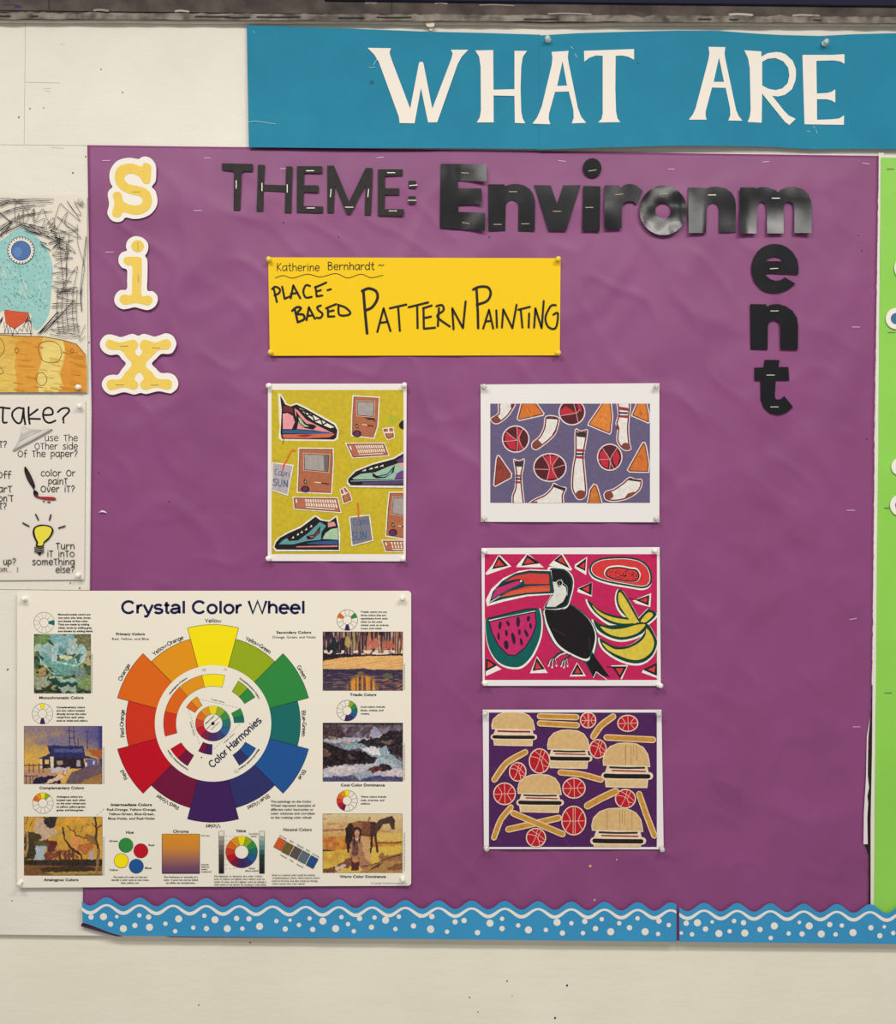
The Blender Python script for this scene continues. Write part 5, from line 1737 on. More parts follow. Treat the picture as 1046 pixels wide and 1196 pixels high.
seg(43.4, 57.8, [('Y', 76, 103), ('YO', 103, 133), ('O', 133, 166), ('RO', 166, 195), ('YG', 45.5, 59.3), ('G', 32, 45.5), ('B', -44, -30), ('BV', -58, -44), ('R', 211, 225), ('RV', 225, 239)])
seg(24.6, 36.4, [('YO', 121, 135), ('O', 135, 149), ('G', 15, 29), ('BG', 2, 15), ('RV', 242, 255), ('V', 255, 268)])
for i, k in enumerate(ORD):
    mid = 90 - 30 * i
    c = tuple(int(v * 0.88 + 20) for v in CW[k])
    a.wedge(cx, cy, 11, 20.5, mid - 15, mid + 15, c, BLK, 0.25)
th = T(180, 770, 7.471)
for p, q in [((385, 345), (740, 425)), ((300, 440), (395, 740)), ((770, 545), (510, 790))]:
    A, B = th([p])[0], th([q])[0]
    a.dash(A, B, 0.3, (120, 112, 108), 2.4, 1.6)
a.line(th([(455, 610), (570, 500)]), 0.45, BLK)
a.ell(cx - 0.2, cy - 0.1, 2, 2, BLK, 16)
a.text('Warm Colors', th([(448, 570)])[0][0], th([(448, 570)])[0][0] + 14.5, th([(448, 570)])[0][1], 1.6, BLK, 0.03, rot=math.radians(44))
a.text('Cool Colors', th([(500, 618)])[0][0], th([(500, 618)])[0][0] + 13.5, th([(500, 618)])[0][1], 1.6, BLK, 0.0, rot=math.radians(44))
p = th([(520, 955)])[0]
sans(a, 'Color Harmonies', 80, 8.4, 0.15, NAVY, on_line(p[0] - 1.5, p[1] - 0.5, math.radians(43.5)))
for s, ang, L, r in [('Analogous Colors', 133, 28, 60.5), ('Complementary Colors', 44, 33, 60.5), ('Complementary Colors', 226, 33, 60.5), ('Monochromatic Colors', -45, 33, 60.5)]:
    a.text(s, 0, L, 0, 2.0, BLK, 0.025, arc=(cx, cy, r, ang))
p = th([(495, 352)])[0]
a.text('Triadic Colors', p[0], p[0] + 16, p[1], 1.5, BLK, 0.01, rot=math.radians(-14))
p = th([(310, 545)])[0]
a.text('Triadic Colors', p[0], p[0] + 17, p[1], 1.5, BLK, 0.01, rot=math.radians(-73))
p = th([(610, 735)])[0]
a.text('Triadic Colors', p[0], p[0] + 17, p[1], 1.5, BLK, 0.01, rot=math.radians(43))
p = th([(413, 857)])[0]
a.ell(p[0], p[1], 0.8, 0.8, BLK, 10)
a.ell(th([(435, 90)])[0][0], th([(435, 90)])[0][1], 2.6, 1.6, (206, 198, 184), 12)
a.ell(th([(620, 85)])[0][0], th([(620, 85)])[0][1], 2.2, 1.4, (214, 206, 192), 12)
a.ell(th([(715, 975)])[0][0], th([(715, 975)])[0][1], 3.0, 2.2, (214, 206, 192), 12)
a.build()
# the small print
a = Art('small_print', og, PD, 'gloss', o)


def mini(x, y, lit, r=12.1, ri=5.2):
    for i, k in enumerate(ORD):
        mid = 90 - 30 * i
        if k in lit:
            a.wedge(x, y, ri, r, mid - 15, mid + 15, CW[k])
    for i in range(12):
        an = math.radians(75 - 30 * i)
        a.line([(x + ri * math.cos(an), y - ri * math.sin(an)), (x + r * math.cos(an), y - r * math.sin(an))], 0.28, (110, 96, 96), caps=False)
    a.ring(x, y, r, 0.4, (90, 76, 76))
    a.ring(x, y, ri, 0.35, (110, 96, 96))


mini(51.5, 727.2, ['BG'])
mini(49.6, 833.6, ['Y', 'V'])
mini(50, 938, ['O', 'YO', 'Y', 'YG'])
mini(405.4, 724.2, ['O', 'G', 'V'])
mini(405.2, 830, ['YG', 'G', 'BG', 'B', 'BV', 'V'])
mini(405.2, 935.1, ['Y', 'YO', 'O', 'RO', 'R', 'RV'])
a.para(['Monochromatic colors are', 'one color plus tints, tones,', 'and shades of that color.', 'Tints are made by adding', 'white, tones by adding gray,', 'and shades by adding black.'], 67.6, [38, 38.5, 35.6, 36.7, 40, 41], 718.6, 3.9, 2.1, BLK, 0.03)
a.para(['Complementary colors', 'are two colors located', 'directly across the color', 'wheel from each other', 'such as violet and yellow.'], 66, [33, 32.7, 35, 32.7, 36.7], 827, 3.9, 2.1, BLK, 0.03)
a.para(['Analogous colors are', 'located near each other', 'on the color wheel such', 'as yellow, yellow-green,', 'green, and blue-green.'], 66, [30.5, 34, 34, 34, 32], 931.5, 3.9, 2.1, BLK, 0.03)
a.para(['Triadic colors are any', 'three colors that are', 'equidistant from each', 'other on the color', 'wheel, such as orange,', 'green, and violet.'], 421, [31, 29.5, 31.5, 25.5, 33, 25], 715.6, 3.85, 2.1, BLK, 0.02)
a.para(['Cool colors include', 'blues, violets, and', 'greens.'], 421, [28.5, 26.5, 10.5], 826.5, 4.0, 2.1, BLK, 0.02)
a.para(['Warm colors include', 'reds, oranges, and', 'yellows.'], 421, [30, 27.5, 11.5], 931.5, 4.0, 2.1, BLK, 0.02)
for s, x0, x1, y in [('Monochromatic Colors', 45.8, 97.5, 816.3), ('Complementary Colors', 46, 98, 921.6), ('Analogous Colors', 51, 91.5, 1029), ('Triadic Colors', 408.5, 439.3, 812.8), ('Cool Color Dominance', 397.8, 449.2, 918.3), ('Warm Color Dominance', 396.5, 450.5, 1025.2)]:
    a.text(s, x0, x1, y, 3.1, BLK, 0.022)
a.text('Primary Colors', 135.5, 169, 741.8, 2.9, BLK, 0.025)
a.text('Red, Yellow, and Blue', 130.8, 173.8, 747.4, 2.8, BLK, 0.0)
a.text('Secondary Colors', 322.7, 363.3, 739.9, 2.9, BLK, 0.02)
a.text('Orange, Green, and Violet', 318, 368.6, 745.4, 2.8, BLK, 0.0)
a.text('Intermediate Colors', 129.5, 177.2, 941.2, 2.9, BLK, 0.03)
a.para(['Red-Orange, Yellow-Orange,', 'Yellow-Green, Blue-Green,', 'Blue-Violet, and Red-Violet'], 0, [57.5, 53.5, 54.5], 946.8, 5.2, 2.8, BLK, 0.015, center=153.5)
a.dash((112.8, 952.5), (122.5, 944), 0.35, (110, 100, 100), 2.6, 2)
a.text('Hue', 147.3, 156, 973.6, 3.3, BLK, 0.02)
for x, y, k in [(146.9, 987.2, 'G'), (164.4, 993.7, 'R'), (141.5, 1005.3, 'Y'), (159.1, 1011.7, 'B')]:
    a.ell(x, y, 8.5, 8.5, BLK, 32)
    a.ell(x, y, 8.1, 8.1, CW[k], 32)
for s, x0, x1, y in [('Green', 127.5, 137.5, 983.2), ('Red', 173.5, 180, 988), ('Yellow', 127.5, 138, 1017), ('Blue', 169.3, 177, 1014.8)]:
    a.text(s, x0, x1, y, 2.2, BLK, 0.015)
a.text('Chroma', 201.9, 220.2, 972.5, 3.3, BLK, 0.015)
a.rect(189, 974, 233.2, 1020.4, BLK)
a.grad(189.5, 974.4, 232.7, 1019.6, [(0, (216, 142, 30)), (0.35, (206, 132, 48)), (0.6, (164, 106, 82)), (0.85, (116, 76, 98)), (1, (98, 62, 96))])
a.text('Pure hue', 234.8, 244.5, 976.6, 1.4, BLK, 0.02)
a.para(['Intensity', 'dulled by', 'adding', 'complement'], 234.8, [9, 9.5, 7.5, 12.5], 1010.4, 2.8, 1.5, BLK, 0.02)
a.para(['The name of a color as hues are', 'identify a color such as red, green,', 'blue, yellow, etc.'], 0, [39.6, 44, 21], 1025.2, 3.4, 1.8, BLK, 0.02, center=152)
a.para(['The brightness or intensity of a', 'color. A pure hue can be dulled', 'by adding its complement.'], 0, [40, 40, 34], 1025.2, 3.4, 1.8, BLK, 0.02, center=211)
a.text('Value', 275.3, 287.1, 971.8, 3.3, BLK, 0.02)
for i, k in enumerate(ORD):
    mid = 90 - 30 * i
    a.wedge(282, 995, 8, 18.5, mid - 15, mid + 15, tuple(int(v * 0.92 + 8) for v in CW[k]), BLK, 0.25)
g = [(228, 220, 206), (160, 152, 146), (138, 130, 126), (110, 104, 100), (92, 86, 82), (66, 60, 58), (54, 50, 48), (44, 40, 38), (32, 28, 27)]
g2 = [(222, 216, 202), (150, 176, 166), (118, 152, 146), (84, 134, 130), (44, 92, 88), (28, 58, 56), (34, 50, 48), (32, 40, 38), (28, 28, 28)]
for x0, gg in ((255.7, g), (303, g2)):
    a.rect(x0 - 0.3, 970.8, x0 + 5.8, 1020.2, BLK)
    for i, c in enumerate(gg):
        a.rect(x0, 971.1 + 5.42 * i, x0 + 5.5, 971.1 + 5.42 * (i + 1) - 0.15, c)
for y in (976.5, 981.6, 987.4, 1003.5, 1009.5, 1014.3):
    a.dash((263, y), (276 if y in (976.5, 1014.3) else 266.5, y), 0.3, (120, 112, 106), 2.2, 2.4)
a.para(['Tint (White', 'added)'], 0, [11.5, 7], 974.5, 2.7, 1.5, BLK, 0.015, center=296)
a.para(['Shade', '(Black added)'], 0, [7, 15.5], 1014.8, 2.9, 1.5, BLK, 0.02, center=294)
a.para(['The lightness or darkness of a color. Colors', 'such as yellow are lighter than others such as', 'violet. A color can be a lighter color by adding it', 'with white or be darker by shading it with black.'], 249.8, [56.5, 59, 61, 61.5], 1024.2, 3.3, 1.8, BLK, 0.015)
a.text('Neutral Colors', 330.8, 363.8, 970.4, 3.3, BLK, 0.012)
for (x, y), c in zip([(625, 438), (690, 477), (760, 513), (828, 550), (897, 590)], [(206, 88, 30), (112, 90, 42), (88, 78, 78), (92, 106, 118), (34, 76, 134)]):
    p = (240 + x / 7.214, 925 + y / 7.214)
    an = math.radians(28.5)
    for w_, h_, cc in ((4.9, 6.5, BLK), (4.5, 6.1, c)):
        a.poly([(p[0] + u * w_ * math.cos(an) - v * h_ * math.sin(an), p[1] + u * w_ * math.sin(an) + v * h_ * math.cos(an)) for u, v in ((-1, -1), (1, -1), (1, 1), (-1, 1))], cc)
for s, x, y in [('Pure Hue', 326.5, 976.2), ('Semi', 338, 982), ('Neutral', 346.5, 986.8), ('Semi', 357, 992.5), ('Pure Hue', 364.8, 997.5), ('Neutral', 327, 998.8), ('Gray', 337.8, 1004.5), ('Neutral', 346, 1009.5)]:
    a.text(s, x, x + (8.5 if len(s) > 5 else 5), y, 1.4, BLK, 0.02, rot=math.radians(-28.5))
a.para(['Gray is a neutral color made by mixing', 'complementary colors. Semi-neutral colors', 'such as browns are also made by mixing', 'colors across the color wheel.'], 317.5, [50, 55.5, 53, 38.5], 1022.8, 3.4, 1.8, BLK, 0.015)
a.para(['The paintings on the Color', 'Wheel represent examples of', 'different color harmonies or', 'color schemes and correlate', 'to the rotating color wheel.'], 316, [47.5, 52, 50, 51.5, 48], 937.2, 4.65, 2.5, BLK, 0.015)
a.text('© Copyright Crystal Productions, Inc.', 433, 472, 1032.2, 1.6, BLK, 0.0)
for x, y0, y1 in [(107.2, 763, 809), (121, 872, 915), (121, 977, 1022), (472, 774, 805), (472, 868, 911), (472, 972, 1017)]:
    a.dash((x, y1), (x, y0), 0.7, (150, 140, 134), 3.0, 0.8)
a.build()

# six small printed paintings --------------------------------------------------


def vnoise(x, y, seed):
    xi, yi = np.floor(x).astype(int), np.floor(y).astype(int)
    xf, yf = x - xi, y - yi
    xf, yf = xf * xf * (3 - 2 * xf), yf * yf * (3 - 2 * yf)

    def h(i, j):
        n = np.sin(i * 127.1 + j * 311.7 + seed * 74.7) * 43758.5453
        return n - np.floor(n)
    return (h(xi, yi) * (1 - xf) + h(xi + 1, yi) * xf) * (1 - yf) + (h(xi, yi + 1) * (1 - xf) + h(xi + 1, yi + 1) * xf) * yf


class Canvas:
    def __init__(self, w, h, nx, ny, seed):
        self.X, self.Y = np.meshgrid((np.arange(nx) + 0.5) / nx * w, (np.arange(ny) + 0.5) / ny * h)
        self.rgb = np.zeros((ny, nx, 3))
        self.seed = seed

    def n(self, s, k=0):
        return vnoise(self.X / s, self.Y / s, self.seed + k) - 0.5

    def fill(self, c):
        self.rgb[:] = c

    def mix(self, mask, c):
        m = mask[..., None].astype(float)
        self.rgb = self.rgb * (1 - m) + np.array(c, float) * m

    def vgrad(self, y0, y1, c0, c1, rag=0):
        tt = np.clip((self.Y + self.n(60, 5) * rag - y0) / (y1 - y0), 0, 1)[..., None]
        self.rgb = np.array(c0, float) * (1 - tt) + np.array(c1, float) * tt

    def poly(self, pts, c, rag=10, sc=22):
        X = self.X + self.n(sc, 1) * rag
        Y = self.Y + self.n(sc, 2) * rag
        ins = np.zeros(X.shape, bool)
        n = len(pts)
        for i in range(n):
            x0, y0 = pts[i]
            x1, y1 = pts[(i + 1) % n]
            if y0 == y1:
                continue
            cond = ((y0 > Y) != (y1 > Y)) & (X < (x1 - x0) * (Y - y0) / (y1 - y0) + x0)
            ins ^= cond
        self.mix(ins, c)

    def blob(self, cx, cy, rx, ry, c, rag=0.5, sc=30, soft=0.15):
        r = ((self.X - cx) / rx) ** 2 + ((self.Y - cy) / ry) ** 2 + self.n(sc, 3) * rag * 2
        self.mix(np.clip((1 - r) / soft, 0, 1), c)

    def line(self, pts, w, c, rag=4):
        X = self.X + self.n(18, 4) * rag
        Y = self.Y + self.n(18, 6) * rag
        for (x0, y0), (x1, y1) in zip(pts[:-1], pts[1:]):
            L2 = (x1 - x0) ** 2 + (y1 - y0) ** 2 + 1e-9
            tt = np.clip(((X - x0) * (x1 - x0) + (Y - y0) * (y1 - y0)) / L2, 0, 1)
            dd = np.hypot(X - x0 - tt * (x1 - x0), Y - y0 - tt * (y1 - y0))
            self.mix(np.clip((w / 2 - dd) / 3 + 0.5, 0, 1), c)

    def grain(self, amp, s):
        self.rgb = np.clip(self.rgb + (self.n(s, 8) * amp)[..., None] * np.array([1, 1, 0.9]), 0, 255)


def picture(box, size, seed, fn, res=1.5, ss=3):
    x0, y0, x1, y1 = box
    nx, ny = int((x1 - x0) * res), int((y1 - y0) * res)
    cv = Canvas(size[0], size[1], nx * ss, ny * ss, seed)
    fn(cv)
    rgb = cv.rgb.reshape(ny, ss, nx, ss, 3).mean(axis=(1, 3))
    a = Art('picture', og, PD, 'gloss', o)
    a.rect(x0 - 0.4, y0 - 0.4, x1 + 0.4, y1 + 0.4, (70, 58, 56))
    a.raster(x0, y0, x1, y1, rgb)
    return a.build()


def cabbage(c):     # 573 x 597
    c.fill((74, 96, 66))
    c.mix(np.clip(c.n(40, 11) * 4, 0, 1), (150, 160, 104))
    c.mix(np.clip(c.n(26, 12) * 4 - 0.4, 0, 1), (34, 44, 32))
    for p, col in [([(0, 0), (150, 0), (130, 120), (0, 90)], (112, 138, 84)), ([(420, 0), (573, 0), (573, 200), (470, 150)], (120, 118, 84)), ([(20, 110), (150, 90), (230, 200), (180, 330), (60, 300)], (150, 178, 176)),
                   ([(150, 0), (400, 0), (430, 120), (330, 180), (210, 150)], (128, 168, 172)), ([(340, 30), (440, 60), (420, 200), (350, 200)], (166, 184, 178)), ([(190, 110), (250, 70), (320, 120), (300, 220), (220, 200)], (148, 182, 186)),
                   ([(130, 280), (330, 270), (470, 250), (420, 400), (300, 430), (200, 410)], (104, 156, 144)), ([(180, 180), (240, 190), (250, 280), (180, 290)], (178, 200, 194)), ([(440, 110), (530, 130), (520, 260), (440, 310), (400, 300)], (160, 190, 186)),
                   ([(420, 220), (490, 200), (470, 290), (430, 300)], (70, 104, 92)), ([(260, 220), (350, 210), (390, 240), (340, 275), (280, 260)], (206, 208, 168)), ([(250, 130), (330, 150), (320, 200), (250, 190)], (96, 138, 142)),
                   ([(60, 180), (180, 250), (200, 330), (90, 300)], (108, 158, 152)), ([(40, 210), (100, 250), (80, 290)], (44, 76, 70)), ([(0, 90), (60, 100), (50, 190), (0, 180)], (172, 190, 172)),
                   ([(30, 350), (100, 340), (110, 420), (50, 430)], (172, 140, 84)), ([(150, 430), (260, 440), (420, 470), (440, 530), (330, 560), (170, 500)], (44, 66, 58)), ([(200, 440), (420, 440), (470, 490), (330, 490)], (134, 174, 162)),
                   ([(350, 360), (520, 340), (540, 420), (430, 440)], (112, 134, 140)), ([(430, 440), (573, 400), (573, 560), (480, 560)], (124, 146, 92)), ([(0, 430), (130, 430), (140, 530), (0, 560)], (154, 158, 132)), ([(0, 545), (573, 560), (573, 597), (0, 597)], (46, 54, 36)),
                   ([(250, 520), (420, 520), (430, 580), (280, 590)], (148, 170, 156)), ([(530, 150), (573, 150), (573, 320), (540, 300)], (176, 156, 108))]:
        c.poly(p, col, 40, 38)
    for q in [[(190, 300), (260, 280), (330, 300), (430, 320), (490, 280), (520, 200)], [(60, 250), (120, 330), (200, 410)], [(180, 180), (200, 130), (260, 90)], [(330, 150), (380, 190)], [(150, 440), (230, 430), (300, 470), (420, 460)]]:
        c.line(q, 9, (206, 218, 206), 20)
    c.grain(46, 13)
    c.grain(26, 7)


def cottage(c):     # 791 x 585
    c.vgrad(40, 330, (142, 120, 128), (216, 168, 72), 90)
    c.mix(np.clip((c.X - 330) / 420, 0, 1) * np.clip((330 - c.Y) / 200, 0, 1), (92, 86, 138))
    c.mix(np.clip((c.X - 740) / 40, 0, 1), (58, 54, 116))
    c.blob(330, 150, 230, 70, (126, 112, 140), 0.3, 70, 0.9)
    c.poly([(640, 235), (791, 240), (791, 330), (700, 300)], (172, 92, 50), 8)
    c.poly([(0, 400), (300, 410), (300, 500), (0, 500)], (206, 154, 88), 8)
    c.poly([(230, 195), (600, 200), (620, 300), (740, 330), (610, 330), (270, 320), (140, 330), (260, 275)], (44, 44, 92), 10)
    c.poly([(300, 230), (590, 230), (600, 270), (300, 265)], (82, 84, 136), 14)
    c.poly([(170, 320), (600, 320), (620, 430), (170, 430)], (50, 36, 46), 8)
    c.poly([(260, 310), (300, 310), (300, 430), (270, 430)], (222, 206, 168), 4)
    c.poly([(160, 335), (185, 330), (185, 430), (165, 430)], (216, 200, 164), 4)
    c.poly([(210, 340), (250, 340), (250, 385), (210, 385)], (226, 182, 110), 3)
    c.poly([(330, 350), (395, 350), (395, 390), (330, 390)], (168, 142, 128), 10)
    c.poly([(430, 340), (530, 330), (550, 420), (420, 430)], (46, 32, 44), 8)
    c.poly([(535, 345), (570, 345), (570, 410), (535, 410)], (170, 156, 168), 8)
    c.poly([(620, 340), (740, 330), (750, 390), (640, 420)], (92, 92, 142), 8)
    c.poly([(700, 350), (720, 350), (716, 390), (700, 390)], (208, 196, 196), 3)
    c.poly([(620, 370), (640, 370), (636, 420), (620, 420)], (220, 206, 190), 3)
    c.poly([(0, 440), (330, 440), (340, 585), (0, 585)], (182, 140, 110), 12)
    c.poly([(120, 520), (400, 490), (360, 585), (100, 585)], (36, 28, 58), 30)
    c.poly([(420, 585), (480, 470), (640, 410), (791, 385), (791, 585)], (106, 84, 92), 12)
    c.poly([(560, 585), (640, 540), (791, 480), (791, 585)], (160, 116, 62), 20)
    c.poly([(340, 500), (420, 430), (470, 440), (380, 540), (230, 585), (200, 580)], (222, 186, 150), 20)
    c.poly([(250, 420), (480, 420), (440, 460), (270, 470)], (196, 186, 186), 30)
    for q in [[(460, 0), (462, 190)], [(500, 0), (515, 200)], [(440, 45), (520, 55)], [(455, 120), (510, 118)], [(640, 40), (645, 230)], [(615, 60), (660, 58)], [(548, 120), (548, 195)]]:
        c.line(q, 9, (66, 56, 96), 2)
    for x in (50, 95, 150, 190):
        c.line([(x, 380), (x, 470)], 8, (70, 46, 50), 2)
    c.line([(0, 398), (200, 395)], 9, (72, 48, 54), 3)
    for x in (20, 60, 90):
        c.line([(x, 510), (x, 585)], 8, (60, 38, 56), 2)
    c.line([(0, 505), (140, 505)], 8, (70, 46, 58), 3)
    c.line([(400, 450), (390, 490), (420, 500)], 8, (186, 50, 44), 3)
    c.line([(440, 440), (430, 480)], 6, (170, 46, 46), 3)
    c.grain(22, 14)


def autumn(c):      # 793 x 594
    c.fill((202, 150, 56))
    c.mix(np.clip(c.n(60, 11) * 3, 0, 1), (226, 164, 58))
    c.mix(np.clip(c.n(46, 13) * 3 - .2, 0, 1), (186, 156, 76))
    c.poly([(130, 0), (300, 60), (330, 160), (240, 230), (150, 240), (90, 120)], (196, 166, 140), 26)
    c.poly([(200, 0), (340, 0), (300, 120), (220, 110)], (54, 44, 42), 30)
    c.poly([(0, 130), (60, 140), (180, 190), (110, 300), (120, 440), (0, 440)], (72, 58, 36), 36)
    c.poly([(0, 0), (120, 0), (80, 150), (0, 170)], (204, 154, 62), 26)
    c.poly([(110, 240), (250, 240), (250, 300), (110, 290)], (88, 82, 52), 16)
    c.poly([(100, 300), (220, 290), (210, 440), (90, 440)], (166, 178, 186), 10)
    c.poly([(30, 250), (120, 300), (110, 420), (20, 430)], (60, 52, 34), 26)
    c.poly([(230, 230), (340, 250), (330, 360), (240, 370)], (98, 44, 42), 30)
    c.poly([(200, 370), (500, 330), (560, 440), (220, 440)], (124, 66, 44), 40)
    c.mix(np.clip(c.n(20, 15) * 5 - .6, 0, 1) * ((c.Y > 310) & (c.Y < 440) & (c.X > 270) & (c.X < 560)), (190, 140, 72))
    c.poly([(540, 290), (700, 260), (700, 340), (620, 380), (540, 340)], (182, 104, 56), 30)
    c.poly([(480, 200), (590, 180), (560, 290), (470, 330)], (214, 142, 76), 26)
    c.poly([(620, 170), (740, 190), (740, 290), (640, 250)], (140, 102, 58), 26)
    c.poly([(0, 440), (793, 430), (793, 500), (0, 495)], (52, 42, 32), 8)
    c.poly([(0, 490), (793, 500), (793, 594), (0, 594)], (120, 80, 46), 10)
    c.poly([(200, 560), (793, 550), (793, 580), (300, 590)], (166, 134, 66), 16)
    c.poly([(150, 520), (560, 490), (793, 540), (500, 560), (200, 560)], (64, 46, 32), 16)
    c.poly([(680, 330), (710, 360), (700, 440), (650, 430)], (172, 160, 166), 12)
    c.line([(390, 110), (410, 220), (470, 310), (580, 390), (590, 540)], 18, (62, 42, 40), 12)
    c.line([(440, 90), (470, 130), (510, 150), (530, 190), (640, 220)], 9, (56, 40, 36), 10)
    c.line([(720, 0), (735, 120), (730, 220), (760, 340), (740, 594)], 22, (72, 52, 42), 10)
    c.line([(760, 340), (735, 594)], 30, (136, 104, 66), 8)
    c.line([(735, 120), (793, 80)], 11, (66, 46, 40), 6)
    c.line([(735, 120), (690, 60)], 7, (66, 46, 40), 6)
    c.line([(30, 150), (35, 300), (10, 400)], 22, (164, 128, 80), 8)
    for q in [[(10, 80), (40, 0)], [(60, 90), (90, 30)], [(580, 150), (600, 90)], [(640, 70), (660, 80)], [(510, 150), (520, 100)]]:
        c.line(q, 6, (72, 50, 42), 6)
    for x in (370, 420, 460, 500):
        c.line([(x, 440), (x - 20, 330)], 7, (60, 38, 34), 10)
    c.grain(30, 12)


def lake(c):        # 845 x 621
    c.fill((60, 44, 58))
    st_ = vnoise(c.X / 20, c.Y / 200, 31)
    st2 = vnoise(c.X / 9, c.Y / 120, 32)
    c.mix(np.clip((st_ - 0.5) * 5, 0, 1) * np.clip(c.X / 400, 0.2, 1), (186, 112, 76))
    c.mix(np.clip((st2 - 0.62) * 6, 0, 1), (206, 164, 150))
    c.mix(np.clip((st2 - 0.8) * 8, 0, 1) * (c.X > 200), (150, 150, 80))
    c.mix(np.clip((0.28 - st2) * 8, 0, 1), (34, 28, 44))
    c.poly([(110, 30), (180, 220), (60, 250), (40, 200)], (34, 40, 46), 40, 24)
    c.poly([(180, 60), (240, 60), (240, 240), (180, 240)], (44, 36, 52), 20)
    c.blob(540, 120, 70, 70, (190, 106, 88), 0.6, 22, 0.5)
    c.blob(710, 140, 60, 50, (186, 92, 72), 0.6, 22, 0.5)
    c.blob(265, 110, 36, 70, (176, 150, 86), 0.6, 22, 0.5)
    c.mix((c.Y > 195) & (c.Y < 240) & (vnoise(c.X / 30, c.Y / 30, 44) > 0.52), (228, 208, 190))
    c.poly([(0, 230), (300, 240), (600, 240), (845, 230), (845, 260), (0, 300)], (40, 28, 34), 12)
    c.poly([(0, 310), (200, 270), (500, 255), (845, 250), (845, 400), (0, 395)], (226, 178, 110), 8)
    c.mix(np.clip((vnoise((c.X - c.Y * -2.2) / 160, (c.Y + c.X * 0.18) / 10, 51) - .55) * 4, 0, 1) * ((c.Y > 275) & (c.Y < 385)), (206, 142, 92))
    c.poly([(0, 392), (300, 395), (440, 385), (500, 405), (845, 402), (845, 621), (0, 621)], (58, 46, 74), 6)
    c.mix(np.clip((c.Y - 470) / 150, 0, 1) * 0.5, (90, 72, 82))
    c.mix(np.clip((vnoise(c.X / 60, c.Y / 8, 53) - .55) * 4, 0, 1) * (c.Y > 430), (126, 98, 92))
    g_ = np.clip(1 - ((c.X - 420) / 180) ** 2 - ((c.Y - 600) / 160) ** 2, 0, 1)
    c.mix(np.clip(g_ * 2.2, 0, 1) * np.clip(vnoise(c.X / 16, c.Y / 300, 61) * 2.2 - .3, 0, 1), (222, 146, 50))
    c.blob(400, 440, 46, 26, (122, 98, 66), 0.4, 20, 0.6)
    c.blob(690, 470, 60, 40, (92, 92, 68), 0.5, 20, 0.6)
    c.mix(np.clip((vnoise(c.X / 40, c.Y / 10, 63) - .55) * 4, 0, 1) * (c.Y > 500) * (c.X > 550), (170, 110, 76))
    c.grain(26, 10)


def rapids(c):      # 845 x 617
    c.fill((84, 68, 78))
    c.mix(np.clip(vnoise((c.X + c.Y * .5) / 40, c.Y / 70, 11) * 3 - 1.6, 0, 1), (128, 112, 130))
    c.poly([(0, 0), (845, 0), (845, 14), (0, 14)], (26, 20, 24), 4)
    c.poly([(0, 60), (160, 30), (260, 140), (180, 190), (0, 170)], (72, 54, 58), 30)
    c.poly([(300, 150), (400, 60), (420, 150)], (116, 106, 122), 26)
    c.poly([(480, 140), (540, 40), (620, 120), (560, 160)], (158, 152, 176), 26)
    c.poly([(60, 140), (150, 140), (140, 165), (60, 160)], (150, 122, 96), 16)
    c.poly([(0, 170), (180, 165), (250, 150), (520, 160), (640, 110), (640, 150), (460, 190), (230, 200), (130, 220), (0, 200)], (176, 176, 188), 22)
    c.poly([(180, 220), (420, 190), (640, 250), (700, 320), (845, 420), (845, 480), (560, 430), (400, 270), (220, 280)], (140, 160, 168), 26)
    c.poly([(390, 260), (520, 250), (600, 270), (600, 340), (520, 330)], (222, 212, 216), 26)
    c.poly([(340, 190), (600, 150), (690, 80), (845, 80), (845, 380), (760, 340), (690, 320), (660, 250), (480, 250)], (44, 34, 40), 30)
    c.poly([(620, 190), (760, 180), (720, 220), (640, 230)], (112, 92, 90), 24)
    c.poly([(600, 250), (680, 240), (700, 320), (640, 330)], (150, 168, 186), 30)
    c.poly([(0, 210), (130, 240), (240, 290), (430, 300), (570, 370), (540, 430), (300, 430), (110, 450), (0, 470)], (36, 26, 30), 20)
    c.poly([(10, 270), (80, 310), (60, 360), (0, 350)], (96, 72, 66), 26)
    c.poly([(250, 320), (330, 370), (300, 390)], (98, 76, 76), 20)
    c.poly([(220, 190), (290, 190), (280, 210), (230, 215)], (190, 146, 112), 8)
    c.poly([(0, 490), (300, 440), (560, 420), (620, 460), (845, 480), (845, 560), (300, 560), (0, 570)], (184, 180, 190), 22)
    c.poly([(40, 460), (340, 450), (380, 500), (100, 540)], (204, 194, 190), 34)
    c.poly([(560, 380), (640, 350), (760, 420), (845, 470), (700, 470), (570, 440)], (166, 178, 188), 26)
    c.poly([(460, 500), (560, 460), (680, 430), (740, 490), (600, 510), (500, 540)], (92, 48, 48), 24)
    c.poly([(600, 440), (690, 430), (740, 490), (640, 500)], (44, 30, 34), 20)
    c.poly([(660, 520), (800, 480), (845, 510), (845, 560), (700, 570)], (206, 190, 196), 26)
    c.poly([(0, 575), (180, 560), (400, 590), (600, 560), (845, 570), (845, 617), (0, 617)], (74, 70, 112), 18)
    c.poly([(300, 540), (500, 500), (560, 560), (380, 600)], (150, 160, 172), 26)
    c.grain(44, 16)
    c.grain(26, 8)


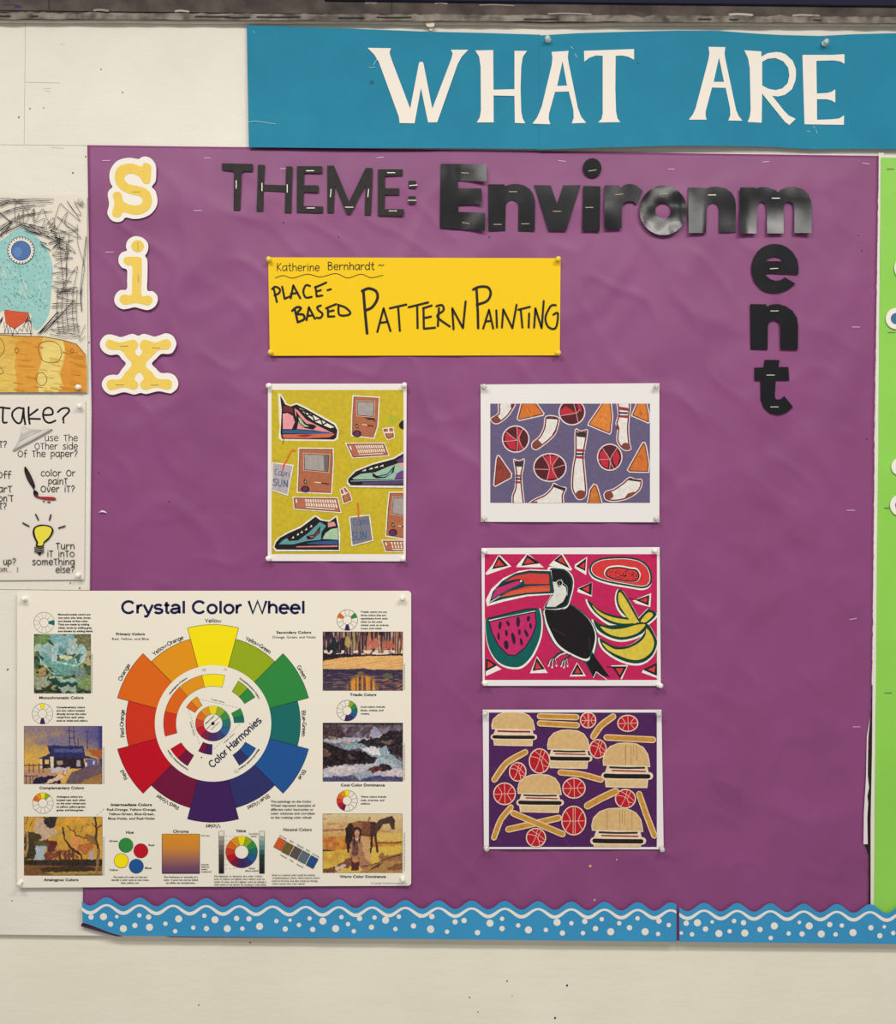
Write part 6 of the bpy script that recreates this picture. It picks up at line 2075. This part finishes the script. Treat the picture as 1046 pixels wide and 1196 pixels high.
def rider(c):       # 842 x 623
    c.vgrad(0, 230, (214, 192, 146), (196, 158, 96), 60)
    c.mix(np.clip(vnoise((c.X + c.Y * 1.5) / 80, c.Y / 26, 11) * 3 - 1.7, 0, 1) * (c.Y < 230) * (c.X < 260), (184, 132, 90))
    c.poly([(0, 165), (240, 155), (230, 175), (0, 185)], (158, 108, 74), 12)
    c.poly([(0, 240), (842, 230), (842, 400), (0, 390)], (204, 138, 58), 10)
    c.mix(np.clip(c.n(40, 14) * 4, 0, 1) * ((c.Y > 240) & (c.Y < 390)), (182, 106, 52))
    c.poly([(560, 210), (842, 200), (842, 290), (560, 290)], (208, 176, 92), 10)
    c.line([(560, 305), (700, 310), (842, 302)], 12, (98, 66, 46), 8)
    c.line([(0, 388), (150, 395), (300, 395)], 16, (58, 40, 36), 10)
    c.poly([(0, 400), (842, 330), (842, 623), (0, 623)], (212, 178, 74), 10)
    c.mix(np.clip(c.n(70, 17) * 3, 0, 1) * (c.Y > 400), (198, 150, 62))
    # horse
    c.poly([(240, 180), (270, 100), (380, 75), (560, 85), (590, 140), (570, 230), (520, 240), (420, 230), (300, 250), (250, 300)], (74, 48, 40), 8)
    c.poly([(240, 150), (310, 110), (320, 330), (270, 390), (240, 300)], (46, 32, 32), 12)
    c.poly([(300, 90), (420, 80), (440, 160), (330, 150)], (150, 98, 64), 14)
    c.poly([(410, 90), (500, 70), (500, 220), (420, 220)], (124, 74, 56), 16)
    c.line([(470, 90), (500, 40)], 18, (150, 92, 60), 8)
    c.poly([(560, 110), (600, 60), (700, 30), (735, 20), (765, 70), (760, 170), (735, 160), (700, 100), (640, 110), (590, 190)], (76, 54, 46), 5)
    c.line([(735, 150), (690, 190), (620, 180)], 4, (96, 76, 60), 2)
    c.line([(520, 220), (515, 330), (500, 410)], 24, (50, 36, 34), 4)
    c.line([(555, 220), (570, 330), (580, 400)], 24, (66, 46, 40), 4)
    c.line([(255, 260), (270, 400)], 22, (48, 34, 32), 4)
    # seated figure
    c.poly([(390, 240), (460, 230), (500, 330), (510, 540), (430, 600), (290, 470), (290, 320), (330, 240)], (168, 118, 88), 14)
    c.poly([(400, 240), (490, 240), (510, 530), (440, 460)], (198, 158, 106), 16)
    c.poly([(310, 270), (370, 260), (380, 440), (310, 440)], (110, 72, 62), 18)
    c.blob(362, 190, 46, 56, (52, 36, 34), 0.1, 30, 0.2)
    c.blob(362, 205, 30, 42, (196, 138, 96), 0.1, 30, 0.25)
    c.line([(330, 220), (335, 330)], 14, (52, 36, 36), 4)
    c.line([(392, 220), (385, 300)], 14, (52, 36, 36), 4)
    c.line([(345, 260), (360, 280), (378, 250)], 9, (214, 206, 206), 4)
    c.poly([(300, 470), (390, 470), (380, 600), (300, 600)], (86, 44, 42), 10)
    c.blob(345, 490, 40, 30, (190, 130, 82), 0.2, 20, 0.3)
    c.poly([(60, 600), (190, 520), (300, 450), (300, 560), (150, 610)], (120, 74, 58), 22)
    c.poly([(130, 560), (240, 530), (230, 590), (140, 600)], (206, 176, 160), 30)
    c.poly([(380, 623), (520, 540), (842, 420), (842, 623)], (174, 128, 76), 14)
    c.poly([(580, 450), (620, 410), (660, 440), (842, 420), (842, 500), (620, 500)], (150, 104, 68), 16)
    c.poly([(480, 600), (640, 500), (600, 560)], (92, 58, 50), 18)
    c.poly([(680, 570), (760, 540), (842, 520), (842, 590), (700, 600)], (128, 84, 58), 16)
    c.poly([(0, 590), (80, 570), (140, 623), (0, 623)], (112, 66, 46), 16)
    c.line([(420, 560), (560, 530), (690, 470), (842, 430)], 8, (66, 42, 40), 10)
    c.grain(28, 12)


for box, size, seed, fn, lab in [((40, 741, 105.8, 809.6), (573, 597), 1, cabbage, 'small printed painting of a blue-green cabbage'), ((28.3, 848.3, 119, 915.4), (791, 585), 2, cottage, 'small printed painting of a dark wharf house under a violet sky'),
                                 ((28.3, 954.2, 119.2, 1022.3), (793, 594), 3, autumn, 'small printed painting of golden autumn trees'), ((377.1, 738.1, 470, 806.4), (845, 621), 4, lake, 'small printed painting of a forest lake shore'),
                                 ((377.1, 844.6, 470, 912.5), (845, 617), 5, rapids, 'small printed painting of white water among dark rocks'), ((377, 950.7, 469.5, 1019.2), (842, 623), 6, rider, 'small printed painting of a seated person and a horse')]:
    picture(box, size, seed, fn)['label'] = lab
corner_pins([(29.5, 699.5), (470, 698.5), (24.5, 1030), (469.5, 1025.5)], PD + 0.0001, 'white', 'color wheel poster')

# ------------------------------------------------------------------ child's drawing at the left
DD = 0.003
o, og = sheet('drawing', [(-110, 226.5), (60, 227.5), (101.5, 229), (102, 380), (102.6, 458.8), (-110, 457.5)], DD, (228, 219, 205), "child's ink and marker drawing of a turquoise dome at the left edge", 'drawing', 0.7)
a = Art('ink_drawing', og, DD + 0.00004, 'marker', o)
a.clip = (-60, 228.6, 101.4, 458)
tu, td = T(0, 215, 9.2), T(0, 335, 8.86)
dome = tu([(-400, 1150), (-420, 900), (-330, 780), (-150, 690), (0, 610), (100, 540), (200, 475), (245, 465), (330, 508), (430, 600), (520, 730), (558, 850), (570, 960), (548, 1190)]) + td([(525, 130), (510, 270), (470, 360), (425, 420), (380, 452), (345, 420), (330, 330), (290, 270), (45, 240), (0, 320), (-200, 350)])
a.curve(dome, (148, 198, 194), 3)
for i in range(90):
    r = random.Random(i)
    x, y = r.uniform(-150, 520), r.uniform(560, 1250)
    L = r.uniform(30, 120)
    if x < 470 and abs(x - 225) + abs(y - 715) > 160:
        a.line(tu([(x, y), (x + 0.3 * L, y + L * 0.8)]), r.uniform(0.8, 2.2), r.choice([(134, 192, 196), (164, 204, 196), (176, 208, 198), (118, 186, 196), (186, 210, 196)]))
a.ell(*tu([(225, 712)])[0], 15.9, 16.0, (30, 28, 32), 36)
a.ell(*tu([(225, 712)])[0], 15.3, 15.4, (228, 222, 212), 36)
for i in range(26):
    an = i * 2 * math.pi / 26
    p = tu([(225 + 128 * math.cos(an), 712 + 128 * math.sin(an))])[0]
    a.line([p, (p[0] + 1.0 * math.cos(an), p[1] + 1.0 * math.sin(an))], 0.9, (30, 28, 34))
a.ell(*tu([(225, 715)])[0], 11.6, 11.6, (34, 38, 62), 32)
a.ell(*tu([(225, 715)])[0], 11.0, 11.0, (72, 110, 168), 32)
a.ell(*tu([(190, 730)])[0], 5, 6, (88, 128, 184), 18)
r = random.Random(8)
for i in range(95):
    x, y = r.uniform(-60, 520), r.uniform(520, 1240)
    if abs(x - 225) ** 2 + abs(y - 712) ** 2 > 165 ** 2 and x < 300 + (y - 480) * 0.55 and x > 100 - (y - 480) * 1.2:
        a.ell(*tu([(x, y)])[0], 0.45, 0.55, (34, 60, 70), 6)
for i in range(40):
    x, y = r.uniform(40, 500), r.uniform(10, 240)
    a.ell(*td([(x, y)])[0], 0.45, 0.55, (34, 60, 70), 6)
# shirt front and its fringe
a.poly(td([(-60, 300), (40, 245), (60, 380), (150, 440), (280, 350), (330, 300), (335, 480), (-60, 480)]), (228, 219, 205))
a.poly(td([(45, 240), (295, 268), (278, 345), (150, 436), (55, 370)]), (206, 82, 44))
a.line(td([(45, 240), (295, 268)]), 0.5, (90, 40, 36))
a.line(td([(42, 365), (50, 480), (70, 390), (85, 480), (100, 400), (130, 500), (150, 420), (180, 485), (205, 430), (230, 465), (245, 395), (285, 470), (290, 350), (320, 500), (325, 320)]), 0.6, INK)
for k in range(5):
    a.line(td([(250 + k * 14, 400 - k * 22), (300 + k * 6, 290 + k * 30)]), 0.8, INK)
a.poly(td([(0, 345), (35, 300), (25, 350), (0, 395)]), INK)
# striped mound
mound = td([(-900, 480), (0, 495), (200, 510), (450, 515), (650, 550), (790, 592), (850, 650), (885, 710), (900, 850), (905, 1000), (905, 1094), (-900, 1094)])
a.poly(mound, (222, 186, 88))
for band, c in [([(60, 505), (450, 512), (410, 640), (440, 740), (400, 850), (380, 1000), (405, 1094), (170, 1094), (180, 1000), (150, 820), (165, 680)], (216, 152, 48)),
                ([(650, 552), (790, 592), (885, 700), (905, 1094), (590, 1094), (650, 1020), (620, 900), (660, 780), (680, 660)], (214, 144, 42)),
                ([(430, 590), (650, 560), (670, 660), (640, 800), (600, 900), (660, 1030), (590, 1094), (400, 1094), (400, 900), (440, 760)], (228, 204, 118)),
                ([(-900, 500), (100, 505), (160, 560), (150, 700), (-900, 700)], (218, 176, 76))]:
    a.poly(td(band), c)
r = random.Random(4)
for i in range(60):
    x, y = r.choice([(r.uniform(170, 400), r.uniform(530, 1080)), (r.uniform(650, 860), r.uniform(640, 1080)), (r.uniform(0, 150), r.uniform(530, 1080)), (r.uniform(430, 620), r.uniform(620, 1080))])
    c = (206, 134, 34) if (170 < x < 410 or x > 640) else (214, 176, 78)
    a.line(td([(x - 40, y - 6), (x + 45, y + 8)]), r.uniform(0.6, 2.0), c)
for pts in [smooth([(395, 620), (440, 570), (520, 560), (610, 600), (635, 690), (600, 770), (520, 785), (430, 750)], 4), smooth([(370, 940), (400, 890), (450, 895), (485, 950), (465, 1005), (420, 1020), (385, 990)], 4), ellipse(172, 658, 20, 28), ellipse(745, 662, 16, 24), smooth([(-90, 620), (-20, 530), (30, 570), (45, 640), (10, 710), (-50, 730)], 4), smooth([(-40, 860), (10, 840), (35, 880), (0, 900)], 4)]:
    a.line(td(pts), 0.45, (92, 66, 40), closed=True, caps=False)
a.line(td([(0, 495), (200, 508), (450, 515), (650, 550), (790, 592), (885, 705)]), 0.5, (80, 60, 44))
# scribbled hatching
r = random.Random(21)
for i in range(13):       # long arcs sweeping in from the left
    y0 = r.uniform(110, 560)
    x1, y1 = r.uniform(300, 640), 140 + (y0 - 110) * 0.42 + r.uniform(-15, 25)
    a.line(tu([(-500, y0 + 200), (-40, y0 + r.uniform(-10, 30)), (x1 * 0.45, (y0 * 0.35 + y1 * 0.65) - 8), (x1, y1)]), 0.55, (52, 46, 46), True, caps=False)


def zig(pts, w=0.5, c=(36, 32, 34)):
    a.line(tu(pts), w, c, sm=True, caps=False)


zig([(160, 420), (160, 240), (190, 195), (240, 225), (340, 350), (365, 260), (375, 400), (455, 265), (500, 360), (560, 440), (640, 220), (690, 250), (860, 395), (720, 180), (800, 300), (870, 330), (800, 190), (885, 245)])
zig([(180, 440), (200, 310), (215, 430), (250, 280), (260, 430), (365, 265), (360, 410), (480, 370), (450, 480), (575, 360), (590, 500), (720, 300), (700, 440), (840, 490), (610, 350), (870, 580), (560, 460)])
zig([(0, 570), (120, 420), (20, 520), (190, 440), (300, 460), (220, 430), (380, 440), (300, 470), (500, 470), (430, 530), (560, 500), (500, 560), (620, 560), (520, 640), (690, 570), (560, 700), (640, 640), (810, 745), (700, 640), (560, 760)])
y = 470
pts = []
r = random.Random(9)
while y < 1200:
    pts.append((r.uniform(555, 640), y + r.uniform(0, 30)))
    pts.append((r.uniform(690, 830), y + r.uniform(-30, 60)))
    y += 48
zig(pts, 0.5)
pts = [(520 + 40 * (i % 2) + i * 6 + r.uniform(-20, 20), 420 + i * 14 + r.uniform(-20, 20)) for i in range(22)]
zig(pts, 0.7)
zig([(740, 540), (735, 700), (710, 880), (715, 1000), (640, 1190), (830, 880), (770, 1190)])
zig([(830, 430), (835, 640), (900, 850), (905, 930), (860, 1190), (880, 960), (925, 560), (915, 760), (895, 880)])
zig([(640, 540), (650, 760), (700, 1180), (720, 640), (700, 800)])
pts = []
y = 0
while y < 470:
    pts.append((540 + r.uniform(-15, 60), y + r.uniform(0, 20)))
    pts.append((r.uniform(780, 835), y + r.uniform(-20, 40)))
    y += 52
a.line(td(pts), 0.5, (36, 32, 34), caps=False)
for x in (600, 650, 700, 760, 800):
    a.line(td([(x, 20), (x - 12, 250), (x + 10, 470)]), 0.5, (44, 38, 38), True, caps=False)
a.line(td([(390, 490), (600, 255), (410, 480), (620, 300), (460, 470), (765, 140)]), 0.9, INK, caps=False)
a.line(td([(510, 485), (680, 520), (820, 505), (520, 440), (830, 450)]), 0.6, INK, True, caps=False)
a.line(td([(880, 390), (820, 555), (885, 510)]), 0.5, INK, True, caps=False)
a.line(td([(845, 10), (835, 130), (845, 250)]), 1.0, INK)
for x0, y0, x1, y1 in [(270, 490, 400, 530), (310, 505, 440, 545), (430, 620, 500, 640), (440, 650, 540, 710), (0, 560, 100, 460), (0, 500, 130, 400), (0, 540, 200, 450), (0, 240, 80, 200), (0, 310, 130, 420)]:
    a.line(tu([(x0, y0), (x1, y1)]), 1.1, INK)
for x0, y0, x1, y1 in [(150, 400, 480, 470), (200, 440, 560, 590), (250, 450, 520, 520), (300, 430, 640, 640), (540, 560, 690, 610), (520, 640, 660, 590)]:
    a.line(tu([(x0, y0), (x1, y1)]), 0.8, (40, 34, 36), caps=False)
a.build()
pin(95, 236.5, DD + 0.0001, 'clear', 'top right corner of the turquoise dome drawing', 'pins on the drawing')
pin(93, 452.5, DD + 0.0001, 'white', 'bottom right corner of the turquoise dome drawing', 'pins on the drawing')

# ------------------------------------------------------------------ "take?" poster at the left
o, og = sheet('advice_poster', [(-115, 465.5), (99.8, 467), (99.2, 560), (98.3, 677), (-115, 678.5)], DD, (226, 218, 208), 'off-white poster with a yellow light bulb and paintbrush at the left edge', 'poster', 0.55)
a = Art('printed_text', og, DD + 0.00004, 'print', o)
a.clip = (-30, 467.5, 99, 677)
tp, tq = T(0, 465, 9.51), T(0, 570, 9.2)
for s, sm in [([(-60, 96), (110, 115)], 0), ([(35, 102), (30, 230), (40, 272), (75, 270)], 1), ([(258, 118), (200, 108), (145, 148), (136, 200), (165, 252), (205, 280), (240, 250), (262, 120)], 1), ([(262, 112), (266, 200), (280, 290)], 1), ([(318, 100), (318, 200), (330, 285)], 1), ([(418, 126), (322, 198)], 0), ([(325, 228), (445, 232)], 0),
              ([(482, 188), (575, 182), (582, 135), (540, 105), (492, 130), (478, 190), (500, 250), (550, 275), (615, 250)], 1), ([(642, 154), (690, 116), (752, 112), (765, 150), (705, 215), (705, 248)], 1), ([(704, 268), (706, 272)], 0)]:
    a.line(tp(s), 2.3, (16, 16, 22), sm=bool(sm))


def hl(t_, s, x0, x1, b, xh=52, w=0.85):
    p, q = t_([(x0, b)])[0], t_([(x1, b)])[0]
    hand(a, s, p[0], q[0], p[1], xh / 9.4, w, (34, 30, 32))


hl(tp, 'use the', 497, 862, 476)
hl(tp, 'Other side', 385, 862, 568)
hl(tp, 'Of the paper?', 197, 862, 652)
hl(tp, 'color Or', 455, 835, 866)
hl(tp, 'paint', 535, 750, 957)
hl(tp, 'Over it?', 452, 830, 1042)
hl(tp, 't?', -10, 75, 545)
hl(tp, 'Off', -38, 120, 885)
hl(tp, 'art', -20, 132, 1043)
hl(tq, "on't", -20, 142, 142)
hl(tq, 't?', -10, 70, 226)
hl(tq, 'Turn', 600, 800, 655)
hl(tq, 'it into', 508, 800, 738)
hl(tq, 'something', 345, 800, 825)
hl(tq, 'else?', 598, 800, 908)
hl(tq, 'up?', 35, 170, 822)
hl(tq, 'om... )', -20, 195, 898, 40, 0.6)
a.poly(tp([(245, 315), (350, 350), (450, 352), (580, 342), (570, 365), (380, 472), (160, 590), (140, 580), (200, 490), (230, 400)]), (188, 182, 174))
a.poly(tp([(245, 320), (340, 352), (260, 395), (236, 385)]), (214, 206, 196))
a.poly(tp([(330, 395), (500, 352), (540, 352), (230, 520), (190, 545), (220, 490)]), (212, 206, 198))
a.line(tp([(145, 585), (380, 462), (578, 350)]), 1.0, (92, 88, 86))
a.line(tp([(230, 480), (330, 415), (460, 362)]), 0.8, (160, 154, 148))
a.curve(tp([(270, 772), (288, 766), (340, 850), (388, 970), (378, 1010), (420, 1045), (418, 1085), (385, 1092), (368, 1050), (372, 1015), (310, 920), (275, 830)]), (22, 18, 20), 3)
a.curve(tp([(290, 800), (330, 860), (368, 960), (355, 960), (310, 890)]), (62, 40, 38), 3)
a.curve(tq([(368, 66), (400, 74), (430, 92), (560, 95), (600, 112), (585, 130), (480, 125), (400, 105), (372, 88)]), (30, 20, 22), 3)
a.curve(tq([(380, 72), (400, 80), (430, 95), (560, 97), (598, 112), (585, 127), (480, 122), (405, 100)]), (176, 30, 44), 3)
a.ell(*tq([(470, 143)])[0], 1.3, 0.7, (36, 22, 24), 10)
a.ell(*tq([(524, 151)])[0], 2.1, 0.8, (90, 28, 34), 10)
# bulb
a.curve(tq([(350, 470), (365, 425), (410, 398), (470, 393), (540, 408), (572, 445), (565, 490), (520, 555), (475, 590), (462, 630), (385, 630), (388, 585), (358, 520)]), (24, 20, 24), 4)
a.curve(tq([(372, 470), (385, 430), (430, 412), (490, 410), (545, 430), (552, 470), (520, 530), (470, 575), (455, 615), (405, 615), (410, 585), (385, 530)]), (232, 216, 72), 4)
for y in (640, 662, 684):
    a.line(tq([(372, y), (420, y + 10), (468, y + 2)]), 1.3, (34, 28, 30), True)
    a.line(tq([(390, y + 10), (430, y + 18), (460, y + 12)]), 0.9, (140, 132, 128), True)
a.poly(tq([(395, 695), (450, 695), (425, 728)]), (24, 20, 24))
for s in ([(245, 375), (310, 410)], [(382, 282), (412, 342)], [(546, 288), (530, 345)], [(630, 430), (698, 408)]):
    a.line(tq(s), 1.6, (24, 20, 24))
a.build()
pin(93, 474.5, DD + 0.0001, 'white', 'top right corner of the light bulb poster', 'white pins on the light bulb poster')
pin(92, 671.5, DD + 0.0001, 'white', 'bottom right corner of the light bulb poster', 'white pins on the light bulb poster')

# ------------------------------------------------------------------ scalloped wave border
DOTS_L = [(206, 99, 6), (234, 98, 8), (264, 98, 4), (250, 115, 6), (279, 125, 8), (305, 118, 6), (315, 95, 5), (336, 99, 6), (338, 122, 8), (374, 114, 5), (396, 131, 5), (404, 103, 8), (462, 96, 5), (437, 123, 5), (467, 125, 6), (486, 105, 8), (514, 125, 8), (535, 102, 6), (563, 103, 6), (548, 125, 5), (587, 120, 8), (625, 108, 5), (656, 106, 4), (645, 126, 6), (676, 117, 5), (700, 102, 5), (730, 108, 8), (707, 127, 6), (759, 125, 8), (772, 99, 5), (787, 115, 5), (813, 102, 6), (800, 131, 5), (847, 100, 5), (840, 122, 6), (872, 106, 8), (902, 98, 5), (894, 126, 5), (935, 119, 6), (950, 96, 5), (974, 127, 8)]
DOTS_R = [(8, 135, 6), (5, 163, 8), (42, 169, 5), (60, 147, 6), (80, 144, 6), (110, 171, 6), (138, 150, 8), (165, 140, 5), (165, 162, 6), (201, 155, 5), (224, 165, 8), (263, 165, 5), (288, 148, 8), (320, 150, 5), (300, 172, 6), (350, 146, 6), (374, 162, 6), (346, 172, 5), (388, 141, 5), (408, 169, 8), (427, 150, 5), (450, 160, 6), (468, 139, 5), (485, 169, 8), (514, 174, 5), (516, 145, 6), (538, 154, 5), (577, 150, 6), (602, 149, 8), (620, 163, 6), (635, 147, 4), (566, 172, 4), (590, 175, 5), (650, 173, 8), (674, 168, 5), (684, 145, 5), (705, 149, 6), (708, 172, 8), (742, 164, 6), (774, 156, 8), (766, 183, 5), (806, 173, 5), (836, 174, 6), (830, 148, 4), (852, 156, 8), (879, 174, 8), (898, 153, 6), (911, 175, 5), (925, 155, 5), (950, 171, 8), (990, 160, 6), (1010, 178, 6), (1020, 158, 4), (1040, 172, 5)]
DOTS = [(x / 1.937, 1020 + y / 1.937, r / 1.937) for x, y, r in DOTS_L] + [(500 + x / 1.916, 1000 + y / 1.916, r / 1.916) for x, y, r in DOTS_R]
PERIOD = 38.75


def crest_y(x):
    return 1048 + (x - 124) * 0.0092


def scallop(x):
    ph = math.cos(2 * math.pi * (x - 124.5) / PERIOD)
    return crest_y(x) + 5.0 * (1 - ph)


def bottom_y(x):
    return 1093 + (x - 150) * 0.0108


BLUE = (58, 148, 198)
M['border_blue'] = solid('blue_border_card', BLUE, 0.4, 0.25, ((54, 142, 192), 12, 3))


def border(x0, x1, left_cut, label, d0):
    xs = []
    x = x0
    while x < x1:
        xs.append(x)
        x += 1.9
    xs.append(x1)
    top = [(x, scallop(x)) for x in xs]
    if left_cut:
        bot = [(x, bottom_y(x)) for x in xs if x > 145] 
        pts = top + bot[::-1] + [(130, 1090), (110, 1082), (96.5, 1077.3)]
    else:
        pts = top + [(x, bottom_y(x)) for x in xs[::-4]] + [(x0, bottom_y(x0))]

    def wv(x, y):
        return 0.0009 * mnoise.noise(Vector((x * 0.03, y * 0.02, 3))) + (0.004 * max(0, (125 - x) / 30) ** 2 if left_cut else 0) + 0.0008
    o, og = slab('wave_border', pts, d0, 0.0004, M['border_blue'], wave=wv, cell=4)
    tag(o, label, 'border', 'scalloped wave border strips')
    a = Art('wave_print', og, d0 + 0.00006, 'print', o)
    # ink follows the strip's own bends
    wx = [x for x in xs]
    col = (233, 227, 219)

    def put(poly):
        b = len(a.v)
        for p in poly:
            a.v.append(rel(p[0], p[1], og, d0 + 0.00012 + wv(*p)))
        a.f.append(list(range(b, b + len(poly))))
        a.c.append([lin(col)] * len(poly))
    for p, q in zip(wx[:-1], wx[1:]):
        def band(x):
            sl = 5.0 * 2 * math.pi / PERIOD * math.sin(2 * math.pi * (x - 124.5) / PERIOD)
            h = 1.75 * math.sqrt(1 + sl * sl) * (0.92 + 0.22 * math.cos(2 * math.pi * (x - 124.5) / PERIOD + 3.14))
            m = crest_y(x) + 9.2 + 4.6 * (1 - math.cos(2 * math.pi * (x - 124.5) / PERIOD))
            return m - h, m + h
        t0, b0 = band(p)
        t1, b1 = band(q)
        put([(p, t0), (q, t1), (q, b1), (p, b0)])
    for x, y, r in DOTS:
        if x0 + 1 < x < x1 - 1:
            put(ellipse(x, y, r, r, 18))
    a.build()
    return o, og


bl, blo = border(95.5, 789.6, True, 'long blue scalloped border strip with white wave and dots, left of the gap', 0.0072)
brr, _ = border(793, 1260, False, 'shorter blue scalloped border strip with white wave and dots, right of the gap', 0.0064)
q, _ = slab('curled_corner', [(95, 1079), (97, 1077.6), (111, 1082.5), (131, 1090.3), (144, 1093.6), (136, 1093.8), (112, 1087), (94.5, 1082)], 0.0066, 0.0004, M['dark_under'], origin=blo, parent=bl)
q['label'] = 'dark purple underlayer showing at the curled corner'
